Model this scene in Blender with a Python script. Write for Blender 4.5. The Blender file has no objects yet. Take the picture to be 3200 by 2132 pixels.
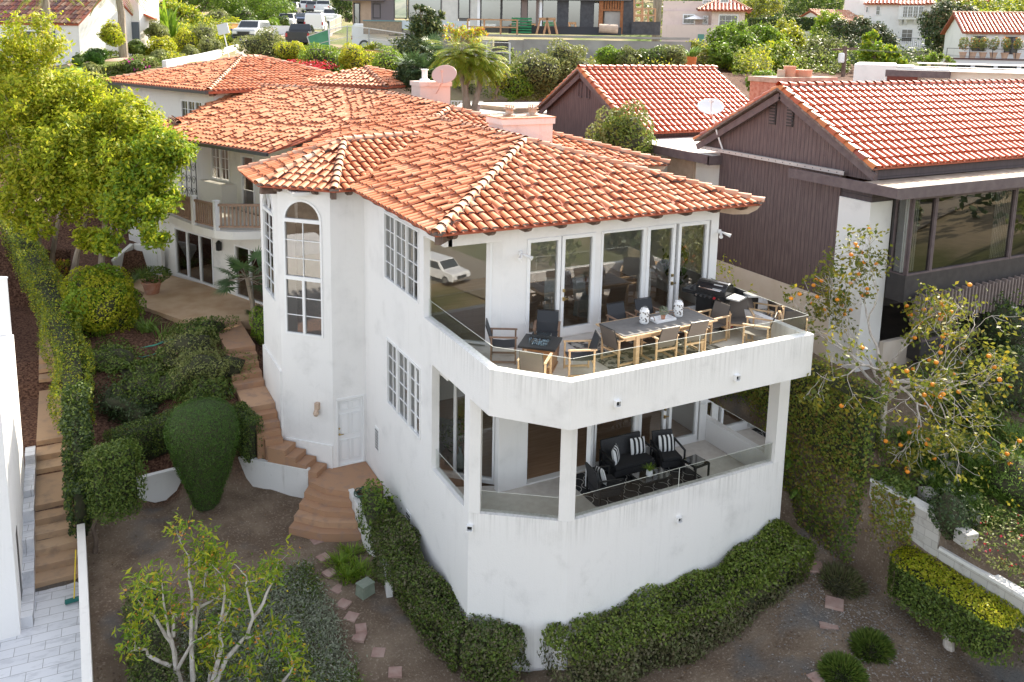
import bpy, math, random
import numpy as np
random.seed(7); rng = np.random.default_rng(7)
PI = math.pi
scene = bpy.context.scene
COL = scene.collection
# ---------------------------------------------------------------- camera
F, PX, PY, PITCH, YAW, ROLL = 2632.99963, 1564.31099, 565.92992, .16800155, .47773027, .01773724
CAM = np.array([-8.70120932, -13.53012963, 6.79488139])
_cy, _sy, _cp, _sp = math.cos(YAW), math.sin(YAW), math.cos(PITCH), math.sin(PITCH)
FW = np.array([_sy*_cp, _cy*_cp, -_sp]); _r = np.array([_cy, -_sy, 0]); _u = np.cross(_r, FW)
RT = math.cos(ROLL)*_r + math.sin(ROLL)*_u; UP = -math.sin(ROLL)*_r + math.cos(ROLL)*_u
def ray(u, v): return FW + RT*(u-PX)/F - UP*(v-PY)/F
def onz(u, v, z): d = ray(u, v); return CAM + d*(z-CAM[2])/d[2]
def ony(u, v, y): d = ray(u, v); return CAM + d*(y-CAM[1])/d[1]
def onx(u, v, x): d = ray(u, v); return CAM + d*(x-CAM[0])/d[0]
def atd(u, v, depth): return CAM + ray(u, v)*depth          # point at a distance along the view axis
def R1(a, b, x0=0, y0=0): return x0 + a/2.2053, y0 + b/2.2053
def R2(a, b): return R1(a, b, 1067, 0)
def R3(a, b): return R1(a, b, 2133, 0)
def R4(a, b): return R1(a, b, 0, 711)
def R6(a, b): return R1(a, b, 2133, 711)
def R7(a, b): return R1(a, b, 0, 1421)
def R8(a, b): return R1(a, b, 1067, 1421)
def R9(a, b): return R1(a, b, 2133, 1421)
cam = bpy.data.cameras.new('camera'); co = bpy.data.objects.new('camera', cam); COL.objects.link(co)
from mathutils import Matrix, Vector
co.matrix_world = Matrix(((RT[0], UP[0], -FW[0], CAM[0]), (RT[1], UP[1], -FW[1], CAM[1]), (RT[2], UP[2], -FW[2], CAM[2]), (0, 0, 0, 1)))
cam.sensor_width = 36; cam.lens = 36*F/3200; cam.clip_end = 2000; cam.clip_start = .1
cam.shift_x = (1600-PX)/3200; cam.shift_y = (PY-1066)/3200
scene.camera = co
# ---------------------------------------------------------------- objects
def tag(o, label=None, cat=None, group=None, kind=None):
    if label: o['label'] = label
    if cat: o['category'] = cat
    if group: o['group'] = group
    if kind: o['kind'] = kind
    return o
def thing(name, label, cat, loc=(0, 0, 0), rz=0, group=None):
    o = bpy.data.objects.new(name, None); COL.objects.link(o); o.empty_display_size = .2
    o.location = [float(c) for c in loc]; o.rotation_euler = (0, 0, rz)
    return tag(o, label, cat, group)
def mesh_obj(name, verts, faces, mats, parent=None, midx=None, smooth=False, quads=None):
    me = bpy.data.meshes.new(name)
    if quads is not None:
        q = np.asarray(quads, np.int32); v = np.asarray(verts, np.float32)
        me.vertices.add(len(v)); me.vertices.foreach_set('co', v.ravel())
        n, k = q.shape
        me.loops.add(n*k); me.loops.foreach_set('vertex_index', q.ravel())
        me.polygons.add(n); me.polygons.foreach_set('loop_start', np.arange(0, n*k, k, dtype=np.int32))
        me.update(calc_edges=True)
    else:
        me.from_pydata([tuple(map(float, p)) for p in verts], [], faces)
    if not isinstance(mats, (list, tuple)): mats = [mats]
    for m in mats: me.materials.append(m)
    if midx is not None: me.polygons.foreach_set('material_index', np.asarray(midx, np.int32))
    if smooth: me.polygons.foreach_set('use_smooth', np.ones(len(me.polygons), bool))
    o = bpy.data.objects.new(name, me); COL.objects.link(o)
    if parent is not None: o.parent = parent
    return o
def children(o): return [c for c in COL.objects if c.parent == o]
def dup(o, loc=None, rz=None, label=None, group=None, parent=None, scale=None):
    c = o.copy(); COL.objects.link(c)
    if loc is not None: c.location = [float(x) for x in loc]
    if rz is not None: c.rotation_euler = (0, 0, rz)
    if scale: c.scale = (scale,)*3
    if label: c['label'] = label
    if group: c['group'] = group
    if parent is not None: c.parent = parent
    for ch in children(o): dup(ch, parent=c)
    return c
class MB:
    """collects shapes, then links them as one mesh object"""
    def __init__(s): s.v = []; s.f = []; s.m = []
    def add(s, vs, fs, m=0):
        b = len(s.v); s.v += [tuple(map(float, p)) for p in vs]; s.f += [tuple(b+i for i in f) for f in fs]; s.m += [m]*len(fs)
        return s
    def hexa(s, p, m=0):   # 8 corners: bottom 0-3 ccw, top 4-7
        return s.add(p, [(3, 2, 1, 0), (4, 5, 6, 7), (0, 1, 5, 4), (1, 2, 6, 5), (2, 3, 7, 6), (3, 0, 4, 7)], m)
    def box(s, x0, x1, y0, y1, z0, z1, m=0):
        return s.hexa([(x0, y0, z0), (x1, y0, z0), (x1, y1, z0), (x0, y1, z0), (x0, y0, z1), (x1, y0, z1), (x1, y1, z1), (x0, y1, z1)], m)
    def cbox(s, c, sz, rz=0, m=0):
        a, b, h = sz[0]/2, sz[1]/2, sz[2]/2; cs, sn = math.cos(rz), math.sin(rz); P = []
        for z in (-h, h):
            for x, y in ((-a, -b), (a, -b), (a, b), (-a, b)): P.append((c[0]+x*cs-y*sn, c[1]+x*sn+y*cs, c[2]+z))
        return s.hexa(P, m)
    def bar(s, a, b, w, h=None, m=0, up=(0, 0, 1)):   # box beam from a to b
        a = np.array(a, float); b = np.array(b, float); d = b-a; d /= np.linalg.norm(d)
        u = np.array(up, float)
        if abs(d@u) > .98: u = np.array([1., 0, 0])
        sd = np.cross(d, u); sd /= np.linalg.norm(sd); u = np.cross(sd, d); h = h or w
        P = []
        for e in (-h/2, h/2):
            for base, k in ((a, -w/2), (b, -w/2), (b, w/2), (a, w/2)): P.append(base+sd*k+u*e)
        return s.hexa([P[0], P[1], P[2], P[3], P[4], P[5], P[6], P[7]], m)
    def prism(s, poly, z0, z1, m=0):
        n = len(poly); P = [(x, y, z0) for x, y in poly]+[(x, y, z1) for x, y in poly]
        a = sum(poly[i][0]*poly[(i+1) % n][1]-poly[(i+1) % n][0]*poly[i][1] for i in range(n))
        if a < 0: P = [(x, y, z0) for x, y in poly[::-1]]+[(x, y, z1) for x, y in poly[::-1]]
        return s.add(P, [tuple(range(n))[::-1], tuple(range(n, 2*n))]+[(i, (i+1) % n, n+(i+1) % n, n+i) for i in range(n)], m)
    def slab(s, pts, t, m=0):   # planar 3d polygon thickened downward
        n = len(pts); P = [tuple(p) for p in pts]+[(p[0], p[1], p[2]-t) for p in pts]
        return s.add(P, [tuple(range(n)), tuple(range(n, 2*n))[::-1]]+[((i+1) % n, i, n+i, n+(i+1) % n) for i in range(n)], m)
    def tube(s, pts, r, n=8, m=0, cap=True):
        pts = [np.array(p, float) for p in pts]; rs = r if isinstance(r, (list, tuple)) else [r]*len(pts)
        rings = []; u = None
        for i, p in enumerate(pts):
            d = pts[min(i+1, len(pts)-1)]-pts[max(i-1, 0)]; d = d/(np.linalg.norm(d)+1e-9)
            if u is None: u = np.array([1., 0, 0]) if abs(d[0]) < .8 else np.array([0, 1., 0])
            a = np.cross(d, u); a /= np.linalg.norm(a)+1e-9; b = np.cross(d, a); u = np.cross(a, d)
            rings.append([p+rs[i]*(math.cos(2*PI*k/n)*a+math.sin(2*PI*k/n)*b) for k in range(n)])
        fs = []
        for i in range(len(pts)-1):
            for k in range(n): fs.append((i*n+k, i*n+(k+1) % n, (i+1)*n+(k+1) % n, (i+1)*n+k))
        if cap: fs += [tuple(range(n))[::-1], tuple((len(pts)-1)*n+k for k in range(n))]
        return s.add([q for rg in rings for q in rg], fs, m)
    def lathe(s, c, prof, n=16, m=0, cap=True):
        vs = [(c[0]+r*math.cos(2*PI*k/n), c[1]+r*math.sin(2*PI*k/n), c[2]+z) for r, z in prof for k in range(n)]
        fs = [(i*n+k, i*n+(k+1) % n, (i+1)*n+(k+1) % n, (i+1)*n+k) for i in range(len(prof)-1) for k in range(n)]
        if cap: fs += [tuple(range(n))[::-1], tuple((len(prof)-1)*n+k for k in range(n))]
        return s.add(vs, fs, m)
    def ball(s, c, r, n=8, m=0, sq=(1, 1, 1)):
        prof = [(max(1e-3, math.sin(PI*i/n)), -math.cos(PI*i/n)) for i in range(n+1)]; k = n+2
        vs = [(c[0]+r*sq[0]*a*math.cos(2*PI*j/k), c[1]+r*sq[1]*a*math.sin(2*PI*j/k), c[2]+r*sq[2]*b) for a, b in prof for j in range(k)]
        fs = [(i*k+j, i*k+(j+1) % k, (i+1)*k+(j+1) % k, (i+1)*k+j) for i in range(n) for j in range(k)]
        return s.add(vs, fs, m)
    def build(s, name, mats, parent=None, smooth=False, bevel=0):
        o = mesh_obj(name, s.v, s.f, mats, parent, s.m if isinstance(mats, (list, tuple)) and len(mats) > 1 else None, smooth)
        if bevel:
            b = o.modifiers.new('bevel', 'BEVEL'); b.width = bevel; b.segments = 2; b.limit_method = 'ANGLE'
        return o
class L:
    """a wall's own frame: s along it, n outward, z up"""
    def __init__(s, p0, p1=None, d=None):
        s.p = np.array(p0[:2], float)
        if d is None: d = np.array(p1[:2], float)-s.p; s.len = float(np.linalg.norm(d))
        s.d = np.array(d[:2], float)/np.linalg.norm(d[:2]); s.n = np.array([s.d[1], -s.d[0]])   # outward is to the right of d
    def P(s, a, n, z): q = s.p+s.d*a+s.n*n; return (q[0], q[1], z)
    def box(s, mb, s0, s1, n0, n1, z0, z1, m=0):
        mb.hexa([s.P(s0, n1, z0), s.P(s1, n1, z0), s.P(s1, n0, z0), s.P(s0, n0, z0), s.P(s0, n1, z1), s.P(s1, n1, z1), s.P(s1, n0, z1), s.P(s0, n0, z1)], m)
    def at(s, u, v, off=0):    # the point of the wall seen at a pixel -> (s, z)
        d = ray(u, v); o = s.p+s.n*off; t = ((o-CAM[:2])@s.n)/(d[:2]@s.n); q = CAM+d*t
        return float((q[:2]-s.p)@s.d), float(q[2])
    def wall(s, mb, s0, s1, z0, z1, t, holes=(), m=0):
        S = sorted({s0, s1, *[min(max(h[i], s0), s1) for h in holes for i in (0, 1)]}); Z = sorted({z0, z1, *[min(max(h[i], z0), z1) for h in holes for i in (2, 3)]})
        def solid(i, j):
            if not (0 <= i < len(S)-1 and 0 <= j < len(Z)-1): return False
            a, b = (S[i]+S[i+1])/2, (Z[j]+Z[j+1])/2
            return not any(h[0] < a < h[1] and h[2] < b < h[3] for h in holes)
        for i in range(len(S)-1):
            for j in range(len(Z)-1):
                if not solid(i, j): continue
                a, b, c, d = S[i], S[i+1], Z[j], Z[j+1]
                q = [s.P(a, 0, c), s.P(b, 0, c), s.P(b, 0, d), s.P(a, 0, d), s.P(a, -t, c), s.P(b, -t, c), s.P(b, -t, d), s.P(a, -t, d)]
                fs = [(0, 1, 2, 3), (5, 4, 7, 6)]
                if not solid(i-1, j): fs.append((4, 0, 3, 7))
                if not solid(i+1, j): fs.append((1, 5, 6, 2))
                if not solid(i, j-1): fs.append((4, 5, 1, 0))
                if not solid(i, j+1): fs.append((3, 2, 6, 7))
                mb.add(q, fs, m)
# ---------------------------------------------------------------- materials
def new_mat(name):
    m = bpy.data.materials.new(name); m.use_nodes = True; nt = m.node_tree
    return m, nt, nt.nodes['Principled BSDF']
def nd(nt, t, **k):
    n = nt.nodes.new(t)
    for a, b in k.items():
        if a in n.inputs: n.inputs[a].default_value = b
        else: setattr(n, a, b)
    return n
def C4(c): return (c[0], c[1], c[2], 1)
def mixc(nt, fac, a, b, blend='MIX'):
    n = nt.nodes.new('ShaderNodeMix'); n.data_type = 'RGBA'; n.blend_type = blend
    for i, x in ((0, fac), (6, a), (7, b)):
        if hasattr(x, 'is_output'): nt.links.new(x, n.inputs[i])
        else: n.inputs[i].default_value = x if i == 0 else C4(x)
    return n.outputs[2]
def ramp(nt, x, a, b):
    n = nd(nt, 'ShaderNodeMapRange'); nt.links.new(x, n.inputs[0]); n.inputs[1].default_value = a; n.inputs[2].default_value = b
    return n.outputs[0]
def noise(nt, scale, detail=4, sc=(1, 1, 1), rough=.55):
    g = nd(nt, 'ShaderNodeNewGeometry'); mp = nd(nt, 'ShaderNodeMapping'); mp.inputs['Scale'].default_value = sc
    nt.links.new(g.outputs['Position'], mp.inputs[0])
    n = nd(nt, 'ShaderNodeTexNoise', Scale=scale, Detail=detail, Roughness=rough); nt.links.new(mp.outputs[0], n.inputs[0])
    return n.outputs[0]
def bump(nt, b, h, dist=.01, strength=.5):
    n = nd(nt, 'ShaderNodeBump', Distance=dist, Strength=strength); nt.links.new(h, n.inputs['Height']); nt.links.new(n.outputs[0], b.inputs['Normal'])
def mat(name, c, rough=.6, c2=None, scale=3, lo=.35, hi=.65, metal=0, bmp=0, bscale=40, spec=.5, detail=5, sc=(1, 1, 1)):
    m, nt, b = new_mat(name); b.inputs['Base Color'].default_value = C4(c); b.inputs['Roughness'].default_value = rough
    b.inputs['Metallic'].default_value = metal; b.inputs['Specular IOR Level'].default_value = spec
    if c2: nt.links.new(mixc(nt, ramp(nt, noise(nt, scale, detail, sc), lo, hi), c, c2), b.inputs['Base Color'])
    if bmp: bump(nt, b, noise(nt, bscale, 4, sc), bmp, .7)
    return m
def island_mat(name, cols, rough=.6, trans=0, spec=.3, jitter=.25, patch=None):
    """each loose piece (a tile, a leaf) gets its own tone out of a few colours"""
    m, nt, b = new_mat(name); g = nd(nt, 'ShaderNodeNewGeometry'); r = nd(nt, 'ShaderNodeValToRGB'); cr = r.color_ramp
    cr.interpolation = 'LINEAR'
    while len(cr.elements) < len(cols): cr.elements.new(.5)
    for i, c in enumerate(cols): cr.elements[i].position = i/(len(cols)-1); cr.elements[i].color = C4(c)
    nt.links.new(g.outputs['Random Per Island'], r.inputs[0]); c = r.outputs[0]
    if patch: c = mixc(nt, ramp(nt, noise(nt, patch[0], 3), patch[1], patch[2]), c, patch[3])
    nt.links.new(c, b.inputs['Base Color']); b.inputs['Roughness'].default_value = rough; b.inputs['Specular IOR Level'].default_value = spec
    if trans:
        t = nd(nt, 'ShaderNodeBsdfTranslucent'); nt.links.new(mixc(nt, .75, c, (.75, .85, .12), 'SOFT_LIGHT') if False else c, t.inputs[0])
        mx = nd(nt, 'ShaderNodeMixShader'); mx.inputs[0].default_value = trans
        nt.links.new(b.outputs[0], mx.inputs[1]); nt.links.new(t.outputs[0], mx.inputs[2]); nt.links.new(mx.outputs[0], nt.nodes['Material Output'].inputs[0])
    return m
def glass_mat(name, tint, base, fres=1.0, rough=0.0):
    """clear pane: lets light straight through, tinted, and mirrors by angle"""
    m, nt, b = new_mat(name); nt.nodes.remove(b)
    tr = nd(nt, 'ShaderNodeBsdfTransparent'); tr.inputs[0].default_value = C4(tint)
    gl = nd(nt, 'ShaderNodeBsdfGlossy'); gl.inputs['Roughness'].default_value = rough; gl.inputs[0].default_value = (1, 1, 1, 1)
    fr = nd(nt, 'ShaderNodeFresnel', IOR=1.5); mr = nd(nt, 'ShaderNodeMath', operation='MULTIPLY_ADD'); nt.links.new(fr.outputs[0], mr.inputs[0])
    mr.inputs[1].default_value = fres; mr.inputs[2].default_value = base; mr.use_clamp = True
    mx = nd(nt, 'ShaderNodeMixShader'); nt.links.new(mr.outputs[0], mx.inputs[0]); nt.links.new(tr.outputs[0], mx.inputs[1]); nt.links.new(gl.outputs[0], mx.inputs[2])
    nt.links.new(mx.outputs[0], nt.nodes['Material Output'].inputs[0])
    return m
def stucco(name, c, dirt=(.42, .41, .38), streak=.5, patches=.35, drip=0):
    m, nt, b = new_mat(name); b.inputs['Roughness'].default_value = .85; b.inputs['Specular IOR Level'].default_value = .2
    a = mixc(nt, ramp(nt, noise(nt, .8, 5), .52, .8), c, [x*.86 for x in c])
    st = nd(nt, 'ShaderNodeMath', operation='MULTIPLY'); nt.links.new(ramp(nt, noise(nt, 1, 5, (9, 9, .55)), .56, .78), st.inputs[0]); nt.links.new(ramp(nt, noise(nt, .7, 3), .38, .68), st.inputs[1])
    s2 = nd(nt, 'ShaderNodeMath', operation='MULTIPLY'); nt.links.new(st.outputs[0], s2.inputs[0]); s2.inputs[1].default_value = streak
    a = mixc(nt, s2.outputs[0], a, dirt)
    if drip:   # dirt washed down from the parapet tops
        g_ = nd(nt, 'ShaderNodeNewGeometry'); sz = nd(nt, 'ShaderNodeSeparateXYZ'); nt.links.new(g_.outputs['Position'], sz.inputs[0]); d1 = None
        for z0, z1 in ((-.75, -.02), (-4.5, -3.76), (-6.2, -7.3)):
            up_ = ramp(nt, sz.outputs[2], z0, z1); lim = nd(nt, 'ShaderNodeMath', operation='LESS_THAN' if z1 > -7 else 'GREATER_THAN'); nt.links.new(sz.outputs[2], lim.inputs[0]); lim.inputs[1].default_value = z1+.04 if z1 > -7 else -20
            m1 = nd(nt, 'ShaderNodeMath', operation='MULTIPLY'); nt.links.new(up_, m1.inputs[0]); nt.links.new(lim.outputs[0], m1.inputs[1]); m2 = nd(nt, 'ShaderNodeMath', operation='MULTIPLY'); nt.links.new(m1.outputs[0], m2.inputs[0]); nt.links.new(ramp(nt, noise(nt, 1.3, 6, (11, 11, .35), .65), .46, .72), m2.inputs[1]); m3 = nd(nt, 'ShaderNodeMath', operation='MULTIPLY'); nt.links.new(m2.outputs[0], m3.inputs[0]); m3.inputs[1].default_value = drip; a = mixc(nt, m3.outputs[0], a, dirt)
    p2 = nd(nt, 'ShaderNodeMath', operation='MULTIPLY'); nt.links.new(ramp(nt, noise(nt, 1.6, 8, rough=.7), .57, .75), p2.inputs[0]); p2.inputs[1].default_value = patches
    a = mixc(nt, p2.outputs[0], a, dirt)
    nt.links.new(a, b.inputs['Base Color']); bump(nt, b, noise(nt, 30, 6), .012, .5)
    return m
M = {}
M['white'] = stucco('white_stucco', (.82, .805, .79), (.40, .39, .36), .16, .12); M['whitedrip'] = stucco('streaked_white_stucco', (.82, .805, .79), (.36, .35, .32), .2, .16, .5)
M['white2'] = stucco('cream_stucco', (.78, .76, .72), streak=.3)
M['pink'] = stucco('pink_stucco', (.74, .60, .55), (.5, .36, .3))
M['chimney'] = stucco('stained_stucco', (.76, .70, .67), (.55, .36, .3), .8, .5)
M['gardenwall'] = stucco('weathered_stucco', (.70, .69, .67), (.3, .27, .23), .9, .6)
M['trim'] = mat('white_trim', (.82, .82, .82), .45)
M['glass'] = glass_mat('window_glass', (.86, .87, .84), .11, 1.3)
M['darkglass'] = glass_mat('tinted_glass', (.45, .45, .42), .09, 1.2)
M['railglass'] = glass_mat('rail_glass', (.90, .94, .90), .035, 1.0)
M['glassedge'] = mat('glass_edge', (.70, .72, .66), .15)
M['tile'] = island_mat('terracotta', [(.47, .14, .055), (.58, .205, .09), (.53, .17, .07), (.64, .27, .14), (.50, .15, .06)], .6, patch=(1.6, .58, .8, (.58, .34, .22)))
M['tilered'] = island_mat('red_terracotta', [(.47, .085, .035), (.55, .11, .045), (.50, .095, .04), (.57, .135, .06)], .42)
M['tilemix'] = island_mat('mixed_terracotta', [(.45, .16, .09), (.20, .10, .09), (.55, .30, .18), (.33, .10, .07), (.13, .09, .10), (.6, .38, .25)], .65)
M['pan'] = mat('roof_pan', (.40, .10, .045), .8, (.30, .08, .045), 6)
M['shaded_mortar'] = mat('shaded_mortar', (.12, .085, .075), .9, (.24, .19, .165), 9)  # mortar, toned darker to paint in the shadow of the tile ends
M['ridge'] = island_mat('ridge_terracotta', [(.58, .27, .16), (.62, .33, .21), (.50, .18, .09)], .65, patch=(1.7, .5, .75, (.66, .52, .40)))
M['darkwood'] = mat('dark_timber', (.10, .06, .045), .7, (.18, .12, .09), 5)
M['gutter'] = mat('gutter_metal', (.05, .05, .055), .4)
M['flat0'] = mat('pale_roofing', (.74, .71, .67), .9, (.66, .62, .57), 1.5); M['tan'] = mat('tan_timber', (.55, .42, .32), .7, (.45, .33, .25), 4); M['railwood'] = mat('brown_rail_wood', (.27, .17, .115), .7, (.33, .215, .15), 4)
M['deck'] = mat('deck_tiles', (.58, .53, .48), .6, (.66, .62, .57), 5)
M['woodfloor'] = mat('wood_floor', (.34, .20, .12), .35, (.44, .28, .18), 2.5, sc=(.5, 6, 1))
M['interior'] = mat('interior_paint', (.74, .72, .68), .8)
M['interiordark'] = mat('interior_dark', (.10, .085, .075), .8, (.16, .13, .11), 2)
M['concrete'] = mat('patio_concrete', (.44, .28, .16), .75, (.56, .40, .26), 1.2, bmp=.004)
M['step'] = island_mat('terracotta_steps', [(.30, .16, .09), (.42, .25, .15), (.35, .20, .12), (.46, .29, .18), (.38, .21, .12)], .85, patch=(3.5, .5, .75, (.30, .20, .15)))
M['black'] = mat('black_metal', (.015, .015, .016), .35)
M['mesh'] = mat('dark_sling_fabric', (.035, .037, .042), .75)
M['meshtan'] = mat('taupe_sling_fabric', (.13, .11, .095), .75)
M['teak'] = mat('teak_wood', (.50, .33, .18), .55, (.60, .42, .25), 8, sc=(1, 1, 4))
M['teakdark'] = mat('brown_teak', (.20, .12, .08), .55, (.27, .17, .11), 8)
M['steel'] = mat('steel', (.55, .55, .54), .4, metal=.3)
M['chrome'] = mat('chrome', (.8, .8, .8), .12, metal=1)
M['grey'] = mat('grey_fabric', (.30, .31, .30), .9, (.36, .37, .36), 20)
M['slate'] = mat('slate_table_top', (.13, .125, .12), .6, (.16, .155, .15), 9)
M['brass'] = mat('brass', (.6, .45, .2), .35, metal=1)
def leafm(n, *cols, t=.35, r=.5): M[n] = island_mat(n, list(cols), r, t, .35)
# ---------------------------------------------------------------- terrain
PL = [(-8.5,9,-6.75),(-6,10,-6.72),(-3.9,8,-6.9),(-3.4,5,-7.0),(-3.2,2.5,-7.2),(-1.5,1.2,-7.38),(.3,.6,-7.45),(-6,4,-7.1),(-8.7,3,-7.1),(-6,0,-7.3),(-3,-3,-7.5),(-9,-3,-7.4),
 (2,-1.5,-7.35),(4,-1.2,-7.2),(6,-2.5,-7.0),(7.6,.6,-6.45),(8,-1,-6.65),(8.7,-4.4,-6.9),(8.6,.9,-6.15),(8.4,2.7,-5.5),(8.3,6,-5),(8.3,10,-4.5),(5,-6,-7.5),(0,-8,-7.9),(-8,-8,-7.9),(9,-8,-7.3),
 (-7,10.9,-6.7),(-4.5,10.4,-6.72),(-3.6,9.4,-6.74),(-2.6,7.5,-6.95),(-3.1,8.3,-7.0),(-2.4,6.6,-7.0),(-1.7,8.6,-6.3),(-1.6,7.4,-6.4),(-1.6,6.2,-6.7),(-1.5,5,-7.0),
 (-5.6,11.5,-5.6),(-7.5,11.6,-5.85),(-8.6,11.4,-5.8),(-4.75,12.4,-4.58),(-4.75,13.1,-4.5),(-4.75,14,-4.1),(-4.75,15,-3.78),(-4.9,11.7,-4.9),(-5.4,12.2,-4.95),(-4.75,16,-3.75),(-5,17,-3.85),(-6,14.5,-4.75),(-7.5,13.2,-5.2),(-8,16,-4.2),(-7.5,19,-3.75),(-9,22,-3.2),(-8,25,-2.9),(-10.5,25,-2.6),(-6.5,27,-2.8),(-8,32,-1.2),(-12,32,-1),(-6,36,.3),(8,24,-1),(9,30,0),(6,34,0),(-8.9,18,-3.9),(-8.9,14,-4.9),(-6.5,21,-3.75),(-6,17.5,-3.85)]
PR = [(9.2,-1,-4.3),(9.2,-2.1,-4.4),(9.2,-4.5,-5.05),(9.2,-8,-5.8),(9.3,.5,-3.4),(9.3,3,-2.9),(9.3,8,-2.2),(12,2.2,-2.95),(12,-1,-3.7),(12,-4,-4.6),(15,1.5,-2.9),(15,-2,-3.6),(18,1,-2.95),(18,-4,-4.3),(25,0,-3.6),(14,-8,-5.6),(20,-10,-5.9),(11,8,-2.4),(11,14,-2),(20,14,-2),(16,25,-1),(10,28,0),(16,30,.3),(14,34,.8),(12,22,-1)]
_bg = [(100,215,55),(300,215,52),(430,205,52),(330,175,57),(880,98,92),(800,128,74),(945,160,66),(985,42,125),(1040,50,120),(1100,175,60),(1200,165,64),(1600,215,58),(1950,215,60),(1450,290,44),(1300,300,42),(1750,250,46),(2050,225,48),
 (2200,150,92),(2450,150,88),(2450,235,60),(2650,200,75),(2850,195,100),(3050,225,72),(3180,225,72),(600,190,56),(650,110,85),(450,90,80),(400,40,110),(700,40,115),(300,-10,150),(900,-20,170),(1500,-40,160),(2300,-10,150),(2700,20,140),(3150,20,140),(1600,-60,260),(800,-60,260),(2500,-60,260),(3400,-40,250),(-300,0,200),(1500,150,73),(1800,150,73),(1300,150,75),(2000,150,73),(150,160,62),(-200,190,60),(3400,120,110)]
_bgp = np.array([atd(u, v, d) for u, v, d in _bg]); FRONT = np.array([(0,-14,-10.5),(-15,-12,-9),(15,-14,-9),(-30,-20,-12),(30,-20,-11),(0,-30,-14.5),(0,-60,-15),(-60,-60,-15),(60,-60,-14),(0,-200,-16),(-200,-200,-16),(200,-200,-16),(-40,0,-7),(-16,0,-7.2),(-16,12,-6),(-20,25,-3),(-40,30,0),(45,0,-4),(60,20,0),(-30,-15,-12),(-38,-18,-12.2),(-45,-24,-12.5),(-34,-24,-12.6)])
PLs = np.vstack([np.array(PL), _bgp, FRONT]); PRs = np.vstack([np.array(PR), _bgp, FRONT])
def _idw(S, x, y, p=4):
    d = (x[:, None]-S[None, :, 0])**2+(y[:, None]-S[None, :, 1])**2+.05
    w = d**(-p/2); return (w@S[:, 2])/w.sum(1)
ZM = -7.0   # the tiled terrace at the foot of the neighbours' stairs
LSTEPS = [(8.6, -7.0)]   # (y where a tread begins, z of tread)
for k, y in enumerate((8.6, 9.08, 9.55, 10.02, 10.49, 10.95)): LSTEPS.append((y, ZM+.17*(k+1)))
for k, y in enumerate((12.75, 13.3, 13.95)): LSTEPS.append((y, ZM+1.02+.17*(k+1)))
LSTEPS[-1] = (13.95, -5.47)
for k, y in enumerate((18.2, 18.75, 19.3)): LSTEPS.append((y, -5.3+.17*(k+1)))
LSTEPS.append((27, -4.3))
def ltread(y):
    z = ZM
    for a, b in LSTEPS:
        if y >= a: z = b
    return z
def G_arr(x, y):
    x = np.asarray(x, float).ravel(); y = np.asarray(y, float).ravel(); z = np.empty_like(x)
    for i in range(0, len(x), 20000):
        sl = slice(i, i+20000); r = x[sl] > 9.02
        a = _idw(PLs, x[sl], y[sl]); b = _idw(PRs, x[sl], y[sl]); k = np.clip((y[sl]-14)/12, 0, 1); z[sl] = np.where(r, b, a*(1-0)+0*k)
        m = (~r) & (y[sl] > 14) & (x[sl] > 5); z[sl] = np.where(m, a*(1-k)+b*k, z[sl])
    lp = (x < -9.12) & (x > -15) & (y < 27) & (y > 0); z = np.where(lp, np.array([ltread(v)-.12 for v in y]) if lp.any() else z, z)
    z = np.where((x > -1.35) & (x < 7.1) & (y > 2.6) & (y < 12), np.minimum(z, -5.2), z)
    z = np.where((x > -1.0) & (x < 7.05) & (y > 1.4) & (y < 12), np.minimum(z, -7.6), z)
    z = np.where((x > -3.3) & (x < 8) & (y > 10) & (y < 40), np.minimum(z, -4), z)
    z = np.where((x > 6) & (x < 19) & (y > 20) & (y < 45) & (z > 1.5), np.maximum(1.5, z-2.2), z)
    pat = (y > 17.2) & (y < 26) & (x > -7.3+(y-25)*-.12) & (x < -2)
    z = np.where(pat, np.minimum(z, -3.78), z)
    st = (x > -4.46) & (x < -3.3) & (y > 8.2) & (y < 17.6); z = np.where(st, np.minimum(z, np.interp(y, [8, 9.5, 10.4, 11.5, 13, 14.5, 17], [-6.9, -6.3, -5.5, -4.9, -4.65, -3.95, -3.8])), z)
    return z
def G(x, y): return float(G_arr([x], [y])[0])
def gp(u, v, lift=0):
    """where the ground is, seen at a pixel"""
    d = ray(u, v); t = np.concatenate([np.arange(4, 60, .1), np.arange(60, 300, 1)]); P = CAM[None]+d[None]*t[:, None]
    h = P[:, 2]-lift-G_arr(P[:, 0], P[:, 1]); k = np.where(h < 0)[0]
    return P[k[0]] if len(k) else P[-1]
def axis(lo, hi, step, far_lo, far_hi):
    a = list(np.arange(lo, hi, step)); x = lo; s = step
    while x > far_lo: s *= 1.25; x -= s; a.insert(0, x)
    x = hi; s = step
    while x < far_hi: s *= 1.25; a.append(x); x += s
    a.append(x); return np.array(a)
gx = axis(-14, 20, .3, -320, 340); gy = axis(-10, 40, .3, -320, 340)
XX, YY = np.meshgrid(gx, gy); ZZ = G_arr(XX, YY).reshape(XX.shape)
near = (abs(XX) < 25) & (YY < 40) & (YY > -15)
ZZ = ZZ+np.where(near, rng.normal(0, .012, XX.shape), 0)
nx, ny = len(gx), len(gy); idx = np.arange(nx*ny).reshape(ny, nx)
q = np.stack([idx[:-1, :-1], idx[:-1, 1:], idx[1:, 1:], idx[1:, :-1]], -1).reshape(-1, 4)
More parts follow.
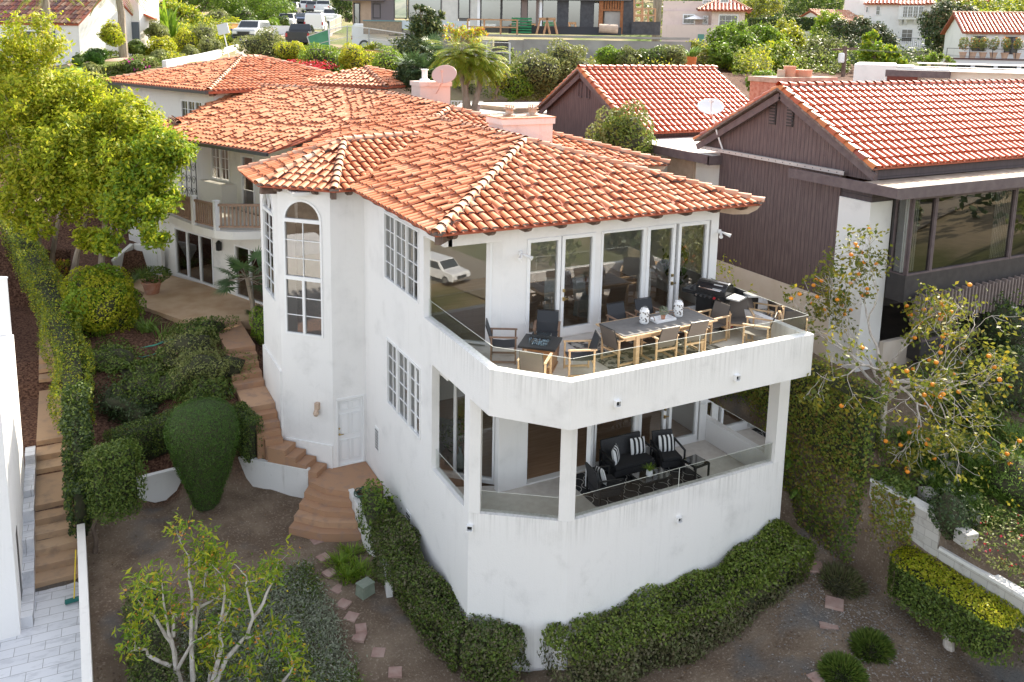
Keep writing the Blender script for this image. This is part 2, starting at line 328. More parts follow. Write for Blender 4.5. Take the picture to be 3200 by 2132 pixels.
def ground_mat():
    m, nt, b = new_mat('ground_soil'); b.inputs['Roughness'].default_value = .95; b.inputs['Specular IOR Level'].default_value = .1
    g = nd(nt, 'ShaderNodeNewGeometry'); sx = nd(nt, 'ShaderNodeSeparateXYZ'); nt.links.new(g.outputs['Position'], sx.inputs[0])
    dirt = mixc(nt, ramp(nt, noise(nt, .9, 6), .4, .65), (.135, .098, .07), (.215, .165, .12)); dirt = mixc(nt, ramp(nt, noise(nt, 18, 4), .55, .75), dirt, (.33, .27, .21))
    dirt = mixc(nt, ramp(nt, noise(nt, .5, 3), .58, .72), dirt, (.12, .115, .11))
    mul = mixc(nt, ramp(nt, noise(nt, 14, 5), .4, .62), (.055, .028, .02), (.17, .095, .065))
    far = mixc(nt, ramp(nt, noise(nt, .12, 5), .4, .6), (.10, .14, .03), (.30, .24, .15))
    c = mixc(nt, ramp(nt, sx.outputs[1], 10.6, 11.1), dirt, mul); c = mixc(nt, ramp(nt, sx.outputs[1], 36, 42), c, far)
    fr = mixc(nt, ramp(nt, noise(nt, .08, 5), .45, .6), (.12, .12, .05), (.28, .22, .14)); c = mixc(nt, ramp(nt, sx.outputs[1], -9, -13), c, fr)
    nt.links.new(c, b.inputs['Base Color']); bump(nt, b, noise(nt, 16, 6), .04, .8); return m
tag(mesh_obj('ground', np.stack([XX, YY, ZZ], -1).reshape(-1, 3), None, ground_mat(), quads=q, smooth=True), kind='structure')
# ---------------------------------------------------------------- roof tiles
def tile_verts(n=5):
    return [(-math.cos(PI*i/n), math.sin(PI*i/n)) for i in range(n+1)]
def tiles(poly, eave_dir, sp=.26, course=.38, r=.095, seed=1, boost=0.0, lift=.05, flat=.62, mort=1.0, start=-.06):
    """barrel tiles laid over a flat roof face; poly = 3d corners, eave_dir = 3d vector along the eave"""
    P = np.array(poly, float); e = np.array(eave_dir, float); e /= np.linalg.norm(e)
    n = np.zeros(3)
    for i in range(1, len(P)-1): n += np.cross(P[i]-P[0], P[i+1]-P[0])
    n /= np.linalg.norm(n); n = n if n[2] > 0 else -n
    et = np.cross(n, (0, 0, 1.)); et /= np.linalg.norm(et); e = et if et@e > 0 else -et; up = np.cross(n, e); up /= np.linalg.norm(up)
    if up[2] < 0: up = -up
    o = P[0]; A = (P-o)@e; B = (P-o)@up; k = len(P); g = np.random.default_rng(seed)
    nn = 5; prof = np.array(tile_verts(nn)); V = []; Q = []; MI = []; b = 0
    for a in np.arange(A.min()+sp*.5, A.max(), sp):
        xs = []
        for i in range(k):
            a0, a1, b0, b1 = A[i], A[(i+1) % k], B[i], B[(i+1) % k]
            if (a0-a)*(a1-a) < 0: xs.append(b0+(b1-b0)*(a-a0)/(a1-a0))
        xs.sort()
        for j in range(0, len(xs)-1, 2):
            lo, hi = xs[j]+start, xs[j+1]; s = lo
            while s < hi-.05:
                t = min(course*1.12, hi-s+.03); bo = g.random() < boost and s > lo+.1; z = lift+(.06 if bo else 0)+g.normal(0, .004); s0 = s+(g.uniform(-.05, .05) if boost and s > lo+.1 else g.normal(0, .006)); da = g.normal(0, .006)
                for end, (ss, rr, zz) in enumerate(((s0, r*1.06, z+.022), (s0+t, r*.86, z-.012))):
                    for c, h in prof: V.append(o+e*(a+da+c*rr)+up*ss+n*(zz+h*rr*flat))
                for i in range(nn): Q.append((b+i, b+i+1, b+nn+2+i, b+nn+1+i)); MI.append(0)
                c0 = len(V)-(b+2*(nn+1))  # zero
                for c, h in prof: V.append(o+e*(a+da+c*r*.93)+up*(s0+.015)+n*(z+.018+h*r*.93*flat))
                q0 = b+2*(nn+1); Q.append((q0, q0+1, q0+4, q0+5)); Q.append((q0+1, q0+2, q0+3, q0+4)); MI += [1 if g.random() < mort else 2]*2
                b += 3*(nn+1); s += course
    return np.array(V), np.array(Q), np.array(MI)
def roof_tiles(name, faces, parent, mats=None, **k):
    V = []; Q = []; MI = []; b = 0
    for i, f in enumerate(faces):
        kw = dict(k); kw.update(f[2] if len(f) > 2 else {})
        v, q, m = tiles(f[0], f[1], seed=i+3, **kw)
        if not len(v): continue
        V.append(v); Q.append(q+b); MI.append(m); b += len(v)
    mats = mats or [M['tile'], M['shaded_mortar'], M['pan']]
    return mesh_obj(name, np.vstack(V), None, mats, parent, np.concatenate(MI), quads=np.vstack(Q))
def ridge_caps(name, lines, parent, m=None, r=.115, ln=.36, lift=.10):
    for l_ in lines: o = ridge_row(name, [l_], parent, m, r, ln, lift)
    return o
def ridge_row(name, lines, parent, m, r, ln, lift):
    V = []; Q = []; b = 0; n = 6; pr = tile_verts(n)
    for p0, p1 in lines:
        p0 = np.array(p0, float); p1 = np.array(p1, float); d = p1-p0; T = np.linalg.norm(d); d /= T
        sd = np.cross(d, (0, 0, 1)); sd /= np.linalg.norm(sd); up = np.cross(sd, d); s = 0
        while s < T:
            for ss, rr, z in ((s-.03, r*1.1, .03), (min(s+ln, T+.05), r*.9, 0)):
                for c, h in pr: V.append(p0+d*ss+sd*c*rr+up*(lift-.06+z+h*rr*1.0)+np.array([0, 0, random.gauss(0, .004)]))
            for i in range(n): Q.append((b+i, b+i+1, b+n+2+i, b+n+1+i))
            b += 2*(n+1); s += ln
    # mortar bed below the caps
    o = mesh_obj(name, np.array(V), None, m or M['ridge'], parent, quads=np.array(Q))
    mb = MB()
    for p0, p1 in lines: mb.bar(np.array(p0)+(0, 0, .03), np.array(p1)+(0, 0, .03), .26, .07)
    mb.build('mortar_bed', M['shaded_mortar'], o); return o
def tails(par, p0, p1, sp=.95, ln=.55, drop=.16):
    """round-nosed rafter tails sticking out below an eave from p0 to p1"""
    p0 = np.array(p0, float); p1 = np.array(p1, float); d = p1-p0; T = np.linalg.norm(d); d /= T; n = np.array([d[1], -d[0], 0])
    for s in np.arange(.5, T-.2, sp):
        q = p0+d*s; w = d*.055
        prof = [(-.04, -.06), (-.10, -.13), (-.22, -.18), (-ln, -.18), (-ln, -.05)]
        a = [q-w+n*u+np.array([0, 0, z]) for u, z in prof]; c = [q+w+n*u+np.array([0, 0, z]) for u, z in prof]; k = len(prof)
        MB().add(a+c, [tuple(range(k)), tuple(range(k, 2*k))[::-1]]+[(i, k+i, k+(i+1) % k, (i+1) % k) for i in range(k)]).build('rafter_tail', M['darkwood'], par)
# ---------------------------------------------------------------- windows and doors
def window(parent, W, s0, s1, z0, z1, cols=1, rows=1, n=0.0, fr=.06, mun=.022, glass='glass', name='window', frame='trim', lites=1, hand=None, kick=0):
    mb = MB(); W.box(mb, s0, s1, n-.08, n+.03, z0, z0+fr+kick); W.box(mb, s0, s1, n-.08, n+.03, z1-fr, z1)
    w = (s1-s0)/lites
    for i in range(lites+1):
        a = s0+i*w; lo, hi = (a, a+fr) if i == 0 else ((a-fr, a) if i == lites else (a-fr*.7, a+fr*.7)); W.box(mb, lo, hi, n-.08, n+.028, z0+fr+kick, z1-fr)
    for i in range(lites):
        a, b = s0+i*w+fr, s0+(i+1)*w-fr
        for c in range(1, cols): x = a+(b-a)*c/cols; W.box(mb, x-mun/2, x+mun/2, n-.05, n-.01, z0+fr+kick, z1-fr)
        for r in range(1, rows): z = z0+fr+kick+(z1-z0-2*fr-kick)*r/rows; W.box(mb, a, b, n-.052, n-.012, z-mun/2, z+mun/2)
    o = mb.build(name, M[frame], parent)
    g = MB(); g.add([W.P(s0+fr*.5, n-.035, z0+fr*.5), W.P(s1-fr*.5, n-.035, z0+fr*.5), W.P(s1-fr*.5, n-.035, z1-fr*.5), W.P(s0+fr*.5, n-.035, z1-fr*.5)], [(0, 1, 2, 3)])
    g.build('pane', M[glass], o)
    if hand is not None:
        h = MB(); c = W.P(hand, n+.05, z0+.98); h.cbox(c, (.05, .05, .09)); c = W.P(hand, n+.05, z0+1.2); h.cbox(c, (.05, .05, .07)); a = np.array(W.P(hand, n+.07, z0+.98)); h.bar(a, a+np.array([W.d[0]*.12, W.d[1]*.12, 0]), .02); h.build('handle', M['brass'], o)
    return o
def glass_rail(parent, pts, z0, h=.45, seams=()):
    mb = MB(); e = MB()
    for a, b in zip(pts[:-1], pts[1:]):
        W = L(a, b); n = max(1, round(W.len/3.6))
        for i in range(n):
            s0, s1 = W.len*i/n+.008, W.len*(i+1)/n-.008
            mb.add([W.P(s0, 0, z0), W.P(s1, 0, z0), W.P(s1, 0, z0+h), W.P(s0, 0, z0+h)], [(0, 1, 2, 3)])
            W.box(e, s0, s1, -.005, .005, z0+h, z0+h+.006)
            if i: W.box(e, s0-.012, s0-.002, -.006, .006, z0+.01, z0+h-.002)
    o = mb.build('glass_rail', M['railglass'], parent); e.build('glass_edge', M['glassedge'], o); return o
# ---------------------------------------------------------------- the white house
H = thing('white_house', 'large white stucco house with red tiled hip roofs, turret and two glass railed decks', 'house')
w = MB()
WL = L((-1.2, 9.56), d=(0, -1))
up_w, lo_w = (1.78, 4.32, .25, 2.12), (1.96, 4.44, -3.31, -1.41)
WL.wall(w, 0, 4.61, -7.8, 2.43, .2, [up_w]+[(lo_w[0]+i*.84, lo_w[0]+i*.84+.80, -3.31, -1.41) for i in range(3)])
WL.wall(w, 4.61, 5.16, -7.8, 0, .2); WL.wall(w, 5.16, 7.32, -7.8, -3.75, .2); wp = MB(); WL.wall(wp, 5.161, 8.25, -1.03, 0, .22); WL.wall(w, 4.61, 5.86, 2.05, 2.43, .2)
C1 = L((-1.2, 2.24), (.65, .95)); C1.wall(wp, 0, C1.len, -7.9, -3.753, .22)
FL = L((.65, .95), (7.14, .95)); FL.wall(wp, 0, FL.len, -7.9, -3.75, .22)
RL = L((7.137, 1.18), (7.137, 12)); RL.wall(w, 0, 2.72, -7.6, -3.75, .2); RL.wall(w, 2.722, RL.len, -7.6, 2.43, .2)
C2 = L((-1.2, 1.31), (0, 0)); C2.wall(wp, 0, C2.len, -1.03, -.003, .22); F2 = L((0, 0), (6.75, 0)); F2.wall(wp, 0, 6.75, -1.03, 0, .22); R2w = L((6.747, .225), (6.747, 3.7)); R2w.wall(wp, 0, 3.47, -1.03, 0, .2)
# posts between the lower parapet and the upper deck
w.prism([(-1.197, 2.243), (-.99, 2.097), (-.85, 2.3), (-1.0, 2.5), (-1.197, 2.5)], -3.75, -1.03)
w.prism([(.46, 1.085), (.65, .952), (.80, .952), (.80, 1.17), (.58, 1.27)], -3.75, -1.03)
w.prism([(6.79, .952), (7.138, .952), (7.138, 1.3), (6.79, 1.3)], -3.75, -1.03)
FU = L((0, 3.7), d=(1, 0))
FU.wall(w, .30, 6.93, -1.03, 2.43, .2, [(.97, 2.93, -.56, 2.03), (3.12, 4.46, -.53, 2.03), (4.55, 6.69, -.56, 2.03)])
FU.wall(w, -1.1, .30, 2.05, 2.43, .2)
w.prism([(.21, 3.78), (.30, 3.702), (.30, 3.9), (.12, 4.1), (.0, 3.95)], -.6, 2.05)
FU.wall(w, .30, 6.93, -4.4, -1.03, .2, [(1.1, 4.46, -4.36, -1.8), (4.55, 6.69, -4.36, -1.8)])
w.prism([(.42, 4.06), (.60, 3.83), (1.01, 3.85), (1.1, 4.05), (.9, 4.4), (.5, 4.3)], -4.4, -1.05)
AU = L((-1.2, 5.05), (.12, 3.86)); AL = L((-1.2, 5.55), (.42, 4.06))
AL.wall(w, 0, AL.len, -4.4, -1.1, .12, [(.05, AL.len-.05, -4.3, -1.6)])
# the turret: door wall, diagonal wall, left wall and the far diagonal
D0 = L((-2.2, 9.56), (-1.2, 9.56)); D0.wall(w, 0, 1.0, -7.5, 2.43, .2, [(.1, .94, -6.0, -3.84)])
D1 = L((-3.41, 10.77), (-2.2, 9.56)); t0, t1 = D1.len-1.535, D1.len-.275; D1.wall(w, 0, D1.len, -7.5, 2.43, .2, [(t0, t1, -1.97, 2.12)])
D2 = L((-3.41, 13.27), (-3.41, 10.77)); D2.wall(w, 0, 2.5, -6.5, 2.43, .2, [(.45, 1.9, -1.2, 2.2)])
D3 = L((-2.2, 14.48), (-3.41, 13.27)); D3.wall(w, 0, D3.len, -6.5, 2.43, .2)
D1.box(w, .02, D1.len-.03, 0, .05, -7.5, -5.3); D2.box(w, 0.0, 2.5, 0, .06, -6.6, -3.2)
def arch_fill(W, s0, s1, zs, zt, t=.2):
    c, r = (s0+s1)/2, (s1-s0)/2; n = 12; h = zt-zs
    for i in range(n):
        a0, a1 = PI-PI*i/n, PI-PI*(i+1)/n; x0, x1 = c+r*math.cos(a0), c+r*math.cos(a1); y0, y1 = zs+h*.985*math.sin(a0), zs+h*.985*math.sin(a1)
        w.add([W.P(x0, 0, y0), W.P(x1, 0, y1), W.P(x1, 0, zt), W.P(x0, 0, zt), W.P(x0, -t, y0), W.P(x1, -t, y1), W.P(x1, -t, zt), W.P(x0, -t, zt)], [(0, 1, 2, 3), (5, 4, 7, 6), (4, 5, 1, 0)])
def arch_window(W, s0, s1, z0, zmid, zs, zt, spokes, rows_lo, rows_hi, split=True):
    arch_fill(W, s0, s1, zs, zt)
    if split: window(H, W, s0, s1, z0, zmid, 1, rows_lo, lites=2, fr=.055, glass='darkglass'); window(H, W, s0, s1, zmid, zs, 2, rows_hi, fr=.055)
    else: window(H, W, s0, s1, z0, zs, 2, rows_lo, fr=.055, glass='darkglass')
    mb = MB(); c, r = (s0+s1)/2, (s1-s0)/2; h = zt-zs; n = 14
    for i in range(n):
        q = []
        for a in (PI-PI*i/n, PI-PI*(i+1)/n):
            for k in (1, .90): q += [W.P(c+r*k*math.cos(a), .03, zs+h*k*math.sin(a)), W.P(c+r*k*math.cos(a), -.08, zs+h*k*math.sin(a))]
        mb.add(q, [(0, 4, 6, 2), (1, 3, 7, 5), (0, 1, 5, 4), (2, 6, 7, 3)])
    for a in spokes: mb.bar(W.P(c, -.02, zs), W.P(c+r*.93*math.cos(a), -.02, zs+h*.93*math.sin(a)), .025)
    W.box(mb, s0, s1, -.08, .032, zs, zs+.05)
    o = mb.build('arched_window', M['trim'], H); g = MB(); P = [W.P(c+r*.95*math.cos(PI*i/n), -.03, zs+h*.95*math.sin(PI*i/n)) for i in range(n+1)]
    g.add(P, [tuple(range(n+1))]); g.build('pane', M['glass'], o)
arch_window(D1, t0, t1, -1.97, -.24, 1.49, 2.12, (), 3, 3)
arch_window(D2, .45, 1.9, -1.2, .1, 1.48, 2.2, (PI*.36, PI*.5, PI*.64), 6, 3, False)
window(H, WL, *up_w, 2, 4, fr=.05, lites=3, glass='darkglass')
for i in range(3): window(H, WL, lo_w[0]+i*.84, lo_w[0]+i*.84+.80, -3.31, -1.41, 2, 4, fr=.05, glass='darkglass')
window(H, AU, .02, AU.len, -.56, 2.05, fr=.05); window(H, AL, .05, AL.len-.05, -4.3, -1.6, fr=.05, lites=2)
for z0, z1, nm in ((-.56, 2.03, 'u'), (-4.36, -1.8, 'l')):
    if nm == 'u': window(H, FU, .97, 1.92, z0, z1, fr=.09, name='glass_door', kick=.12); window(H, FU, 1.95, 2.93, z0, z1, fr=.09, name='glass_door', kick=.12, hand=2.02); window(H, FU, 3.12, 4.46, -.53, 2.03, fr=.05)
    else: window(H, FU, 3.12, 4.46, z0, z1, fr=.06)
    window(H, FU, 4.55, 5.47, z0, z1, fr=.09, name='glass_door', kick=.12, hand=5.40); window(H, FU, 5.57, 6.60, z0, z1, fr=.09, name='glass_door', kick=.12)
OD = L((2.96, 3.62), (2.40, 2.92)); window(H, OD, 0, .86, -4.36, -1.8, fr=.09, name='open_glass_door', kick=.2)   # folded out over the lower deck
OD2 = L((1.12, 3.75), (1.14, 4.6)); window(H, OD2, 0, .85, -4.36, -1.8, fr=.09, name='open_glass_door', kick=.2)
wall_obj = w.build('wall', M['white'], H); wp.build('parapet_wall', M['whitedrip'], H)
# door of the turret: six raised panels
dm = MB(); D0.box(dm, .13, .91, -.12, -.07, -6.0, -3.90)
for a in (.21, .56):
    for z0, z1 in ((-5.85, -5.2), (-5.05, -4.38), (-4.25, -4.0)): D0.box(dm, a, a+.012, -.072, -.045, z0, z1); D0.box(dm, a+.258, a+.27, -.072, -.045, z0, z1); D0.box(dm, a+.012, a+.258, -.072, -.045, z0, z0+.012); D0.box(dm, a+.012, a+.258, -.072, -.045, z1-.012, z1); D0.box(dm, a+.05, a+.22, -.072, -.052, z0+.05, z1-.05)
do = dm.build('side_door', M['trim'], H); k = MB(); D0.box(k, .095, .13, -.1, .02, -6, -3.85); D0.box(k, .91, .945, -.1, .02, -6, -3.85); D0.box(k, .095, .945, -.1, .021, -3.9, -3.84); k.build('door_frame', M['trim'], do)
k = MB(); k.ball(D0.P(.19, -.03, -5.0), .035); k.ball(D0.P(.19, -.04, -4.82), .028); a = np.array(D0.P(.19, .0, -5.0)); k.bar(a, a+np.array([.12, 0, 0]), .02); k.build('handle', M['brass'], do)
# floors of decks and rooms
f = MB(); f.prism([(-1.05, 5.0), (-1.0, 1.45), (.08, .2), (6.55, .2), (6.55, 3.72), (.3, 3.9)], -.75, -.6); f.prism([(-.98, 4.6), (-.98, 2.4), (.72, 1.15), (6.93, 1.15), (6.93, 3.72), (.6, 3.95)], -4.55, -4.4); f.build('deck_floor', M['deck'], H)
f = MB(); f.prism([(-1.1, 5), (-1.05, 1.42), (.05, .15), (6.6, .15), (6.9, 3.6), (.3, 3.8)], -1.02, -.90); f.build('deck_soffit', M['trim'], H)
f = MB(); f.prism([(-1.0, 5.1), (.3, 3.88), (6.93, 3.88), (6.93, 11.5), (-1.0, 11.5)], -.9, -.602); f.prism([(-1.0, 5.6), (.5, 4.3), (1.0, 3.88), (6.93, 3.88), (6.93, 11.5), (-1.0, 11.5)], -4.7, -4.402); f.build('room_floor', M['woodfloor'], H)
f = MB(); f.box(-1.0, 6.93, 9.3, 9.4, -4.4, 2.4); f.box(-3.2, -1.0, 9.78, 14, 2.3, 2.4); f.box(-1.0, 6.93, 3.9, 11.5, 2.3, 2.42); f.box(-1.0, 6.93, 3.9, 9.3, -1.3, -.91); f.build('room_wall', M['interior'], H)
glass_rail(H, [(-1.09, 4.9), (-1.09, 1.36), (.06, .11), (6.64, .11), (6.64, 3.6)], 0); glass_rail(H, [(-1.09, 4.4), (-1.09, 2.3)], -3.75, .5); glass_rail(H, [(-.95, 2.2), (.5, 1.17)], -3.75, .5); glass_rail(H, [(.8, 1.06), (6.8, 1.06)], -3.75, .5); glass_rail(H, [(7.03, 1.3), (7.03, 3.65)], -3.75, .5)
def scupper(W, s, z):
    mb = MB()
    for a, b, c, d in ((-.07, -.055, -.05, .06), (.055, .07, -.05, .06), (-.07, .07, .06, .075), (-.07, .07, -.065, -.05)): W.box(mb, s+a, s+b, 0, .09, z+c, z+d)
    W.box(mb, s-.055, s+.055, -.01, .02, z-.05, z+.06, 1); mb.build('scupper', [M['trim'], M['black']], H)
scupper(F2, 1.11, -.65); scupper(F2, 4.37, -.66); scupper(C1, .04, -4.1); scupper(FL, 3.1, -4.5)
for s, z in ((1.06, -4.82), (3.6, -6.1)):
    mb = MB(); WL.box(mb, s-.16, s+.16, 0, .02, z-.36, z+.36)
    for i in range(7): WL.box(mb, s-.13, s+.13, .021, .028, z-.30+i*.09, z-.26+i*.09, 1)
    mb.build('wall_vent', [M['trim'], M['black']], H)
def flood(p, n, rz, z):
    mb = MB(); mb.lathe((p[0], p[1], z), [(.05, -.05), (.05, .05)], 10)
    for sgn in (-1, 1): a = np.array([p[0], p[1], z])+np.array([n[0]*.06, n[1]*.06, 0]); b = a+np.array([n[0]*.12+rz[0]*.1*sgn, n[1]*.12+rz[1]*.1*sgn, -.05]); mb.tube([a, b, b+(b-a)*.7], [.02, .035, .055], 10)
    mb.build('flood_light', M['trim'], H)
flood((.78, 3.66), (0, -1), (1, 0), 1.72); flood((6.95, 3.66), (0, -1), (1, 0), 1.70)
q = D1.P(D1.len-.5, 0, -4.1); mb = MB(); mb.cbox((q[0]-.04, q[1]-.04, q[2]), (.13, .13, .22), PI/4); mb.lathe((q[0]-.1, q[1]-.1, q[2]-.28), [(.05, 0), (.09, .08), (.06, .18), (.03, .2)], 10); mb.build('wall_lamp', M['tan'], H)
mb = MB(); q = (6.86, 3.62, -3.3)
for i in range(7): a = PI*(.15+.1*i); mb.bar((q[0]-.18*math.cos(a), q[1], q[2]+.12*math.sin(a)), (q[0]-.18*math.cos(a+.31), q[1], q[2]+.12*math.sin(a+.31)), .16, .02)
mb.build('wall_lamp', M['trim'], H)
# ---- roofs
ez = 2.5
A0, A1, A2, A3 = (-1.66, 3.1, ez), (7.89, 3.1, ez), (3.12, 7.8, 3.83), (3.12, 14.45, 3.88)
K0, K1, K2 = (10.1, 9.9, ez), (4.15, 15.6, 4.12), (3.7, 20.6, 4.3)
Tw = [(-2.2, 9.1, ez), (-3.94, 10.77, ez), (-3.94, 13.45, ez), (-2.4, 15.2, ez)]; Tp = (-1.0, 12.1, 3.5); Tr = (1.6, 12.5, 3.55)
tB = math.radians(115.5); dB = np.array([math.cos(tB), math.sin(tB), 0]); nB = np.array([dB[1], -dB[0], 0])
E0 = np.array([-2.21, 17.52, ez]); E1 = E0+dB*8.6
Rb = np.array([2.44, 23.89, 4.3]); Rc = np.array([-.45, 28.95, 4.25])
faces = [([A0, A1, A2], (1, 0, 0), dict(boost=.12)), ([A1, (7.89, 12.2, ez), A3, A2], (0, 1, 0)),
 ([A0, A2, A3, (1.0, 18.2, 3.28), (-1.66, 16.6, ez)], (0, 1, 0), dict(boost=.3)),
 ([(6.2, 9.9, ez), K0, K1, A3], (1, 0, 0), dict(boost=.1)),
 ([A3, K1, K2, (1.0, 18.2, 3.28)], (0, 1, 0), dict(boost=.3)), ([K2, tuple(Rb), (1.0, 18.2, 3.28)], dB, dict(boost=.3)),
 ([tuple(E0), (1.0, 18.2, 3.28), tuple(Rb), tuple(Rc), (-2.55, 27.8, 3.45), (-3.4, 27.1, 3.15), tuple(E0+dB*7.2)], dB, dict(boost=.35)),
 ([K0, (10.1, 22, ez), K2, K1], (0, 1, 0))]
rf = MB()
for p, e, *_ in faces: rf.slab([np.array(q)+(0, 0, .0) for q in p], .04)
tw_faces = [([Tw[0], (-1.2, 9.1, ez), Tr, Tp], (1, 0, 0)), ([Tw[1], Tw[0], Tp], (.72, -.69, 0), dict(boost=.1)), ([Tw[2], Tw[1], Tp], (0, 1, 0), dict(boost=.2)), ([Tw[3], Tw[2], Tp], (.7, .7, 0)), ([Tw[3], Tp, Tr, (-1.0, 15.2, ez+.1)], (1, 0, 0))]
for p, e, *_ in tw_faces: rf.slab([np.array(q) for q in p], .04)
skirt = [np.array(E0+dB*7.2), np.array(E0+dB*9.6), np.array([-4.56, 26.82, 2.92]), np.array([-2.67, 25.85, 3.27])]
rf.slab(skirt, .1)
ro = rf.build('roof', M['pan'], H)
roof_tiles('roof_tiles', faces+tw_faces+[(skirt, dB)], ro)
ridge_caps('ridge_tiles', [(A0, A2), (A1, A2), (A2, A3), (A3, K1), (K0, K1), (K1, K2), (K2, Rb), (Rb, Rc), (Tw[0], Tp), (Tw[1], Tp), (Tw[2], Tp), (Tp, Tr), (Rc, (-3.4, 27.1, 3.15)), (E0+dB*7.3+np.array([.9, .6, .4]), (-4.56, 26.82, 2.95))], ro)
tails(ro, A0, A1); tails(ro, (-1.66, 9.0, ez), A0); tails(ro, Tw[1], Tw[0], .6); tails(ro, Tw[0], (-1.2, 9.1, ez), .45); tails(ro, (7.89, 3.1, ez), (7.89, 9, ez))
cp = [(-.05, -.06), (-.12, -.16), (-.35, -.30), (-.75, -.34), (-1.6, -.26), (-1.6, -.06)]
for C_, dd in ((A1, (.72, -.69)), (K0, (.72, -.69))):
    dd = np.array([*dd, 0]); sd = np.array([.69, .72, 0])*.08; C_ = np.array(C_); a = [C_+dd*u+np.array([0, 0, z])-sd for u, z in cp]; c = [q+2*sd for q in a]; k = len(cp); MB().add(a+c, [tuple(range(k)), tuple(range(k, 2*k))[::-1]]+[(i, k+i, k+(i+1) % k, (i+1) % k) for i in range(k)]).build('corner_rafter', M['tan'], ro)
for a, b in ((A0, (-.9, 3.95, ez-.1)), (Tw[1], (-3.3, 10.9, ez-.1)), (Tw[0], (-2.1, 9.7, ez-.1))): a = np.array(a); b = np.array(b); MB().bar(a+(b-a)*.1+(0, 0, -.12), b+(0, 0, -.08), .14, .22).build('corner_rafter', M['darkwood'], ro)
gm = MB(); gm.bar(E0-nB*.06+(0, 0, -.06), E0+dB*7.3-nB*.06+(0, 0, -.06), .13, .12); gm.build('gutter', M['gutter'], ro)
def chimney(x0, x1, y0, y1, z0, z1, parent, m='chimney'):
    mb = MB(); mb.box(x0+.06, x1-.06, y0+.06, y1-.06, z0, z1-.22); mb.box(x0, x1, y0, y1, z1-.22, z1-.02)
    o = mb.build('chimney', M[m], parent); return o
c1 = chimney(4.02, 6.05, 11.0, 12.2, 2.4, 4.18, ro)
mb = MB(); mb.box(4.0, 6.07, 10.98, 12.22, 4.162, 4.2); mb.build('chimney_cap', mat('rusty_cap', (.45, .19, .08), .7, (.62, .42, .3), 4), c1)
for x in (4.6, 5.5): mb = MB(); mb.lathe((x, 11.6, 4.2), [(.22, 0), (.22, .05), (.13, .08), (.13, .22), (.2, .24), (.2, .26), (.14, .27)], 14); [mb.bar((x+.15*math.cos(a), 11.6+.15*math.sin(a), 4.44), (x+.15*math.cos(a), 11.6+.15*math.sin(a), 4.56), .015) for a in np.arange(0, 6.2, .6)]; mb.lathe((x, 11.6, 4.56), [(.2, 0), (.2, .02), (.05, .05)], 14); mb.build('flue', mat('flue_metal', (.55, .48, .42), .5, (.4, .22, .12), 6), c1)
c2 = chimney(5.5, 7.1, 22, 23.2, 1.5, 4.8, ro, 'pink')
mb = MB(); mb.lathe((5.95, 22.5, 4.78), [(.25, 0), (.22, .1), (.13, .14), (.13, .5), (.18, .52), (.18, .56)], 12); mb.build('flue', M['trim'], c2)
def dish(name, label, c, r, aim, base, m, tilt=.35):
    t = thing(name, label, 'satellite dish', base); b = np.array(base, float); c = np.array(c, float)
    aim = np.array(aim, float)/np.linalg.norm(aim); u = np.cross(aim, (0, 0, 1)); u /= np.linalg.norm(u); v = np.cross(u, aim); mb = MB(); n = 24; vs = []; fs = []
    for k, (rr, dd) in enumerate(((0.02, .0), (.35, .02), (.7, .075), (1, .15), (1.03, .14), (.7, .05), (.02, -.03))):
        for i in range(n): a = 2*PI*i/n; vs.append(c-b+r*(rr*(math.cos(a)*u*1.08+math.sin(a)*v*.95)+aim*dd*1.1))
    for k in range(6):
        for i in range(n): fs.append((k*n+i, k*n+(i+1) % n, (k+1)*n+(i+1) % n, (k+1)*n+i))
    mb.add(vs, fs); o = mb.build('reflector', m, t, smooth=True)
    mb = MB(); mb.tube([(0, 0, 0), ((c-b)[0]*.4, (c-b)[1]*.4, (c-b)[2]*.35), c-b-aim*.06], .03, 8); mb.build('mast', m, t)
    mb = MB(); e = c-b+aim*r*.95-v*r*.25; mb.bar(c-b-v*r*.95, e, .03); mb.cbox(e, (.12, .1, .08)); mb.tube([e, e+np.array([0, 0, .08])], .035, 8); mb.build('feed_arm', m, t); return t
dish('satellite_dish', 'pink painted satellite dish bracketed to the pink chimney', (6.55, 21.6, 5.1), .52, (-.45, -.55, .55), (6.3, 21.97, 4.25), mat('pink_metal', (.60, .40, .35), .5))
# ---------------------------------------------------------------- rear wing with its balcony (same house)
W0 = np.array([-3.71, 21.93]); tb = math.radians(113.2); db2 = np.array([math.cos(tb), math.sin(tb)]); nb2 = np.array([db2[1], -db2[0]])
WB = L(W0+db2*9, d=-db2)      # runs towards the camera, outward to the left
sB = lambda dd: 9-dd           # distance along dB from W0 -> s
w = MB(); WB.wall(w, 2, sB(-5.2), -4.2, -.75, .2, [(sB(2.9), sB(-.1), -3.62, -1.52), (sB(-1.65), sB(-4.7), -3.62, -1.5)])
UW = L(W0+nb2*1.75+db2*9, d=-db2); UW.wall(w, 0, sB(-3.2), -.7, 2.42, .2, [(sB(2.6), sB(1.2), .45, 1.95), (sB(.35), sB(-.6), -.55, 1.75)])
q0 = UW.P(sB(2.75), 0, 0); w.prism([UW.P(sB(2.9), 0, 0)[:2], UW.P(sB(2.9), .5, 0)[:2], UW.P(sB(1.1), .5, 0)[:2], UW.P(sB(.75), 0, 0)[:2]], -.6, .4)
w.build('wall', M['white2'], H)
window(H, WB, sB(2.88), sB(-.08), -3.62, -1.52, fr=.06, lites=3, glass='darkglass', name='sliding_door'); window(H, WB, sB(-1.67), sB(-4.7), -3.62, -1.5, fr=.06, lites=3, glass='darkglass', name='sliding_door')
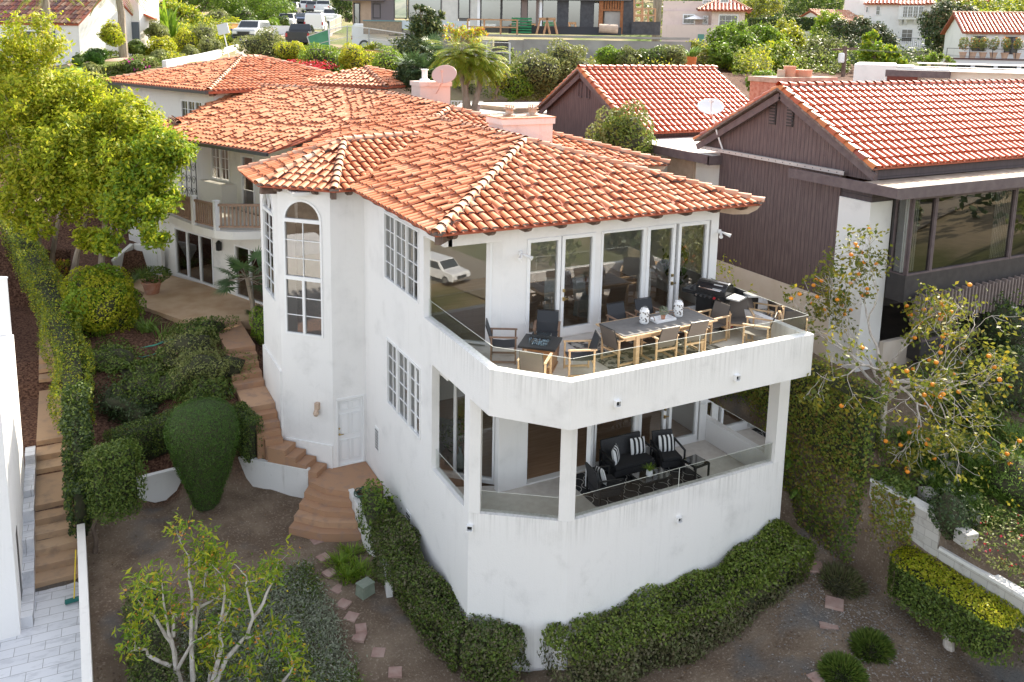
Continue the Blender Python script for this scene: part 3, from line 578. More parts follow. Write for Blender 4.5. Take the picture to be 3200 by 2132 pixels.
window(H, UW, sB(2.6), sB(1.2), .45, 1.95, 2, 3, lites=2, fr=.06, n=.02, glass='darkglass'); window(H, UW, sB(.35), sB(-.6), -.55, 1.75, 1, 3, fr=.09, name='glass_door', glass='darkglass')
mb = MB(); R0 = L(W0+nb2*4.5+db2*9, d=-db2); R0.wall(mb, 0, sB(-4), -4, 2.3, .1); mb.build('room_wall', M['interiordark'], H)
# balcony floor: along the wall, a knee at the post, then square on to the turret
bp = [np.array(WB.P(2, .32, 0)[:2]), np.array([-4.6, 20.5]), np.array([-3.98, 19.1]), np.array([-3.4, 18.6]), np.array([-2.2, 18.25]), np.array([-1.3, 19.5]), np.array(UW.P(2, 0, 0)[:2])]
f = MB(); f.prism([tuple(p) for p in bp], -.9, -.6); bf = f.build('balcony_floor', M['white2'], H)
def picket_rail(pts, name='balcony_rail'):
    mb = MB(); posts = MB()
    for a, b in zip(pts[:-1], pts[1:]):
        W = L(a, b); W.box(mb, .06, W.len-.06, -.045, .045, .33, .42); W.box(mb, .06, W.len-.06, -.035, .035, -.50, -.43)
        n = int(W.len/.16)
        for i in range(n): s = .1+(W.len-.2)*(i+.5)/n; W.box(mb, s-.035, s+.035, -.02, .02, -.43, .33)
    o = mb.build(name, M['railwood'], bf)
    for p in pts[:-1]: q = MB(); q.cbox((p[0], p[1], -.05), (.17, .17, 1.12), .4); q.cbox((p[0], p[1], .53), (.21, .21, .05), .4); q.build('rail_post', M['trim'], o)
picket_rail([bp[0]+nb2*.1, bp[1]+nb2*.1, bp[2]+np.array([.1, .1]), bp[4]+np.array([.1, .15])])
# scrolled iron screen beside the upper door
mb = MB(); S = L(UW.P(sB(4.2), .55, 0)[:2], UW.P(sB(3.0), .55, 0)[:2])
for s in (0, .4, .8, 1.2): mb.tube([S.P(s, 0, -.6), S.P(s, 0, 2.3)], .02, 6)
for s in (.2, .6, 1.0):
    for z in np.arange(-.4, 2.2, .55):
        pts = [S.P(s+.17*(1-t*.8)*math.cos(t*9), 0, z+.2+.22*(1-t*.75)*math.sin(t*9)) for t in np.linspace(0, 1, 16)]; mb.tube(pts, .012, 5)
mb.build('iron_screen', M['black'], H)
# carriage lantern and outlet on the patio wall
q = WB.P(sB(-.75), .14, -1.75); mb = MB(); mb.cbox(q, (.16, .16, .3), .4); mb.lathe((q[0], q[1], q[2]+.15), [(.13, 0), (.03, .12)], 6); mb.build('wall_lantern', M['black'], H)
# ---- the upper rear block and its own hip roof
R3a = np.array([-2.85, 27.0, 4.15]); t3 = math.radians(112.5); d3 = np.array([math.cos(t3), math.sin(t3), 0]); n3 = np.array([d3[1], -d3[0], 0])
R3b = R3a+d3*10.3; R3c = R3a+n3*10; R3p = R3a+d3*5.1+n3*5.1+(0, 0, 1.35); R3q = R3a+d3*5.1+n3*6.2+(0, 0, 1.35); R3d = R3b+n3*10
w = MB(); o3 = R3a+d3*.6+n3*.6; W3 = L((o3+d3*9.1)[:2], o3[:2]); W3.wall(w, 0, 9.1, -2, 4.1, .2, [(6.15, 8.1, 1.9, 3.55)]); W4 = L(o3[:2], (o3+n3*8.8)[:2]); W4.wall(w, 0.2, 8.8, -2, 4.1, .2)
w.build('wall', M['white2'], H); window(H, W3, 6.15, 8.1, 1.9, 3.55, 2, 4, lites=3, fr=.06, glass='darkglass')
fc = [([R3b, R3a, R3p], d3, dict(boost=.3)), ([R3a, R3c, R3q, R3p], n3, dict(boost=.1)), ([R3c, R3d, R3q], d3), ([R3d, R3b, R3p, R3q], n3)]
r3m = MB(); [r3m.slab(f[0], .12) for f in fc]; r3o = r3m.build('roof', M['pan'], H); roof_tiles('roof_tiles', fc, r3o); ridge_caps('ridge_tiles', [(R3a, R3p), (R3b, R3p), (R3c, R3q), (R3p, R3q)], r3o)
gm = MB(); gm.bar(R3a-n3*.08+(0, 0, -.06), R3b-n3*.08+(0, 0, -.06), .14, .13); gm.build('gutter', M['gutter'], r3o); tails(r3o, R3a, R3c, .9); MB().bar(R3a+(.1, .1, -.12), R3a+d3*.8+n3*.8+(0, 0, -.15), .16, .22).build('corner_rafter', M['darkwood'], r3o)
# ---- low rear hip with pink walls, corner turned to the deck
k0 = np.array(onz(*R2(310, 600), 4.3)); u4 = np.array([.75, .66, 0]); v4 = np.array([-.66, .75, 0]); k1 = k0+u4*5.2; k2 = k0+v4*5.5; kp = k0+u4*2.4+v4*2.6+(0, 0, .8)
fc = [([k0, k1, kp], u4, dict(boost=.2)), ([k2, k0, kp], v4, dict(boost=.2)), ([k1, k1+v4*5, kp], v4)]
m4 = MB(); [m4.slab(f[0], .1) for f in fc]; o4 = m4.build('roof', M['pan'], H); roof_tiles('roof_tiles', fc, o4); ridge_caps('ridge_tiles', [(k0, kp), (k1, kp)], o4)
w = MB(); a = k0+u4*.5+v4*.5; L(a[:2], (a+u4*4.2)[:2]).wall(w, 0, 4.2, 0, 4.25, .2); L((a+v4*4.8)[:2], a[:2]).wall(w, 0, 4.6, 0, 4.25, .2); w.build('wall', M['pink'], H)
tails(o4, k0, k1, .8); tails(o4, k2, k0, .8)
# ---- flat roof of the rear part
fr_ = [tuple(onz(*q, 2.75)[:2]) for q in ((1385, 372), (1720, 352), (1700, 318), (1440, 322))]; w = MB(); w.prism(fr_, 1.2, 2.75); w.build('flat_roof', M['flat0'], H); w = MB(); a_, b_ = onz(*R2(1015, 745), 2.75), onz(*R2(1290, 775), 2.75); w.bar(a_+(0, 0, .12), b_+(0, 0, .12), 1.6, .25); w.build('roof_hatch', M['tan'], H)
mb = MB(); p = onz(*R2(935, 785), 2.9); mb.lathe((p[0], p[1], 2.3), [(.14, 0), (.14, 1.0), (.17, 1.0), (.17, 1.08)], 12); mb.build('vent_pipe', M['pink'], H)
# patio slab, steps, landing (ground works)
pt = MB(); pt.prism([(-2.2, 17.0), (-4.34, 17.44), (-4.9, 17.3), (-6.74, 20.85), (-6.31, 22.3), (-7.0, 24.2), (-5.27, 24.9), (-2, 19)], -4.3, -3.65); tag(pt.build('patio', M['concrete'], None), kind='structure')
stp = [(14.5, 17.38, -3.652, -4.42, -3.47), (14.14, 14.5, -3.82, -4.43, -3.48), (13.8, 14.14, -3.99, -4.45, -3.5), (13.36, 13.8, -4.16, -4.46, -3.5), (12.97, 13.36, -4.33, -4.47, -3.5), (11.52, 12.97, -4.5, -4.4, -3.48), (11.18, 11.52, -4.67, -4.3, -3.49), (10.89, 11.18, -4.84, -4.34, -3.49), (10.66, 10.89, -5.01, -4.22, -3.5), (10.47, 10.66, -5.18, -4.02, -3.5)]
st = MB()
for y0, y1, z, a, b in stp: st.prism([(a, y0), (b, y0), (b, y1), (a, y1)], z-1.3, z)
e = np.array([.7071, -.7071]); fdir = np.array([-.7071, -.7071]); b0 = np.array([-3.5, 10.72])
for t0_, t1_, z in ((-.1, .5, -5.35), (.5, .85, -5.52), (.85, 1.2, -5.69), (1.2, 1.55, -5.86)): P = [b0+e*t0_, b0+e*t0_+fdir*.60, b0+e*t1_+fdir*.60, b0+e*t1_]; st.prism([tuple(p) for p in P], z-1.2, z)
st.prism([(-3.03, 9.32), (-2.35, 9.62), (-1.22, 9.54), (-1.22, 8.0), (-2.215, 8.05), (-2.75, 8.5), (-3.08, 9.12)], -7, -6.02)
for k in range(1, 5):
    a = np.array([-3.08-.21*k, 9.12-.25*k]); b = np.array([-2.215, 8.05-.27*k]); mid = (a+b)/2+np.array([-.10, -.12]); a2 = np.array([-3.0, 9.3]); st.prism([tuple(a), tuple(mid), tuple(b), (-2.215, 8.2), tuple(a2)], -7.6, -6.02-.17*k)
tag(st.build('garden_steps', M['step'], None), kind='structure')
def low_wall(name, label, pts, t, ztop, zbot, m=None, cat='wall'):
    w = MB()
    for i, (a, b) in enumerate(zip(pts[:-1], pts[1:])):
        W = L(a, b); za, zb = (ztop if not isinstance(ztop, (list, tuple)) else ztop[i], ztop if not isinstance(ztop, (list, tuple)) else ztop[i+1]); k = -.001*i
        w.hexa([W.P(0, 0, zbot), W.P(W.len, 0, zbot), W.P(W.len, -t, zbot), W.P(0, -t, zbot), W.P(0, 0, za+k), W.P(W.len, 0, zb+k), W.P(W.len, -t, zb+k), W.P(0, -t, za+k)])
    return tag(w.build(name, m or M['gardenwall'], None, bevel=.015), label, cat)
low_wall('garden_wall', 'low stained white wall angling from the clipped cone bush to the turret steps', [(-5.7, 11.15), (-4.77, 11.07), (-3.04, 9.39)], .16, -5.8, -7.2)
low_wall('garden_wall', 'low stained white wall between the round hedge bush and the cone bush', [(-8.95, 10.72), (-7.33, 10.98), (-5.72, 11.15)], .16, -5.8, -7.2)
low_wall('planter_wall', 'weathered white planter wall sloping down beside the lower red steps', [(-2.2, 8.15), (-2.2, 6.6), (-2.16, 5.4), (-2.35, 4.5)], .16, [-5.98, -6.12, -6.32, -6.55], -7.6)
low_wall('planter_wall', 'white stepped retaining wall behind the patio planting', [(-7.3, 25.4), (-6.4, 26.5), (-5.4, 24.95)], .18, [-3.0, -2.55, -2.5], -4.2)
# ---------------------------------------------------------------- furniture on the decks
ZU, ZL = -.6, -4.4
def sling_chair(name, label, loc, face, fm, sm, group, proto={}):
    rz = math.atan2(face[1], face[0])+PI/2           # built facing -y
    key = (fm, sm)
    if key in proto: return dup(proto[key], loc, rz, label, group)
    t = thing(name, label, 'chair', loc, rz, group); proto[key] = t
    for x in (-.29, .29):
        mb = MB(); b = .04
        mb.bar((x, -.28, 0), (x, -.28, .62), b); mb.bar((x, .28, 0), (x, .28, .62), b); mb.bar((x, -.32, .64), (x, .33, .64), .055, .03); mb.bar((x, -.28, .05), (x, .28, .05), b); mb.build('arm_frame', M[fm], t)
    mb = MB(); mb.bar((-.29, -.26, .36), (.29, -.26, .36), .035, .05); mb.bar((-.29, .27, .33), (.29, .27, .33), .035, .05); mb.build('stretcher', M[fm], t)
    mb = MB(); mb.add([(-.25, -.28, .41), (.25, -.28, .41), (.25, .0, .385), (.25, .26, .40), (-.25, .26, .40), (-.25, 0, .385), (-.25, -.28, .395), (.25, -.28, .395), (.25, 0, .37), (.25, .26, .385), (-.25, .26, .385), (-.25, 0, .37)],
      [(0, 1, 2, 5), (5, 2, 3, 4), (7, 6, 11, 8), (8, 11, 10, 9), (0, 6, 7, 1), (3, 9, 10, 4), (1, 7, 8, 2), (2, 8, 9, 3), (4, 10, 11, 5), (5, 11, 6, 0)]); mb.build('seat', M[sm], t)
    mb = MB(); P = []
    for y, z in ((.25, .40), (.31, .62), (.40, .88)):
        P += [(-.25, y, z), (.25, y, z), (.25, y+.02, z), (-.25, y+.02, z)]
    mb.add(P, [(0, 1, 5, 4), (4, 5, 9, 8), (2, 3, 7, 6), (6, 7, 11, 10), (8, 9, 10, 11), (1, 2, 6, 5), (5, 6, 10, 9), (3, 0, 4, 7), (7, 4, 8, 11)]); bo = mb.build('backrest', M[sm], t)
    mb = MB(); mb.tube([(-.255, .26, .40), (-.255, .32, .62), (-.255, .41, .9), (.255, .41, .9), (.255, .32, .62), (.255, .26, .40)], .014, 6); mb.build('back_rail', M['black'], bo)
    return t
g1 = 'sling armchairs around the fire table'
sling_chair('armchair', 'dark sling armchair left of the fire table, backed against the angled window', (.02, 3.02, ZU), (.88, -.47), 'teakdark', 'mesh', g1)
sling_chair('armchair', 'dark sling armchair behind the fire table in front of the glass doors', (1.2, 3.05, ZU), (-.55, -.83), 'teakdark', 'mesh', g1)
sling_chair('armchair', 'sunlit taupe armchair at the front corner rail, its back to the railing', (-.05, 1.42, ZU), (.68, .73), 'teak', 'meshtan', g1)
sling_chair('armchair', 'teak armchair between the fire table and dining table by the rail corner', (1.2, 1.6, ZU), (-.93, .36), 'teak', 'mesh', g1)
g2 = 'sling armchairs at the outdoor dining table'
for lab, x, y, f in (('armchair at the left head of the outdoor dining table', 2.42, 1.78, (1, .12)), ('left of the two armchairs on the rail side of the dining table', 3.36, 1.52, (0, 1)), ('right of the two armchairs on the rail side of the dining table', 4.26, 1.56, (.03, 1)),
   ('left armchair tucked behind the dining table, next to the first lantern', 3.25, 2.78, (0, -1)), ('armchair tucked behind the dining table between both white lanterns', 4.12, 2.80, (0, -1)), ('armchair at the right head of the dining table beside the grill', 5.38, 2.05, (-1, -.1)),
   ('armchair turned sideways near the propane tank and right rail', 6.25, 1.95, (-.55, -.83)), ('rightmost armchair, its back against the front rail corner', 6.05, 1.12, (-.62, .78))):
    sling_chair('armchair', lab, (x, y, ZU), f, 'teak' if 'tucked' not in lab else 'teakdark', 'meshtan' if 'tucked' not in lab else 'mesh', g2)
t = thing('dining_table', 'long slate topped teak outdoor dining table on the upper deck', 'table', (3.62, 1.95, ZU), .03)
mb = MB(); mb.box(-1.42, 1.42, -.55, .55, .705, .735); mb.box(-1.36, 1.36, -.49, .49, .735, .748, 1); mb.build('tabletop', [M['teak'], M['slate']], t)
mb = MB(); mb.box(-1.3, 1.3, -.5, -.46, .62, .705); mb.box(-1.3, 1.3, .46, .5, .62, .705); mb.box(-1.3, -1.26, -.46, .46, .62, .705); mb.box(1.26, 1.3, -.46, .46, .62, .705); mb.build('apron', M['teak'], t)
for x in (-.98, 1.0):
    for y in (-.48, .48): mb = MB(); mb.box(x-.05, x+.05, y-.05, y+.05, 0, .70); mb.build('leg', M['teak'], t)
def lantern(lab, x, y, s):
    t = thing('lantern', lab, 'lantern', (x, y, .153), 0, 'white pierced lanterns on the dining table'); mb = MB(); h = .36*s; r = .115
    mb.lathe((0, 0, 0), [(r*.85, 0), (r, .04), (r*1.02, h*.5), (r, h*.85), (r*.78, h*.93), (r*.74, h)], 14)
    g = np.random.default_rng(3)
    for i in range(46):
        a, z = g.uniform(0, 2*PI), g.uniform(.06, h*.82); p = np.array([math.cos(a)*r*1.0, math.sin(a)*r*1.0, z]); mb.ball(p, .017, 4, 1)
    mb.build('shade', [M['trim'], M['interiordark']], t); mb = MB(); mb.tube([(r*.8*math.cos(a), 0, h*.9+.09*math.sin(a)) for a in np.linspace(0, PI, 10)], .006, 5); mb.build('handle', M['grey'], t)
lantern('white pierced lantern left of the tray on the dining table', 3.25, 1.98, 1); lantern('white pierced lantern right of the tray on the dining table', 4.33, 2.05, 1.05)
t = thing('tray', 'white wooden tray with rope handles on the dining table', 'tray', (3.79, 1.98, .153), .05); mb = MB(); mb.box(-.3, .3, -.16, .16, 0, .012)
for a in ((-.3, .3, -.17, -.155), (-.3, .3, .155, .17), (-.305, -.29, -.17, .17), (.29, .305, -.17, .17)): mb.box(*a, 0, .055)
mb.build('tray_base', M['trim'], t)
for x in (-.31, .31): mb = MB(); mb.tube([(x, .09*math.cos(a), .05+.09*math.sin(a)) for a in np.linspace(0, PI, 10)], .009, 6); mb.build('handle', M['teakdark'], t)
t = thing('fire_table', 'square black topped gas fire table with glass beads and wooden base', 'fire table', (.57, 2.27, ZU), math.radians(48))
mb = MB(); mb.box(-.43, .43, -.43, -.2, .56, .6); mb.box(-.43, .43, .2, .43, .56, .6); mb.box(-.43, -.24, -.2, .2, .56, .6); mb.box(.24, .43, -.2, .2, .56, .6); mb.box(-.24, .24, -.2, .2, .5, .56)
for k in range(5): mb.box(-.38, .38, -.40+k*.03, -.385+k*.03, .601, .604); mb.box(-.38, .38, .27+k*.03, .285+k*.03, .601, .604)
mb.build('top', M['black'], t); mb = MB(); mb.box(-.34, .34, -.34, .34, .03, .55); mb.box(-.36, .36, -.36, .36, 0, .05); mb.build('base', mat('oiled_wood', (.20, .085, .03), .45, (.36, .17, .06), 5, sc=(1, 1, 7)), t)
mb = MB(); g = np.random.default_rng(5)
for i in range(150): p = (g.uniform(-.2, .2), g.uniform(-.17, .17), .575+g.uniform(0, .025)); mb.ball(p, .015, 3)
mb.build('glass_beads', island_mat('glass_beads', [(.03, .05, .08), (.35, .5, .6), (.02, .02, .03), (.75, .85, .9)], .1, spec=.9), t)
mb = MB()
for a, b in (((-.25, -.21), (.25, -.21)), ((.25, -.21), (.25, .21)), ((.25, .21), (-.25, .21)), ((-.25, .21), (-.25, -.21))): mb.add([(a[0], a[1], .6), (b[0], b[1], .6), (b[0], b[1], .75), (a[0], a[1], .75)], [(0, 1, 2, 3)])
mb.build('wind_guard', M['railglass'], t)
# gas grill with its tank
t = thing('gas_grill', 'black gas grill with domed lid and side shelves on the upper deck', 'grill', (6.12, 2.78, ZU), math.radians(-68))
mb = MB(); mb.box(-.40, .05, -.24, .24, .10, .78); mb.box(-.40, .42, -.24, .24, .08, .12); mb.box(.38, .42, -.22, .22, .12, .78); mb.build('cabinet', M['black'], t)
mb = MB(); mb.box(-.45, .45, -.28, .26, .78, .94); mb.build('firebox', M['black'], t)
mb = MB(); P = []; n = 10; 
for x in (-.42, .42):
    for k in range(n+1): a = PI*k/n; P.append((x, -.27*math.cos(a), .945+.30*math.sin(a)**.8))
fs = [tuple(range(n+1))[::-1], tuple(range(n+1, 2*n+2))]+[(i, i+1, n+2+i, n+1+i) for i in range(n)]; mb.add(P, fs); lid = mb.build('lid', mat('grill_enamel', (.02, .02, .022), .18), t, bevel=.02)
mb = MB(); mb.tube([(-.3, -.26, 1.08), (-.3, -.32, 1.08), (.3, -.32, 1.08), (.3, -.26, 1.08)], .017, 8); mb.build('handle', M['chrome'], lid)
mb = MB(); mb.add([(.05, -.253, 1.08), (.30, -.253, 1.08), (.30, -.165, 1.2), (.05, -.165, 1.2)], [(0, 1, 2, 3)]); mb.build('lid_plate', M['steel'], lid)
for i in range(6):
    mb = MB(); x = -.36+i*.125; c = np.array([x, -.29, .86]); mb.tube([c, c+np.array([0, -.04, 0])], [.036, .03], 10); mb.build('knob', M['chrome'] if i != 4 else mat('red_knob', (.5, .03, .04), .3), t)
mb = MB(); mb.box(.45, .80, -.27, .22, .90, .94); mb.build('side_shelf', M['steel'], t); mb = MB(); mb.box(-.80, -.45, -.27, .22, .84, .93); mb.tube([(-.62, -.15, .93), (-.62, .12, 1.02)], .02, 6); mb.build('side_burner', M['black'], t)
for x in (-.36, .38): mb = MB(); mb.tube([(x-.03, -.22, .06), (x+.03, -.22, .06)], .06, 12); mb.build('wheel', M['black'], t)
t = thing('propane_tank', 'red labelled silver propane tank standing below the grill', 'gas tank', (6.28, 2.42, ZU)); mb = MB(); mb.lathe((0, 0, 0), [(.11, 0), (.15, .05), (.155, .32), (.12, .39), (.03, .42)], 16); mb.build('cylinder', M['steel'], t)
mb = MB(); mb.lathe((0, 0, .09), [(.158, 0), (.158, .18)], 16, cap=False); mb.lathe((0, 0, .27), [(.157, 0), (.157, .02)], 16, 1, cap=False); o = mb.build('tank_label', [mat('red_label', (.55, .04, .03), .4), M['trim']], t)
mb = MB(); mb.lathe((0, 0, .40), [(.1, 0), (.1, .09)], 12, cap=False); mb.lathe((0, 0, .4), [(.03, 0), (.03, .06)], 8); mb.build('collar', M['steel'], t)
fc = bpy.data.curves.new('writing', 'FONT'); fc.body = 'PROPANE'; fc.size = .05; fc.align_x = 'CENTER'; fc.extrude = .001; fo = bpy.data.objects.new('writing', fc); COL.objects.link(fo); fo.location = (-.108, -.118, .12); fo.rotation_euler = (PI/2, 0, math.radians(-42)); fc.materials.append(M['trim']); bpy.context.view_layer.update(); me_ = bpy.data.meshes.new_from_object(fo.evaluated_get(bpy.context.evaluated_depsgraph_get())); fm_ = bpy.data.objects.new('writing', me_); COL.objects.link(fm_); fm_.parent = o; fm_.location = fo.location; fm_.rotation_euler = fo.rotation_euler; bpy.data.objects.remove(fo); bpy.data.curves.remove(fc)
# rugs
def rug(lab, x0, x1, y0, y1, z, m): mb = MB(); mb.box(x0, x1, y0, y1, z+.004, z+.014); return tag(mb.build('rug', m), lab, 'rug')
m, nt, b = new_mat('floral_rug'); c = mixc(nt, ramp(nt, noise(nt, 5, 6), .47, .53), (.07, .065, .06), (.42, .39, .34)); c = mixc(nt, ramp(nt, noise(nt, 9, 3), .62, .68), c, (.16, .26, .32)); nt.links.new(c, b.inputs['Base Color']); b.inputs['Roughness'].default_value = .95
rug('grey and cream floral patterned rug under the outdoor dining table', 1.95, 5.2, 1.3, 3.3, ZU, m)
m, nt, b = new_mat('trellis_rug'); b.inputs['Roughness'].default_value = .95; g = nd(nt, 'ShaderNodeNewGeometry'); sx = nd(nt, 'ShaderNodeSeparateXYZ'); nt.links.new(g.outputs['Position'], sx.inputs[0])
def mth(op, a, bb=None):
    n = nd(nt, 'ShaderNodeMath', operation=op)
    for i, x in enumerate((a, bb)):
        if x is None: continue
        if hasattr(x, 'is_output'): nt.links.new(x, n.inputs[i])
        else: n.inputs[i].default_value = x
    return n.outputs[0]
cx = mth('COSINE', mth('MULTIPLY', sx.outputs[0], 13.5)); cyy = mth('COSINE', mth('MULTIPLY', sx.outputs[1], 11.5)); c3 = mth('MULTIPLY', mth('COSINE', mth('MULTIPLY', sx.outputs[0], 40.5)), .22)
vv = mth('ABSOLUTE', mth('ADD', mth('ADD', cx, cyy), c3)); nt.links.new(mixc(nt, mth('LESS_THAN', vv, .17), (.03, .03, .032), (.50, .49, .46)), b.inputs['Base Color'])
rug('black trellis patterned rug on the lower deck', 2.16, 5.45, 1.62, 3.62, ZL, m)
# lower deck wicker set
wick = mat('black_wicker', (.02, .02, .022), .6, (.05, .05, .055), 60, bmp=.01, bscale=120)
def stripe_mat():
    m, nt, b = new_mat('striped_cushion'); tc = nd(nt, 'ShaderNodeTexCoord'); s = nd(nt, 'ShaderNodeSeparateXYZ'); nt.links.new(tc.outputs['Object'], s.inputs[0]); n = nd(nt, 'ShaderNodeMath', operation='PINGPONG'); nt.links.new(s.outputs[0], n.inputs[0]); n.inputs[1].default_value = .062
    n2 = nd(nt, 'ShaderNodeMath', operation='GREATER_THAN'); nt.links.new(n.outputs[0], n2.inputs[0]); n2.inputs[1].default_value = .031; nt.links.new(mixc(nt, n2.outputs[0], (.02, .02, .022), (.8, .8, .8)), b.inputs['Base Color']); b.inputs['Roughness'].default_value = .9; return m
SM = stripe_mat()
def cushion(lab, loc, rot, s=.44):
    n = 8; V = []; fs = []
    for sd in (1, -1):
        for i in range(n+1):
            for j in range(n+1):
                u, v = i/n*2-1, j/n*2-1; k = 1-.10*(1-abs(u*v)); h = (1-u**4)*(1-v**4); V.append((u*s/2*(1-.06*(1-v*v)*0), sd*.075*h**.6, v*s/2))
    m = (n+1)**2
    for i in range(n):
        for j in range(n): a = i*(n+1)+j; fs += [(a, a+n+1, a+n+2, a+1)[::-1], (m+a, m+a+1, m+a+n+2, m+a+n+1)[::-1]]
    o = mesh_obj('cushion', V, fs, SM, smooth=True); o.location = loc; o.rotation_euler = rot; return tag(o, lab, 'cushion', 'black and white striped cushions')
def wicker(name, lab, cat, loc, face, wd, grp=None):
    t = thing(name, lab, cat, loc, math.atan2(face[1], face[0])+PI/2, grp); h = wd/2; mb = MB(); mb.box(-h+.04, h-.04, -.32, .32, .14, .30); mb.build('seat_base', wick, t)
    mb = MB(); mb.box(-h+.06, h-.06, -.33, .24, .302, .41); mb.build('seat_cushion', mat('charcoal_cushion', (.022, .022, .024), .9), t, bevel=.03)
    mb = MB(); mb.hexa([(-h+.05, .24, .3), (h-.05, .24, .3), (h-.05, .30, .3), (-h+.05, .30, .3), (-h+.05, .37, .84), (h-.05, .37, .84), (h-.05, .43, .84), (-h+.05, .43, .84)]); mb.build('backrest', wick, t)
    for x in (-h, h):
        mb = MB(); mb.bar((x, -.32, .58), (x, .34, .62), .05, .03); mb.build('armrest', M['black'], t)
        for y in (-.31, .31): mb = MB(); mb.bar((x, y, 0), (x, y, .58), .04); mb.build('leg', M['black'], t)
    return t
wicker('wicker_sofa', 'black wicker two seat sofa against the lower deck glass doors', 'sofa', (3.85, 3.15, ZL), (0, -1), 1.35)
wicker('wicker_chair', 'black wicker armchair right of the wicker sofa', 'chair', (4.98, 2.95, ZL), (-.22, -.97), .68, 'wicker armchairs on the lower deck'); wicker('wicker_chair', 'black wicker armchair left of the sofa, side on to the rail', 'chair', (2.62, 2.42, ZL), (.97, -.1), .68, 'wicker armchairs on the lower deck')
cushion('striped cushion leaning in the left corner of the sofa', (3.42, 3.12, ZL+.60), (-.2, 0, .75)); cushion('striped cushion at the right end of the sofa', (4.22, 3.25, ZL+.61), (-.22, 0, -.1)); cushion('striped cushion on the armchair right of the sofa', (5.0, 3.05, ZL+.60), (-.22, 0, -.2), .46); cushion('striped cushion on the armchair left of the sofa', (2.5, 2.45, ZL+.58), (-.2, .25, 1.45))
def glass_table(lab, x, y, a, b, h, rz=0):
    t = thing('side_table' if a < .6 else 'coffee_table', lab, 'table', (x, y, ZL), rz); mb = MB(); mb.box(-a/2, a/2, -b/2, b/2, h-.02, h); mb.build('tabletop', glass_mat('smoked_glass', (.25, .25, .26), .12), t)
    for sx_ in (-1, 1):
        for sy in (-1, 1): mb = MB(); mb.box(sx_*a/2-.02, sx_*a/2+.02, sy*b/2-.02, sy*b/2+.02, 0, h-.021); mb.build('leg', M['black'], t)
    mb = MB(); 
    for sy in (-1, 1): mb.box(-a/2, a/2, sy*b/2-.018, sy*b/2+.018, h-.06, h-.021); mb.box(sy*a/2-.018, sy*a/2+.018, -b/2, b/2, h-.06, h-.022)
    mb.build('rim', M['black'], t)
glass_table('black framed smoked glass side table near the right front rail', 5.3, 2.2, .48, .48, .46, .1); glass_table('low black glass coffee table on the trellis rug', 3.85, 2.15, .9, .5, .42)
# rooms behind the glass
def slip_chair(lab, x, y, rz):
    t = thing('dining_chair', lab, 'chair', (x, y, -.6), rz, 'slipcovered dining chairs indoors'); mb = MB(); mb.hexa([(-.27, -.28, .01), (.27, -.28, .01), (.27, .28, .01), (-.27, .28, .01), (-.24, -.25, .5), (.24, -.25, .5), (.24, .25, .5), (-.24, .25, .5)]); mb.build('skirt', M['grey'], t); mb = MB(); mb.hexa([(-.25, .16, .45), (.25, .16, .45), (.25, .29, .45), (-.25, .29, .45), (-.24, .24, 1.05), (.24, .24, 1.05), (.24, .34, 1.05), (-.24, .34, 1.05)]); mb.build('backrest', M['grey'], t)
slip_chair('grey slipcovered dining chair behind the second glass door', 2.55, 5.0, -.5); slip_chair('grey slipcovered dining chair behind the wide fixed window', 3.55, 4.9, .5)
t = thing('indoor_dining_table', 'dark dining table inside the upper room', 'table', (3.4, 6.0, -.6)); mb = MB(); mb.lathe((0, 0, 0), [(.35, 0), (.1, .08), (.1, .7), (.8, .72), (.8, .76)], 20); mb.build('tabletop', M['teakdark'], t)
t = thing('floor_lamp', 'tall white paper floor lamp inside the right glass door', 'lamp', (5.2, 4.6, -.6)); mb = MB(); mb.lathe((0, 0, .12), [(.13, 0), (.2, .5), (.17, 1.1)], 12); mb.build('lamp_shade', M['trim'], t); mb = MB(); [mb.bar((.1*math.cos(a), .1*math.sin(a), .2), (.16*math.cos(a), .16*math.sin(a), 0), .015) for a in (0, 2.1, 4.2)]; mb.build('legs_frame', M['black'], t)
t = thing('indoor_sofa', 'grey sofa inside the lower corner room', 'sofa', (-.2, 6.6, ZL), .7); mb = MB(); mb.box(-.9, .9, -.4, .4, .05, .45); mb.build('seat', M['grey'], t, bevel=.05); mb = MB(); mb.box(-.9, .9, .3, .5, .45, .85); mb.build('backrest', M['grey'], t, bevel=.05)
t = thing('vase', 'tall pale blue vase on the wooden floor inside the lower window', 'vase', (-.1, 5.1, ZL)); mb = MB(); mb.lathe((0, 0, 0), [(.09, 0), (.12, .2), (.11, .38), (.045, .52), (.045, .64), (.06, .66)], 14); mb.build('body', mat('celadon', (.42, .52, .52), .3), t, smooth=True)
# ---------------------------------------------------------------- the brown neighbour
def siding(name, a, b, sc, axis='y'):
    m, nt, bs = new_mat(name); g = nd(nt, 'ShaderNodeNewGeometry'); s = nd(nt, 'ShaderNodeSeparateXYZ'); nt.links.new(g.outputs['Position'], s.inputs[0])
    ad = nd(nt, 'ShaderNodeMath', operation='ADD'); nt.links.new(s.outputs[0], ad.inputs[0]); nt.links.new(s.outputs[1], ad.inputs[1])
    f = nd(nt, 'ShaderNodeMath', operation='PINGPONG'); nt.links.new(ad.outputs[0] if axis == 'y' else s.outputs[2], f.inputs[0]); f.inputs[1].default_value = sc
    gr = ramp(nt, f.outputs[0], 0, .012); c = mixc(nt, ramp(nt, noise(nt, 3, 6, (4, 4, .5)), .35, .7), a, b); c = mixc(nt, gr, [x*.35 for x in a], c); nt.links.new(c, bs.inputs['Base Color']); bs.inputs['Roughness'].default_value = .8
    bump(nt, bs, gr, .01, .6); return m
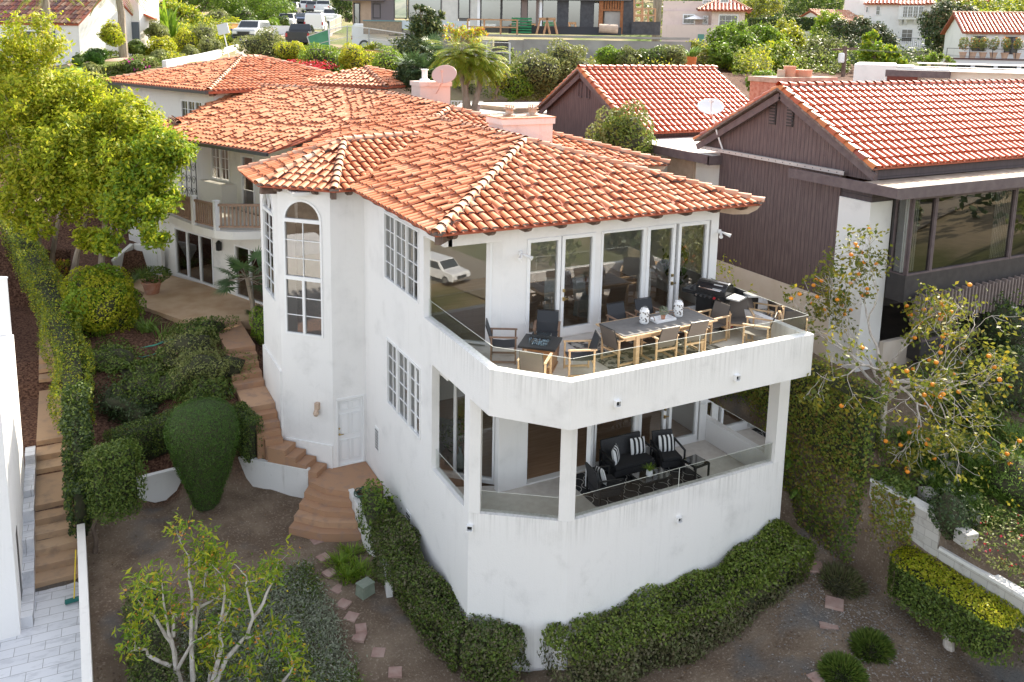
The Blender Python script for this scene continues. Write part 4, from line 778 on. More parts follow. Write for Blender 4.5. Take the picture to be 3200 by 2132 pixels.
M['siding'] = siding('brown_board_siding', (.11, .075, .075), (.165, .118, .112), .08); M['clap'] = siding('brown_clapboard', (.075, .06, .065), (.10, .08, .085), .1, 'z')
M['fascia'] = mat('brown_fascia', (.11, .08, .085), .7, (.15, .115, .115), 4); M['spandrel'] = mat('dark_spandrel', (.035, .03, .032), .6, (.05, .045, .045), 5); M['cream'] = mat('cream_base', (.66, .56, .46), .9, (.72, .63, .54), 1.5)
M['flat'] = mat('white_roofing', (.80, .76, .72), .9, (.70, .64, .58), 2); M['tanroof'] = mat('tan_roofing', (.34, .25, .19), .95, (.52, .43, .34), 3)
M['rake'] = island_mat('rake_tile', [(.55, .16, .05), (.42, .10, .045), (.62, .22, .07), (.25, .06, .05)], .4)
B = thing('brown_house', 'dark brown board sided house with red tiled gable and glass corner on the right', 'house')
Wb = L((12, 12.6), d=(0, -1)); sb = lambda y: 12.6-y
w = MB(); Wb.wall(w, sb(9.4), sb(4.07), -1.0, 2.95, .2); gz = lambda y: 5.33-abs(y-6.53)*.55
w.add([(12, 10.3, 2.9), (12, 2.9, 2.9), (12, 2.9, gz(2.9)-.1), (12, 6.53, 5.3), (12, 10.3, gz(10.3)-.1), (12.15, 10.3, 2.9), (12.15, 2.9, 2.9), (12.15, 2.9, gz(2.9)-.1), (12.15, 6.53, 5.3), (12.15, 10.3, gz(10.3)-.1)], [(0, 1, 2, 3, 4), (9, 8, 7, 6, 5), (1, 6, 7, 2), (5, 0, 4, 9)]); w.build('wall', M['siding'], B)
w = MB(); Wb.wall(w, sb(12), sb(2.96), -5, -1.0, .3); w.box(12.9, 26, 2.75, 2.9, -4.6, -2.1); w.box(25.8, 26, 2.9, 10.4, -4.6, 3.2); w.build('base_wall', M['cream'], B); w = MB(); w.box(11.996, 12.94, 2.94, 4.07, -5, 2.25); w.build('white_corner_wall', M['white'], B)
w = MB(); w.box(12.05, 12.9, 2.96, 4.2, 2.252, 2.64); w.box(12.1, 26, 2.92, 3.0, 2.93, 3.36); w.build('eave_band', M['clap'], B)
w = MB(); w.box(11.4, 11.48, 1.64, 5.6, 2.63, 2.925); w.box(11.48, 26, 1.64, 1.72, 2.60, 2.925); w.build('fascia', M['fascia'], B)
w = MB(); w.box(11.48, 26, 1.72, 2.92, 2.86, 2.905); w.build('flat_roof', M['tanroof'], B)
# glass corner bay, panes, spandrel
w = MB(); w.box(12.94, 26, 2.27, 2.9, -.72, .10); w.box(14.0, 26, 2.3, 2.9, -2.75, -2.12); w.box(12.9, 26, 2.4, 2.9, 2.42, 2.6); w.box(12.945, 13.03, 2.8, 2.9, .1, 2.45); w.build('spandrel', M['spandrel'], B)
GB = L((12.96, 2.29), d=(1, 0)); window(B, GB, 0.02, 1.05, .1, 2.43, fr=.05, frame='fascia', glass='darkglass'); window(B, GB, 1.06, 4.9, .1, 2.43, fr=.06, frame='fascia', glass='darkglass'); window(B, GB, 4.92, 9, .1, 2.43, fr=.06, frame='fascia', glass='darkglass'); window(B, GB, 9.02, 13.02, .1, 2.43, fr=.06, frame='fascia', glass='darkglass')
GL2 = L((12.96, 2.82), (12.96, 2.32)); window(B, GL2, 0, .48, .1, 2.43, fr=.03, frame='fascia', glass='glass')
mb = MB()
for x0, x1 in ((13.05, 13.75), (17.3, 18.4)):
    n = int((x1-x0)/.09)
    for i in range(n): x = x0+i*.09; mb.hexa([(x, 2.55, .12), (x+.085, 2.58, .12), (x+.085, 2.60, .12), (x, 2.57, .12), (x, 2.55, 2.4), (x+.085, 2.58, 2.4), (x+.085, 2.60, 2.4), (x, 2.57, 2.4)])
mb.build('curtain', M['trim'], B)
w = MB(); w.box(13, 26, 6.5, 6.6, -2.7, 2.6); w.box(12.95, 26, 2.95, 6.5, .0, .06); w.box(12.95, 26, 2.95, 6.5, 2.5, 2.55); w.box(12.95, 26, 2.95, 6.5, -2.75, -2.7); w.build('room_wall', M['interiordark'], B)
GL3 = L((14.0, 2.32), d=(1, 0)); window(B, GL3, 0, 2.75, -2.12, -.74, cols=2, fr=.06, mun=.05, frame='fascia'); w = MB(); w.box(16.8, 17.5, 2.28, 2.9, -2.12, -.72); w.build('door_jamb', M['spandrel'], B); w = MB(); w.box(17.5, 18.7, 2.3, 2.9, -3, -.72); w.build('white_panel', M['white2'], B)
SLAT = mat('weathered_slat', (.20, .155, .145), .8, (.26, .21, .195), 5)
for i in range(44): mb = MB(); x = 13.3+i*.165; dz = .06*(i % 2); mb.box(x-.03, x+.03, 1.98, 2.14, -1.40-dz*.6, -.50+dz); mb.build('trellis_slat', SLAT, B)
mb = MB(); mb.box(13.2, 20.6, 2.141, 2.2, -.72, -.60); mb.box(13.2, 20.6, 2.141, 2.2, -1.3, -1.2); [mb.box(x, x+.1, 2.141, 2.268, -1.28, -.62) for x in np.arange(13.4, 20.5, 1.4)]; mb.build('trellis_beam', M['fascia'], B)
# roofs
e0, e1, r0, r1 = (11.7, 2.72, 3.31), (26.5, 2.72, 3.31), (11.7, 6.53, 5.38), (26.5, 6.53, 5.38); f1 = (11.7, 10.4, 3.25); f2 = (26.5, 10.4, 3.25)
def red_roof(parent, fc, ridges, rakes):
    mb = MB(); [mb.slab(f[0], .05) for f in fc]; o = mb.build('roof', M['pan'], parent)
    roof_tiles('roof_tiles', fc, o, [M['tilered'], M['pan'], M['pan']], sp=.30, course=.40, r=.115, flat=.6); ridge_caps('ridge_tiles', ridges, o, M['tilered'], ln=.4, r=.12)
    for a, b in rakes:
        ridge_caps('rake_tiles', [(np.array(a)+(.03, 0, -.06), np.array(b)+(.03, 0, -.06))], o, M['rake'], ln=.42, r=.13); mb = MB(); a = np.array(a); b = np.array(b); mb.bar(a+(.07, 0, -.26), b+(.07, 0, -.26), .07, .22); mb.build('barge_board', M['fascia'], o)
    return o
ro2 = red_roof(B, [([e0, e1, r1, r0], (1, 0, 0)), ([f2, f1, r0, r1], (1, 0, 0))], [(r0, r1)], [(e0, r0), (f1, r0)])
for y, z in ((7.0, 4.60), (6.25, 4.60)):
    mb = MB(); mb.box(11.96, 12.0, y-.14, y+.14, z-.45, z+.40 if y > 6.5 else z+.40); [mb.box(11.93, 11.962, y-.11, y+.11, z-.40+k*.1, z-.36+k*.1, 1) for k in range(8)]; mb.build('louvre', [M['spandrel'], M['fascia']], B)
mb = MB(); a = np.array(ony(*R3(610, 560), 8.2)); b_ = np.array(ony(*R3(1022, 545), 8.2)); mb.box(a[0], b_[0], 8.0, 9.2, 3.5, 5.45); cb = mb.build('chimney', mat('brick', (.40, .16, .10), .9, (.52, .28, .2), 8), ro2)
mb = MB(); mb.box(a[0]-.06, b_[0]+.06, 7.94, 9.26, 5.45, 5.62); mb.build('chimney_cap', M['tanroof'], cb)
for k, (x, r) in enumerate(((a[0]+.75, .13), (a[0]+1.15, .2), (a[0]+1.75, .34))): mb = MB(); mb.lathe((x, 8.5, 5.62), [(r, 0), (r*1.05, .25 if k != 1 else .38)], 14); mb.build('chimney_pot', M['tan'] if k == 0 else mat('clay_pot%s' % 'ab'[k-1], (.58, .28, .18), .8), cb)
# flat link roof and rear gable
w = MB(); w.box(11.5, 20, 9.4, 14.4, 2.72, 2.80); w.build('flat_roof', M['flat'], B); w = MB(); w.box(11.4, 11.5, 9.3, 14.6, 2.5, 2.82); w.box(11.4, 13, 9.28, 9.38, 2.48, 2.80); w.build('fascia', M['fascia'], B)
w = MB(); w.box(12.2, 20, 9.6, 14.4, -3, 2.5); w.build('wall', M['white2'], B); w = MB(); w.box(12.05, 12.2, 10.9, 12.4, -1, 2.45); w.build('curtain', M['tan'], B)
e0, e1, r0, r1 = (11.8, 14.3, 3.05), (19.7, 14.3, 3.05), (11.8, 18.62, 5.5), (19.7, 18.62, 5.5); f1 = (11.8, 22.3, 3.4); f2 = (19.7, 22.3, 3.4)
ro3 = red_roof(B, [([e0, e1, r1, r0], (1, 0, 0)), ([f2, f1, r0, r1], (1, 0, 0))], [(r0, r1)], [(e0, r0), (f1, r0)])
w = MB(); w.add([(12.1, 21.9, 0), (12.1, 14.6, 0), (12.1, 14.6, 3.05), (12.1, 18.62, 5.4), (12.1, 21.9, 3.5)], [(0, 1, 2, 3, 4)]); w.box(12.1, 19.5, 14.6, 14.7, 0, 3.05); w.build('wall', M['siding'], B)
for y, z in ((18.9, 4.55), (18.25, 4.55)): W = L((12.1, y+.14), d=(0, -1)); window(B, W, 0, .28, z-.35, z+.35, fr=.03, n=.03, frame='fascia', glass='glass')
# ladder lying on the gable foot, dish with its mast
t = thing('extension_ladder', 'long grey aluminium extension ladder lying along the brown gable wall', 'ladder', (11.78, 7.05, 2.93)); 
for k, x in enumerate((0, .09)):
    mb = MB(); y0, y1 = (-3.25, 3.3) if k == 0 else (-3.1, 3.2); mb.box(x-.012, x+.0, y0, y1, .02, .12); mb.box(x-.012, x+.03, y0, y1, .12, .128); mb.box(x-.012, x+.03, y0, y1, .012, .02); mb.build('rail', M['steel'], t)
mb = MB(); [mb.tube([(-.018, y, .07), (.1, y, .07)], .017, 6) for y in np.arange(-3.0, 3.2, .31)]; mb.build('rungs', M['black'], t)
dish('satellite_dish', 'grey white satellite dish on a bent mast at the brown gable', (11.55, 9.55, 4.50), .42, (-.35, -.45, .72), (11.9, 9.2, 3.05), M['trim'])
# ---------------------------------------------------------------- the neighbour on the left: white blocks, stairs, tiled terrace
Lb = thing('white_neighbour_building', 'plain white rendered building at the left edge beside the outdoor stairs', 'building')
ca = onx(*R4(50, 350), -10.42); cb_ = onx(*R4(30, 1150), -10.38)
w = MB(); w.prism([(-10.42, ca[1]), (-18, ca[1]+4.5), (-18, ca[1])], -7.5, ca[2]); w.box(-14, -10.38, 6.95, ca[1]-.002, -7.3, cb_[2]); w.build('wall', M['white'], Lb)
w = MB(); w.prism([(-10.40, ca[1]-.02), (-18, ca[1]+4.55), (-18, ca[1]-.02)], ca[2], ca[2]+.05); w.build('parapet_cap', M['trim'], Lb)
w = MB(); w.box(-10.40, -10.372, 7.9, 8.3, -6.9, -5.0); w.build('slit_window', M['black'], Lb)
m, nt, b = new_mat('marble_tiles'); g = nd(nt, 'ShaderNodeNewGeometry'); mp = nd(nt, 'ShaderNodeMapping'); mp.inputs['Rotation'].default_value = (0, 0, .06); nt.links.new(g.outputs['Position'], mp.inputs[0])
br = nd(nt, 'ShaderNodeTexBrick', offset=.5); br.inputs['Scale'].default_value = 1; br.inputs['Brick Width'].default_value = .62; br.inputs['Row Height'].default_value = .31; br.inputs['Mortar Size'].default_value = .006; br.inputs['Color1'].default_value = (.66, .67, .70, 1); br.inputs['Color2'].default_value = (.58, .59, .62, 1); br.inputs['Mortar'].default_value = (.2, .2, .2, 1); nt.links.new(mp.outputs[0], br.inputs[0])
vn = ramp(nt, noise(nt, 1.6, 8, (1, 3.5, 1), .7), .52, .60); nt.links.new(mixc(nt, vn, br.outputs[0], mixc(nt, .35, br.outputs[0], (.3, .31, .34))), b.inputs['Base Color']); b.inputs['Roughness'].default_value = .35; M['marble'] = m
w = MB(); w.box(-16, -9.1, -6, 8.58, -7.3, -7.0); tag(w.build('terrace', m), kind='structure')
w = MB(); ys = LSTEPS[1:]+[(30, 0)]
for (y0, z), (y1, _) in zip(ys[:-1], ys[1:]): w.box(-10.12, -9.14, y0, y1, z-1.2, z)
w.box(-10.12, -9.14, 8.58, 8.6, -8, ZM-.001)
tag(w.build('stairs', island_mat('tan_stairs', [(.36, .24, .15), (.48, .33, .21), (.40, .27, .17), (.52, .37, .24)], .85, patch=(3, .5, .75, (.30, .22, .16)))), kind='structure')
w = MB()
for y0, y1, z in ((7.2, 8.6, -6.75), (8.6, 9.5, -6.45), (9.5, 10.4, -6.1), (10.4, 11.2, -5.8), (11.2, 12.8, -5.62), (12.8, 13.4, -5.35)): w.box(-10.379, -10.12, y0, y1-.003, -7.4, z)
tag(w.build('stepped_kerb', m), 'grey marble clad stepped kerb between white building and tan stairs', 'kerb')
w = MB(); w.box(-9.12, -8.93, -5, 9.35, -8, -5.9); o = w.build('boundary_wall', M['white2'], None, bevel=.01); tag(o, 'straight narrow white boundary wall beside the marble tiled terrace', 'wall'); w = MB(); w.box(-9.122, -8.928, -5, 1.2, -7.2, -5.898)
p0 = onz(*R7(512, 1015), -6.97); t = thing('broom', 'yellow handled push broom leaning on the white boundary wall', 'broom', p0); mb = MB(); mb.bar((-.2, 0, .05), (.2, .03, .05), .08, .09); mb.build('brush_head', mat('broom_green', (.02, .14, .12), .8), t); mb = MB(); mb.tube([(0, 0, .08), (.10, .62, 1.0)], .016, 8); mb.build('handle', mat('broom_yellow', (.75, .55, .03), .4), t)
# ---------------------------------------------------------------- foliage tools
leafm('hedgegreen', (.06, .105, .018), (.10, .165, .028), (.14, .20, .035), (.18, .23, .045), t=.32)
leafm('hedgeolive', (.10, .16, .02), (.15, .22, .035), (.21, .28, .05), (.27, .31, .06), t=.38)
leafm('hedgebrown', (.09, .11, .04), (.13, .13, .06), (.18, .15, .09), (.12, .16, .045), (.20, .17, .11), t=.28)
leafm('bright', (.10, .19, .015), (.16, .27, .02), (.22, .34, .03), (.30, .38, .04), t=.4)
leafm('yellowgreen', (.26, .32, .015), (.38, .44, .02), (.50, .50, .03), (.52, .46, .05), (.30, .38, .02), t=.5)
leafm('tree', (.15, .22, .012), (.27, .36, .018), (.42, .46, .02), (.48, .48, .03), (.10, .17, .015), t=.5)
leafm('dark', (.032, .058, .02), (.05, .085, .027), (.072, .11, .035), t=.2)
leafm('greyleaf', (.24, .27, .18), (.32, .34, .25), (.16, .20, .11), (.40, .40, .31), t=.2)
leafm('olive', (.15, .18, .05), (.22, .25, .07), (.30, .31, .11), (.12, .16, .04), t=.35)
leafm('ivy', (.15, .22, .025), (.21, .26, .035), (.30, .31, .05), (.28, .17, .05), (.19, .27, .035), t=.35)
leafm('cypress', (.045, .105, .014), (.07, .15, .02), (.10, .19, .025), t=.2)
leafm('strap', (.10, .18, .03), (.15, .25, .04), (.20, .31, .06), t=.3)
leafm('palm', (.16, .24, .02), (.25, .34, .03), (.34, .38, .04), (.42, .36, .05), t=.35)
leafm('fanpalm', (.05, .10, .035), (.08, .14, .05), (.11, .18, .06), t=.2)
leafm('persimmonleaf', (.09, .13, .018), (.17, .19, .025), (.28, .27, .035), (.07, .11, .02), (.45, .34, .03), t=.4)
leafm('red', (.5, .02, .03), (.6, .05, .08), (.45, .02, .05), t=.3)
leafm('magenta', (.45, .03, .25), (.5, .08, .3), t=.3)
leafm('yellowflower', (.7, .55, .02), (.8, .65, .05), t=.2)
leafm('brownleaf', (.10, .06, .03), (.16, .10, .05), (.07, .04, .025), t=.1)
leafm('orangeflower', (.6, .22, .03), (.65, .3, .06), t=.2)
M['bark'] = mat('grey_bark', (.24, .19, .14), .9, (.36, .30, .24), 6, bmp=.01, sc=(1, 1, .3)); M['barkpale'] = mat('pale_bark', (.58, .54, .49), .85, (.36, .31, .27), 7); M['barkdark'] = mat('dark_bark', (.10, .07, .055), .9, (.16, .12, .09), 5)
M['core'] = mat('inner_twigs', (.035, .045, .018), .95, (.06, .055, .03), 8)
M['orange'] = mat('ripe_fruit', (.75, .22, .01), .4, (.85, .32, .02), 3); M['lemon'] = mat('lemon_skin', (.85, .60, .03), .4)
M['terracotta'] = mat('terracotta_pot', (.42, .17, .09), .85, (.5, .3, .22), 5)
def unit(v): return v/(np.linalg.norm(v, axis=-1, keepdims=True)+1e-9)
def leaf_quads(P, N, size, g, aspect=.5, tilt=.9, droop=.0):
    n = len(P); N = unit(N+g.normal(0, tilt, (n, 3))); T = unit(np.cross(N, g.normal(0, 1, (n, 3)))); Bv = np.cross(N, T)
    T[:, 2] -= droop; T = unit(T)
    s = (size*g.uniform(.65, 1.3, n))[:, None]
    a = P-T*s*.5; c = P+T*s*.5; b = P+Bv*s*aspect*.5+N*s*.08; d = P-Bv*s*aspect*.5+N*s*.08
    return np.stack([a, b, c, d], 1).reshape(-1, 3)
class Lump:
    def __init__(s, g, amp=.15, k=7, f=3.0): s.w = g.normal(0, f, (k, 3)); s.p = g.uniform(0, 6.28, k); s.amp = amp; s.k = k
    def __call__(s, D): return 1+s.amp*np.sin(D@s.w.T+s.p).sum(1)/math.sqrt(s.k)
def foliage(name, parts, parent=None, core=None):
    """parts: list of (quads verts, material key); core: (verts, quads)"""
    V = []; MI = []; mats = []; n = 0
    for v, m in parts:
        if m not in mats: mats.append(m)
        V.append(v); MI += [mats.index(m)]*(len(v)//4)
    V = np.vstack(V); Q = np.arange(len(V)).reshape(-1, 4)
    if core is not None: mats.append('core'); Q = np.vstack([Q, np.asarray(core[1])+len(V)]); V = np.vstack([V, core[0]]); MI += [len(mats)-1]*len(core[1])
    return mesh_obj(name, V, None, [M[m] for m in mats], parent, MI, quads=Q)
def sphere_grid(nu=14, nv=9):
    D = []; Q = []
    for j in range(nv+1):
        for i in range(nu): a = 2*PI*i/nu; b = PI*j/nv; D.append((math.sin(b)*math.cos(a), math.sin(b)*math.sin(a), -math.cos(b)))
    for j in range(nv):
        for i in range(nu): Q.append((j*nu+i, j*nu+(i+1) % nu, (j+1)*nu+(i+1) % nu, (j+1)*nu+i))
    return np.array(D), np.array(Q)
SG = sphere_grid()
def blob_leaves(c, r, n, size, g, lump=.18, inner=.35, aspect=.5, tilt=.9, freq=3., flat=0):
    D = unit(g.normal(0, 1, (n, 3)))
    if flat: D[:, 2] = np.where(D[:, 2] < -flat, -D[:, 2]*.5, D[:, 2]); D = unit(D)
    Lf = Lump(g, lump, f=freq); k = Lf(D)*(1-inner*g.random(n)**2.2)
    P = np.array(c)+D*k[:, None]*np.array(r); return leaf_quads(P, D/np.array(r), size, g, aspect, tilt), Lf
def shrub(name, label, c, r, n, size, m, cat='shrub', group=None, lump=.18, m2=None, n2=0, s2=None, seed=None, inner=.3, aspect=.5, core=True, parent=None, tilt=.9, freq=3.):
    g = np.random.default_rng(seed if seed is not None else int(abs(c[0]*131+c[1]*17+c[2]*7)*10) % 99991); c = np.array(c, float); r = np.array(r if hasattr(r, '__len__') else (r, r, r), float)
    v, Lf = blob_leaves(c, r, n, size, g, lump, inner, aspect, tilt, freq); parts = [(v, m)]
    if m2: v2, _ = blob_leaves(c, r*1.0, n2, s2 or size, g, lump, .15, .8); parts.append((v2, m2))
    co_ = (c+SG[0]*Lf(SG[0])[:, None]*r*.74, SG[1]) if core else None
    o = foliage(name, parts, parent, co_)
    if label: tag(o, label, cat, group)
    return o
def sweep_points(path, hw, h, n, g, ends=True):
    """random points on a hedge: a rounded box swept along path of (x, y, zbase); hw half width, h height"""
    P = np.array(path, float); seg = np.linalg.norm(np.diff(P[:, :2], axis=0), axis=1); cum = np.r_[0, np.cumsum(seg)]; T = cum[-1]
    per = 2*h+2*hw; s = g.uniform(-hw*.9 if ends else 0, T+(hw*.9 if ends else 0), n); u = g.uniform(0, per, n)
    x = np.where(u < h, -hw, np.where(u < h+2*hw, u-h-hw, hw)); z = np.where(u < h, u, np.where(u < h+2*hw, h, per-u))
    nx_ = np.where(u < h, -1., np.where(u < h+2*hw, 0, 1)); nz = np.where((u >= h) & (u < h+2*hw), 1., 0)
    e = np.clip(np.maximum(-s, s-T)/(hw*.9), 0, 1); sc = np.clip(s, 0, T)
    cut = g.random(n) < .5; x = x*np.where(e > 0, np.sqrt(1-np.minimum(e, .98)**2.6), 1)
    q = (abs(x)/hw)**6; z = np.minimum(z, h*(1-.10*np.minimum(q, 1)-.12*e**3))
    px = np.interp(sc, cum, P[:, 0]); py = np.interp(sc, cum, P[:, 1]); pz = np.interp(sc, cum, P[:, 2]); i = np.clip(np.searchsorted(cum, sc)-1, 0, len(seg)-1)
    d = np.diff(P[:, :2], axis=0)[i]/seg[i][:, None]; over = s-sc
    X = px+d[:, 0]*over+d[:, 1]*x; Y = py+d[:, 1]*over-d[:, 0]*x
    N = np.stack([d[:, 1]*nx_+d[:, 0]*np.sign(over)*(e > .1)*1.5, -d[:, 0]*nx_+d[:, 1]*np.sign(over)*(e > .1)*1.5, nz], 1)
    return np.stack([X, Y, pz+z], 1), N
def hedge(name, label, path, hw, h, n, size, m, m2=None, f2=.0, group=None, seed=1, rough=.05, cat='hedge', stripes=None, aspect=.55):
    g = np.random.default_rng(seed); pts, N = sweep_points(path, hw, h, n, g); D = pts; Lf = Lump(g, 1, f=2.2)
    pts = pts+unit(N+1e-6)*((Lf(D)-1)*rough+g.normal(0, .025, len(pts)))[:, None]
    pts = pts-unit(N+1e-6)*(g.random(n)**1.5*.20)[:, None]; k = g.random(n) < (f2 if not callable(f2) else f2(pts)); parts = [(leaf_quads(pts[~k], N[~k], size, g, aspect, .75), m)]
    if m2 and k.any(): parts.append((leaf_quads(pts[k], N[k], size, g, aspect, .75), m2))
    mb = MB(); P = np.array(path, float)
    for a, b in zip(P[:-1], P[1:]):
        W = L(a[:2], b[:2]); i = hw-.10-rough; e = .05; mb.hexa([W.P(-e, i, a[2]-.1), W.P(W.len+e, i, b[2]-.1), W.P(W.len+e, -i, b[2]-.1), W.P(-e, -i, a[2]-.1), W.P(-e, i*.9, a[2]+h-.16-rough), W.P(W.len+e, i*.9, b[2]+h-.16-rough), W.P(W.len+e, -i*.9, b[2]+h-.16-rough), W.P(-e, -i*.9, a[2]+h-.16-rough)])
    return tag(foliage(name, parts, None, (np.array(mb.v), np.array(mb.f))), label, cat, group)
def blades(c, n, ln, g, spread=.15, width=.02, arch=.6, up=.9):
    """strap leaves arching out of a clump: 3 quads each"""
    V = []
    for i in range(n):
        a = g.uniform(0, 2*PI); o = np.array(c)+np.array([math.cos(a), math.sin(a), 0])*g.uniform(0, spread); d = np.array([math.cos(a), math.sin(a), 0]); s = np.array([-d[1], d[0], 0]); l = ln*g.uniform(.6, 1.15); k = arch*g.uniform(.6, 1.3); pr = None
        for t in (0, .35, .7, 1):
            p = o+d*l*k*t**1.4+np.array([0, 0, 1])*l*up*(t-.62*k*t*t); w = width*(1-.85*t)+.002; q = (p-s*w, p+s*w)
            if pr: V += [pr[0], pr[1], q[1], q[0]]
            pr = q
    return np.array(V)
def clump(name, label, c, n, ln, m='strap', group=None, cat='plant', seed=1, **k):
    g = np.random.default_rng(seed); return tag(foliage(name, [(blades(c, n, ln, g, **k), m)]), label, cat, group)
def limb_tree(mb, p, d, ln, r, depth, g, tips, bend=.35, split=(2, 3), shrink=.72, upk=.25, nseg=3, minr=.006):
    pts = [np.array(p, float)]; rs = [r]; d = np.array(d, float)
    for i in range(nseg):
        d = d+g.normal(0, bend/nseg*1.6, 3)+np.array([0, 0, upk/nseg]); d /= np.linalg.norm(d); pts.append(pts[-1]+d*ln/nseg); rs.append(max(minr, r*(1-(.35*(i+1)/nseg))))
    mb.tube(pts, rs, 6 if r > .02 else 4, cap=False)
    if depth == 0: tips.append((pts[-1], d)); return
    for k in range(int(g.integers(split[0], split[1]+1))):
        ax = unit(g.normal(0, 1, 3)); nd_ = unit(d+ax*g.uniform(.45, .95)); limb_tree(mb, pts[-1] if k else pts[-1], nd_, ln*shrink*g.uniform(.75, 1.2), rs[-1]*.75, depth-1, g, tips, bend, split, shrink, upk, nseg, minr)
    if depth < 3 and g.random() < .5: tips.append((pts[1], d))
def fronds(c, n, ln, g, w=.35, leaflets=22, el=(.1, 1.3), droop=.8):
    """feather palm fronds"""
    V = []
    for i in range(n):
        a = g.uniform(0, 2*PI); e = g.uniform(*el); d = np.array([math.cos(a)*math.cos(e), math.sin(a)*math.cos(e), math.sin(e)]); p = np.array(c, float); st = ln*g.uniform(.8, 1.1)/leaflets; hd = np.array([math.cos(a), math.sin(a), 0]); s = np.array([-hd[1], hd[0], 0])
        for k in range(leaflets):
            d = unit(d+np.array([0, 0, -droop*1.6/leaflets])); q = p+d*st; l = w*math.sin(PI*(k+1.5)/(leaflets+2))**.6
            for sg in (-1, 1):
                t = p+s*sg*l*.85+d*l*.55+np.array([0, 0, -l*.30]); m_ = (p+t)/2; o = unit(np.cross(t-p, (0, 0, 1)))*.03; V += [p, m_-o, t, m_+o]
            V += [p-s*.012, p+s*.012, q+s*.012, q-s*.012]; p = q
    return np.array(V)
def fan_leaves(c, n, ln, g, rad=.45, el=(-.3, 1.2), seg=18):
    V = []; stems = []
    for i in range(n):
        a = g.uniform(0, 2*PI); e = g.uniform(*el); d = np.array([math.cos(a)*math.cos(e), math.sin(a)*math.cos(e), math.sin(e)]); p = np.array(c)+d*ln*g.uniform(.7, 1.1); stems.append((c, p)); s = unit(np.cross(d, (0, 0, 1))); u = np.cross(s, d)
        for k in range(seg):
            b = -2.2+4.4*k/(seg-1); t = p+(d*math.cos(b)+s*math.sin(b))*rad*g.uniform(.85, 1.1)+u*.0+np.array([0, 0, -.10*rad]); m_ = (p+t)/2; o = unit(np.cross(t-p, u))*.028*rad/.45; V += [p, m_-o, t, m_+o]
    return np.array(V), stems
# ---------------------------------------------------------------- garden round the house
def gz3(x, y, dz=0): return (x, y, G(x, y)+dz)
# clipped cone
t = thing('clipped_cone_tree', 'dark green clipped cone shaped tree, wide domed top, in front of low white wall', 'topiary', (-5.8, 10.2, -6.65))
g = np.random.default_rng(4); n = 30000; prof = np.array([(.0, .30), (.4, .44), (1.0, .66), (1.7, .86), (2.3, .97), (2.65, .94), (2.9, .78), (3.06, .5), (3.13, .2), (3.15, .0)])
L_ = np.r_[0, np.cumsum(np.hypot(np.diff(prof[:, 0]), np.diff(prof[:, 1])))]; ss = g.uniform(.02, L_[-1], n*2); rr = np.interp(ss, L_, prof[:, 1]); keep = g.random(n*2) < rr; ss = ss[keep][:n]; rr = rr[keep][:n]; zz = np.interp(ss, L_, prof[:, 0]); a = g.uniform(0, 2*PI, len(ss))
N = np.stack([np.cos(a), np.sin(a), np.interp(ss, L_, [-.25, -.3, -.35, -.25, .1, .8, 1.5, 2.5, 4, 6])], 1); P = np.stack([np.cos(a)*rr, np.sin(a)*rr, zz], 1); lf = Lump(g, .03, f=4)(P); P[:, :2] *= lf[:, None]; P += g.normal(0, .022, P.shape); P[::40] += unit(N[::40])*.05
mb = MB(); mb.lathe((0, 0, 0), [(max(.02, r*.93), z-.03) for z, r in prof], 24)
foliage('crown', [(leaf_quads(P, N, .05, g, .35, .6), 'cypress')], t, (np.array([v for v in mb.v]), np.array([f for f in mb.f if len(f) == 4])))
mb = MB(); mb.tube([(0, 0, -.15), (0, 0, .4)], .12, 8); mb.build('trunk', M['bark'], t)
t = thing('round_hedge_bush', 'boxy dark green clipped bush on crooked stem at the left garden corner', 'bush', (-8.75, 9.25, -6.75))
g = np.random.default_rng(8); n = 7000; pts, N = sweep_points([(.32, .1, .9), (.86, .2, .9)], .5, 1.85, n, g); rr_ = np.interp(pts[:, 2], [.9, 1.3, 2.2, 2.75], [.72, .95, 1.04, .85])[:, None]; pts[:, :2] = (pts[:, :2]-np.array([.6, .15]))*rr_+np.array([.6, .15]); pts += g.normal(0, .05, pts.shape)
mb = MB(); mb.box(.1, 1.1, -.15, .45, 1.15, 2.5); foliage('crown', [(leaf_quads(pts, N, .085, g, .5, .8), 'hedgegreen')], t, (np.array(mb.v), np.array(mb.f)))
mb = MB(); mb.tube([(0, 0, -.1), (.06, 0, .35), (.0, .02, .7), (.25, .1, 1.2)], [.07, .06, .055, .04], 7); mb.build('trunk', M['barkdark'], t)
# hedges
hedge('hedge', 'long thick clipped hedge running along the base of the left house wall', [gz3(-1.85, 5.7), gz3(-1.8, 3.6), gz3(-1.25, 2.0), gz3(-.62, 1.32)], .45, 1.05, 26000, .075, 'hedgegreen', 'hedgebrown', .5, seed=2, rough=.12)
o = hedge('hedge', 'wide leafy hedge along the front house wall with a few pink flowers', [gz3(.75, .62), gz3(2.4, .42), gz3(4.6, .28), gz3(6.7, .32)], .62, 1.12, 34000, .085, 'hedgeolive', 'hedgebrown', lambda p: np.clip(1.0-.9*np.clip((p[:, 2]-(-6.85+.09*p[:, 0]*.6))/.6, 0, 1), .15, 1), seed=3, rough=.16)
hedge('hedge', 'low dark clipped hedge between mulch bed and cone tree', [gz3(-8.0, 12.2, -.1), gz3(-6.9, 12.3, -.1), gz3(-5.9, 12.0, -.1)], .42, 1.05, 9000, .06, 'hedgegreen', 'dark', .3, seed=4)
hedge('hedge', 'narrow clipped hedge end beside the red garden steps', [(-4.6, 11.45, -5.6), (-4.36, 10.8, -5.8)], .3, 1.35, 6000, .06, 'hedgegreen', 'dark', .3, seed=5)
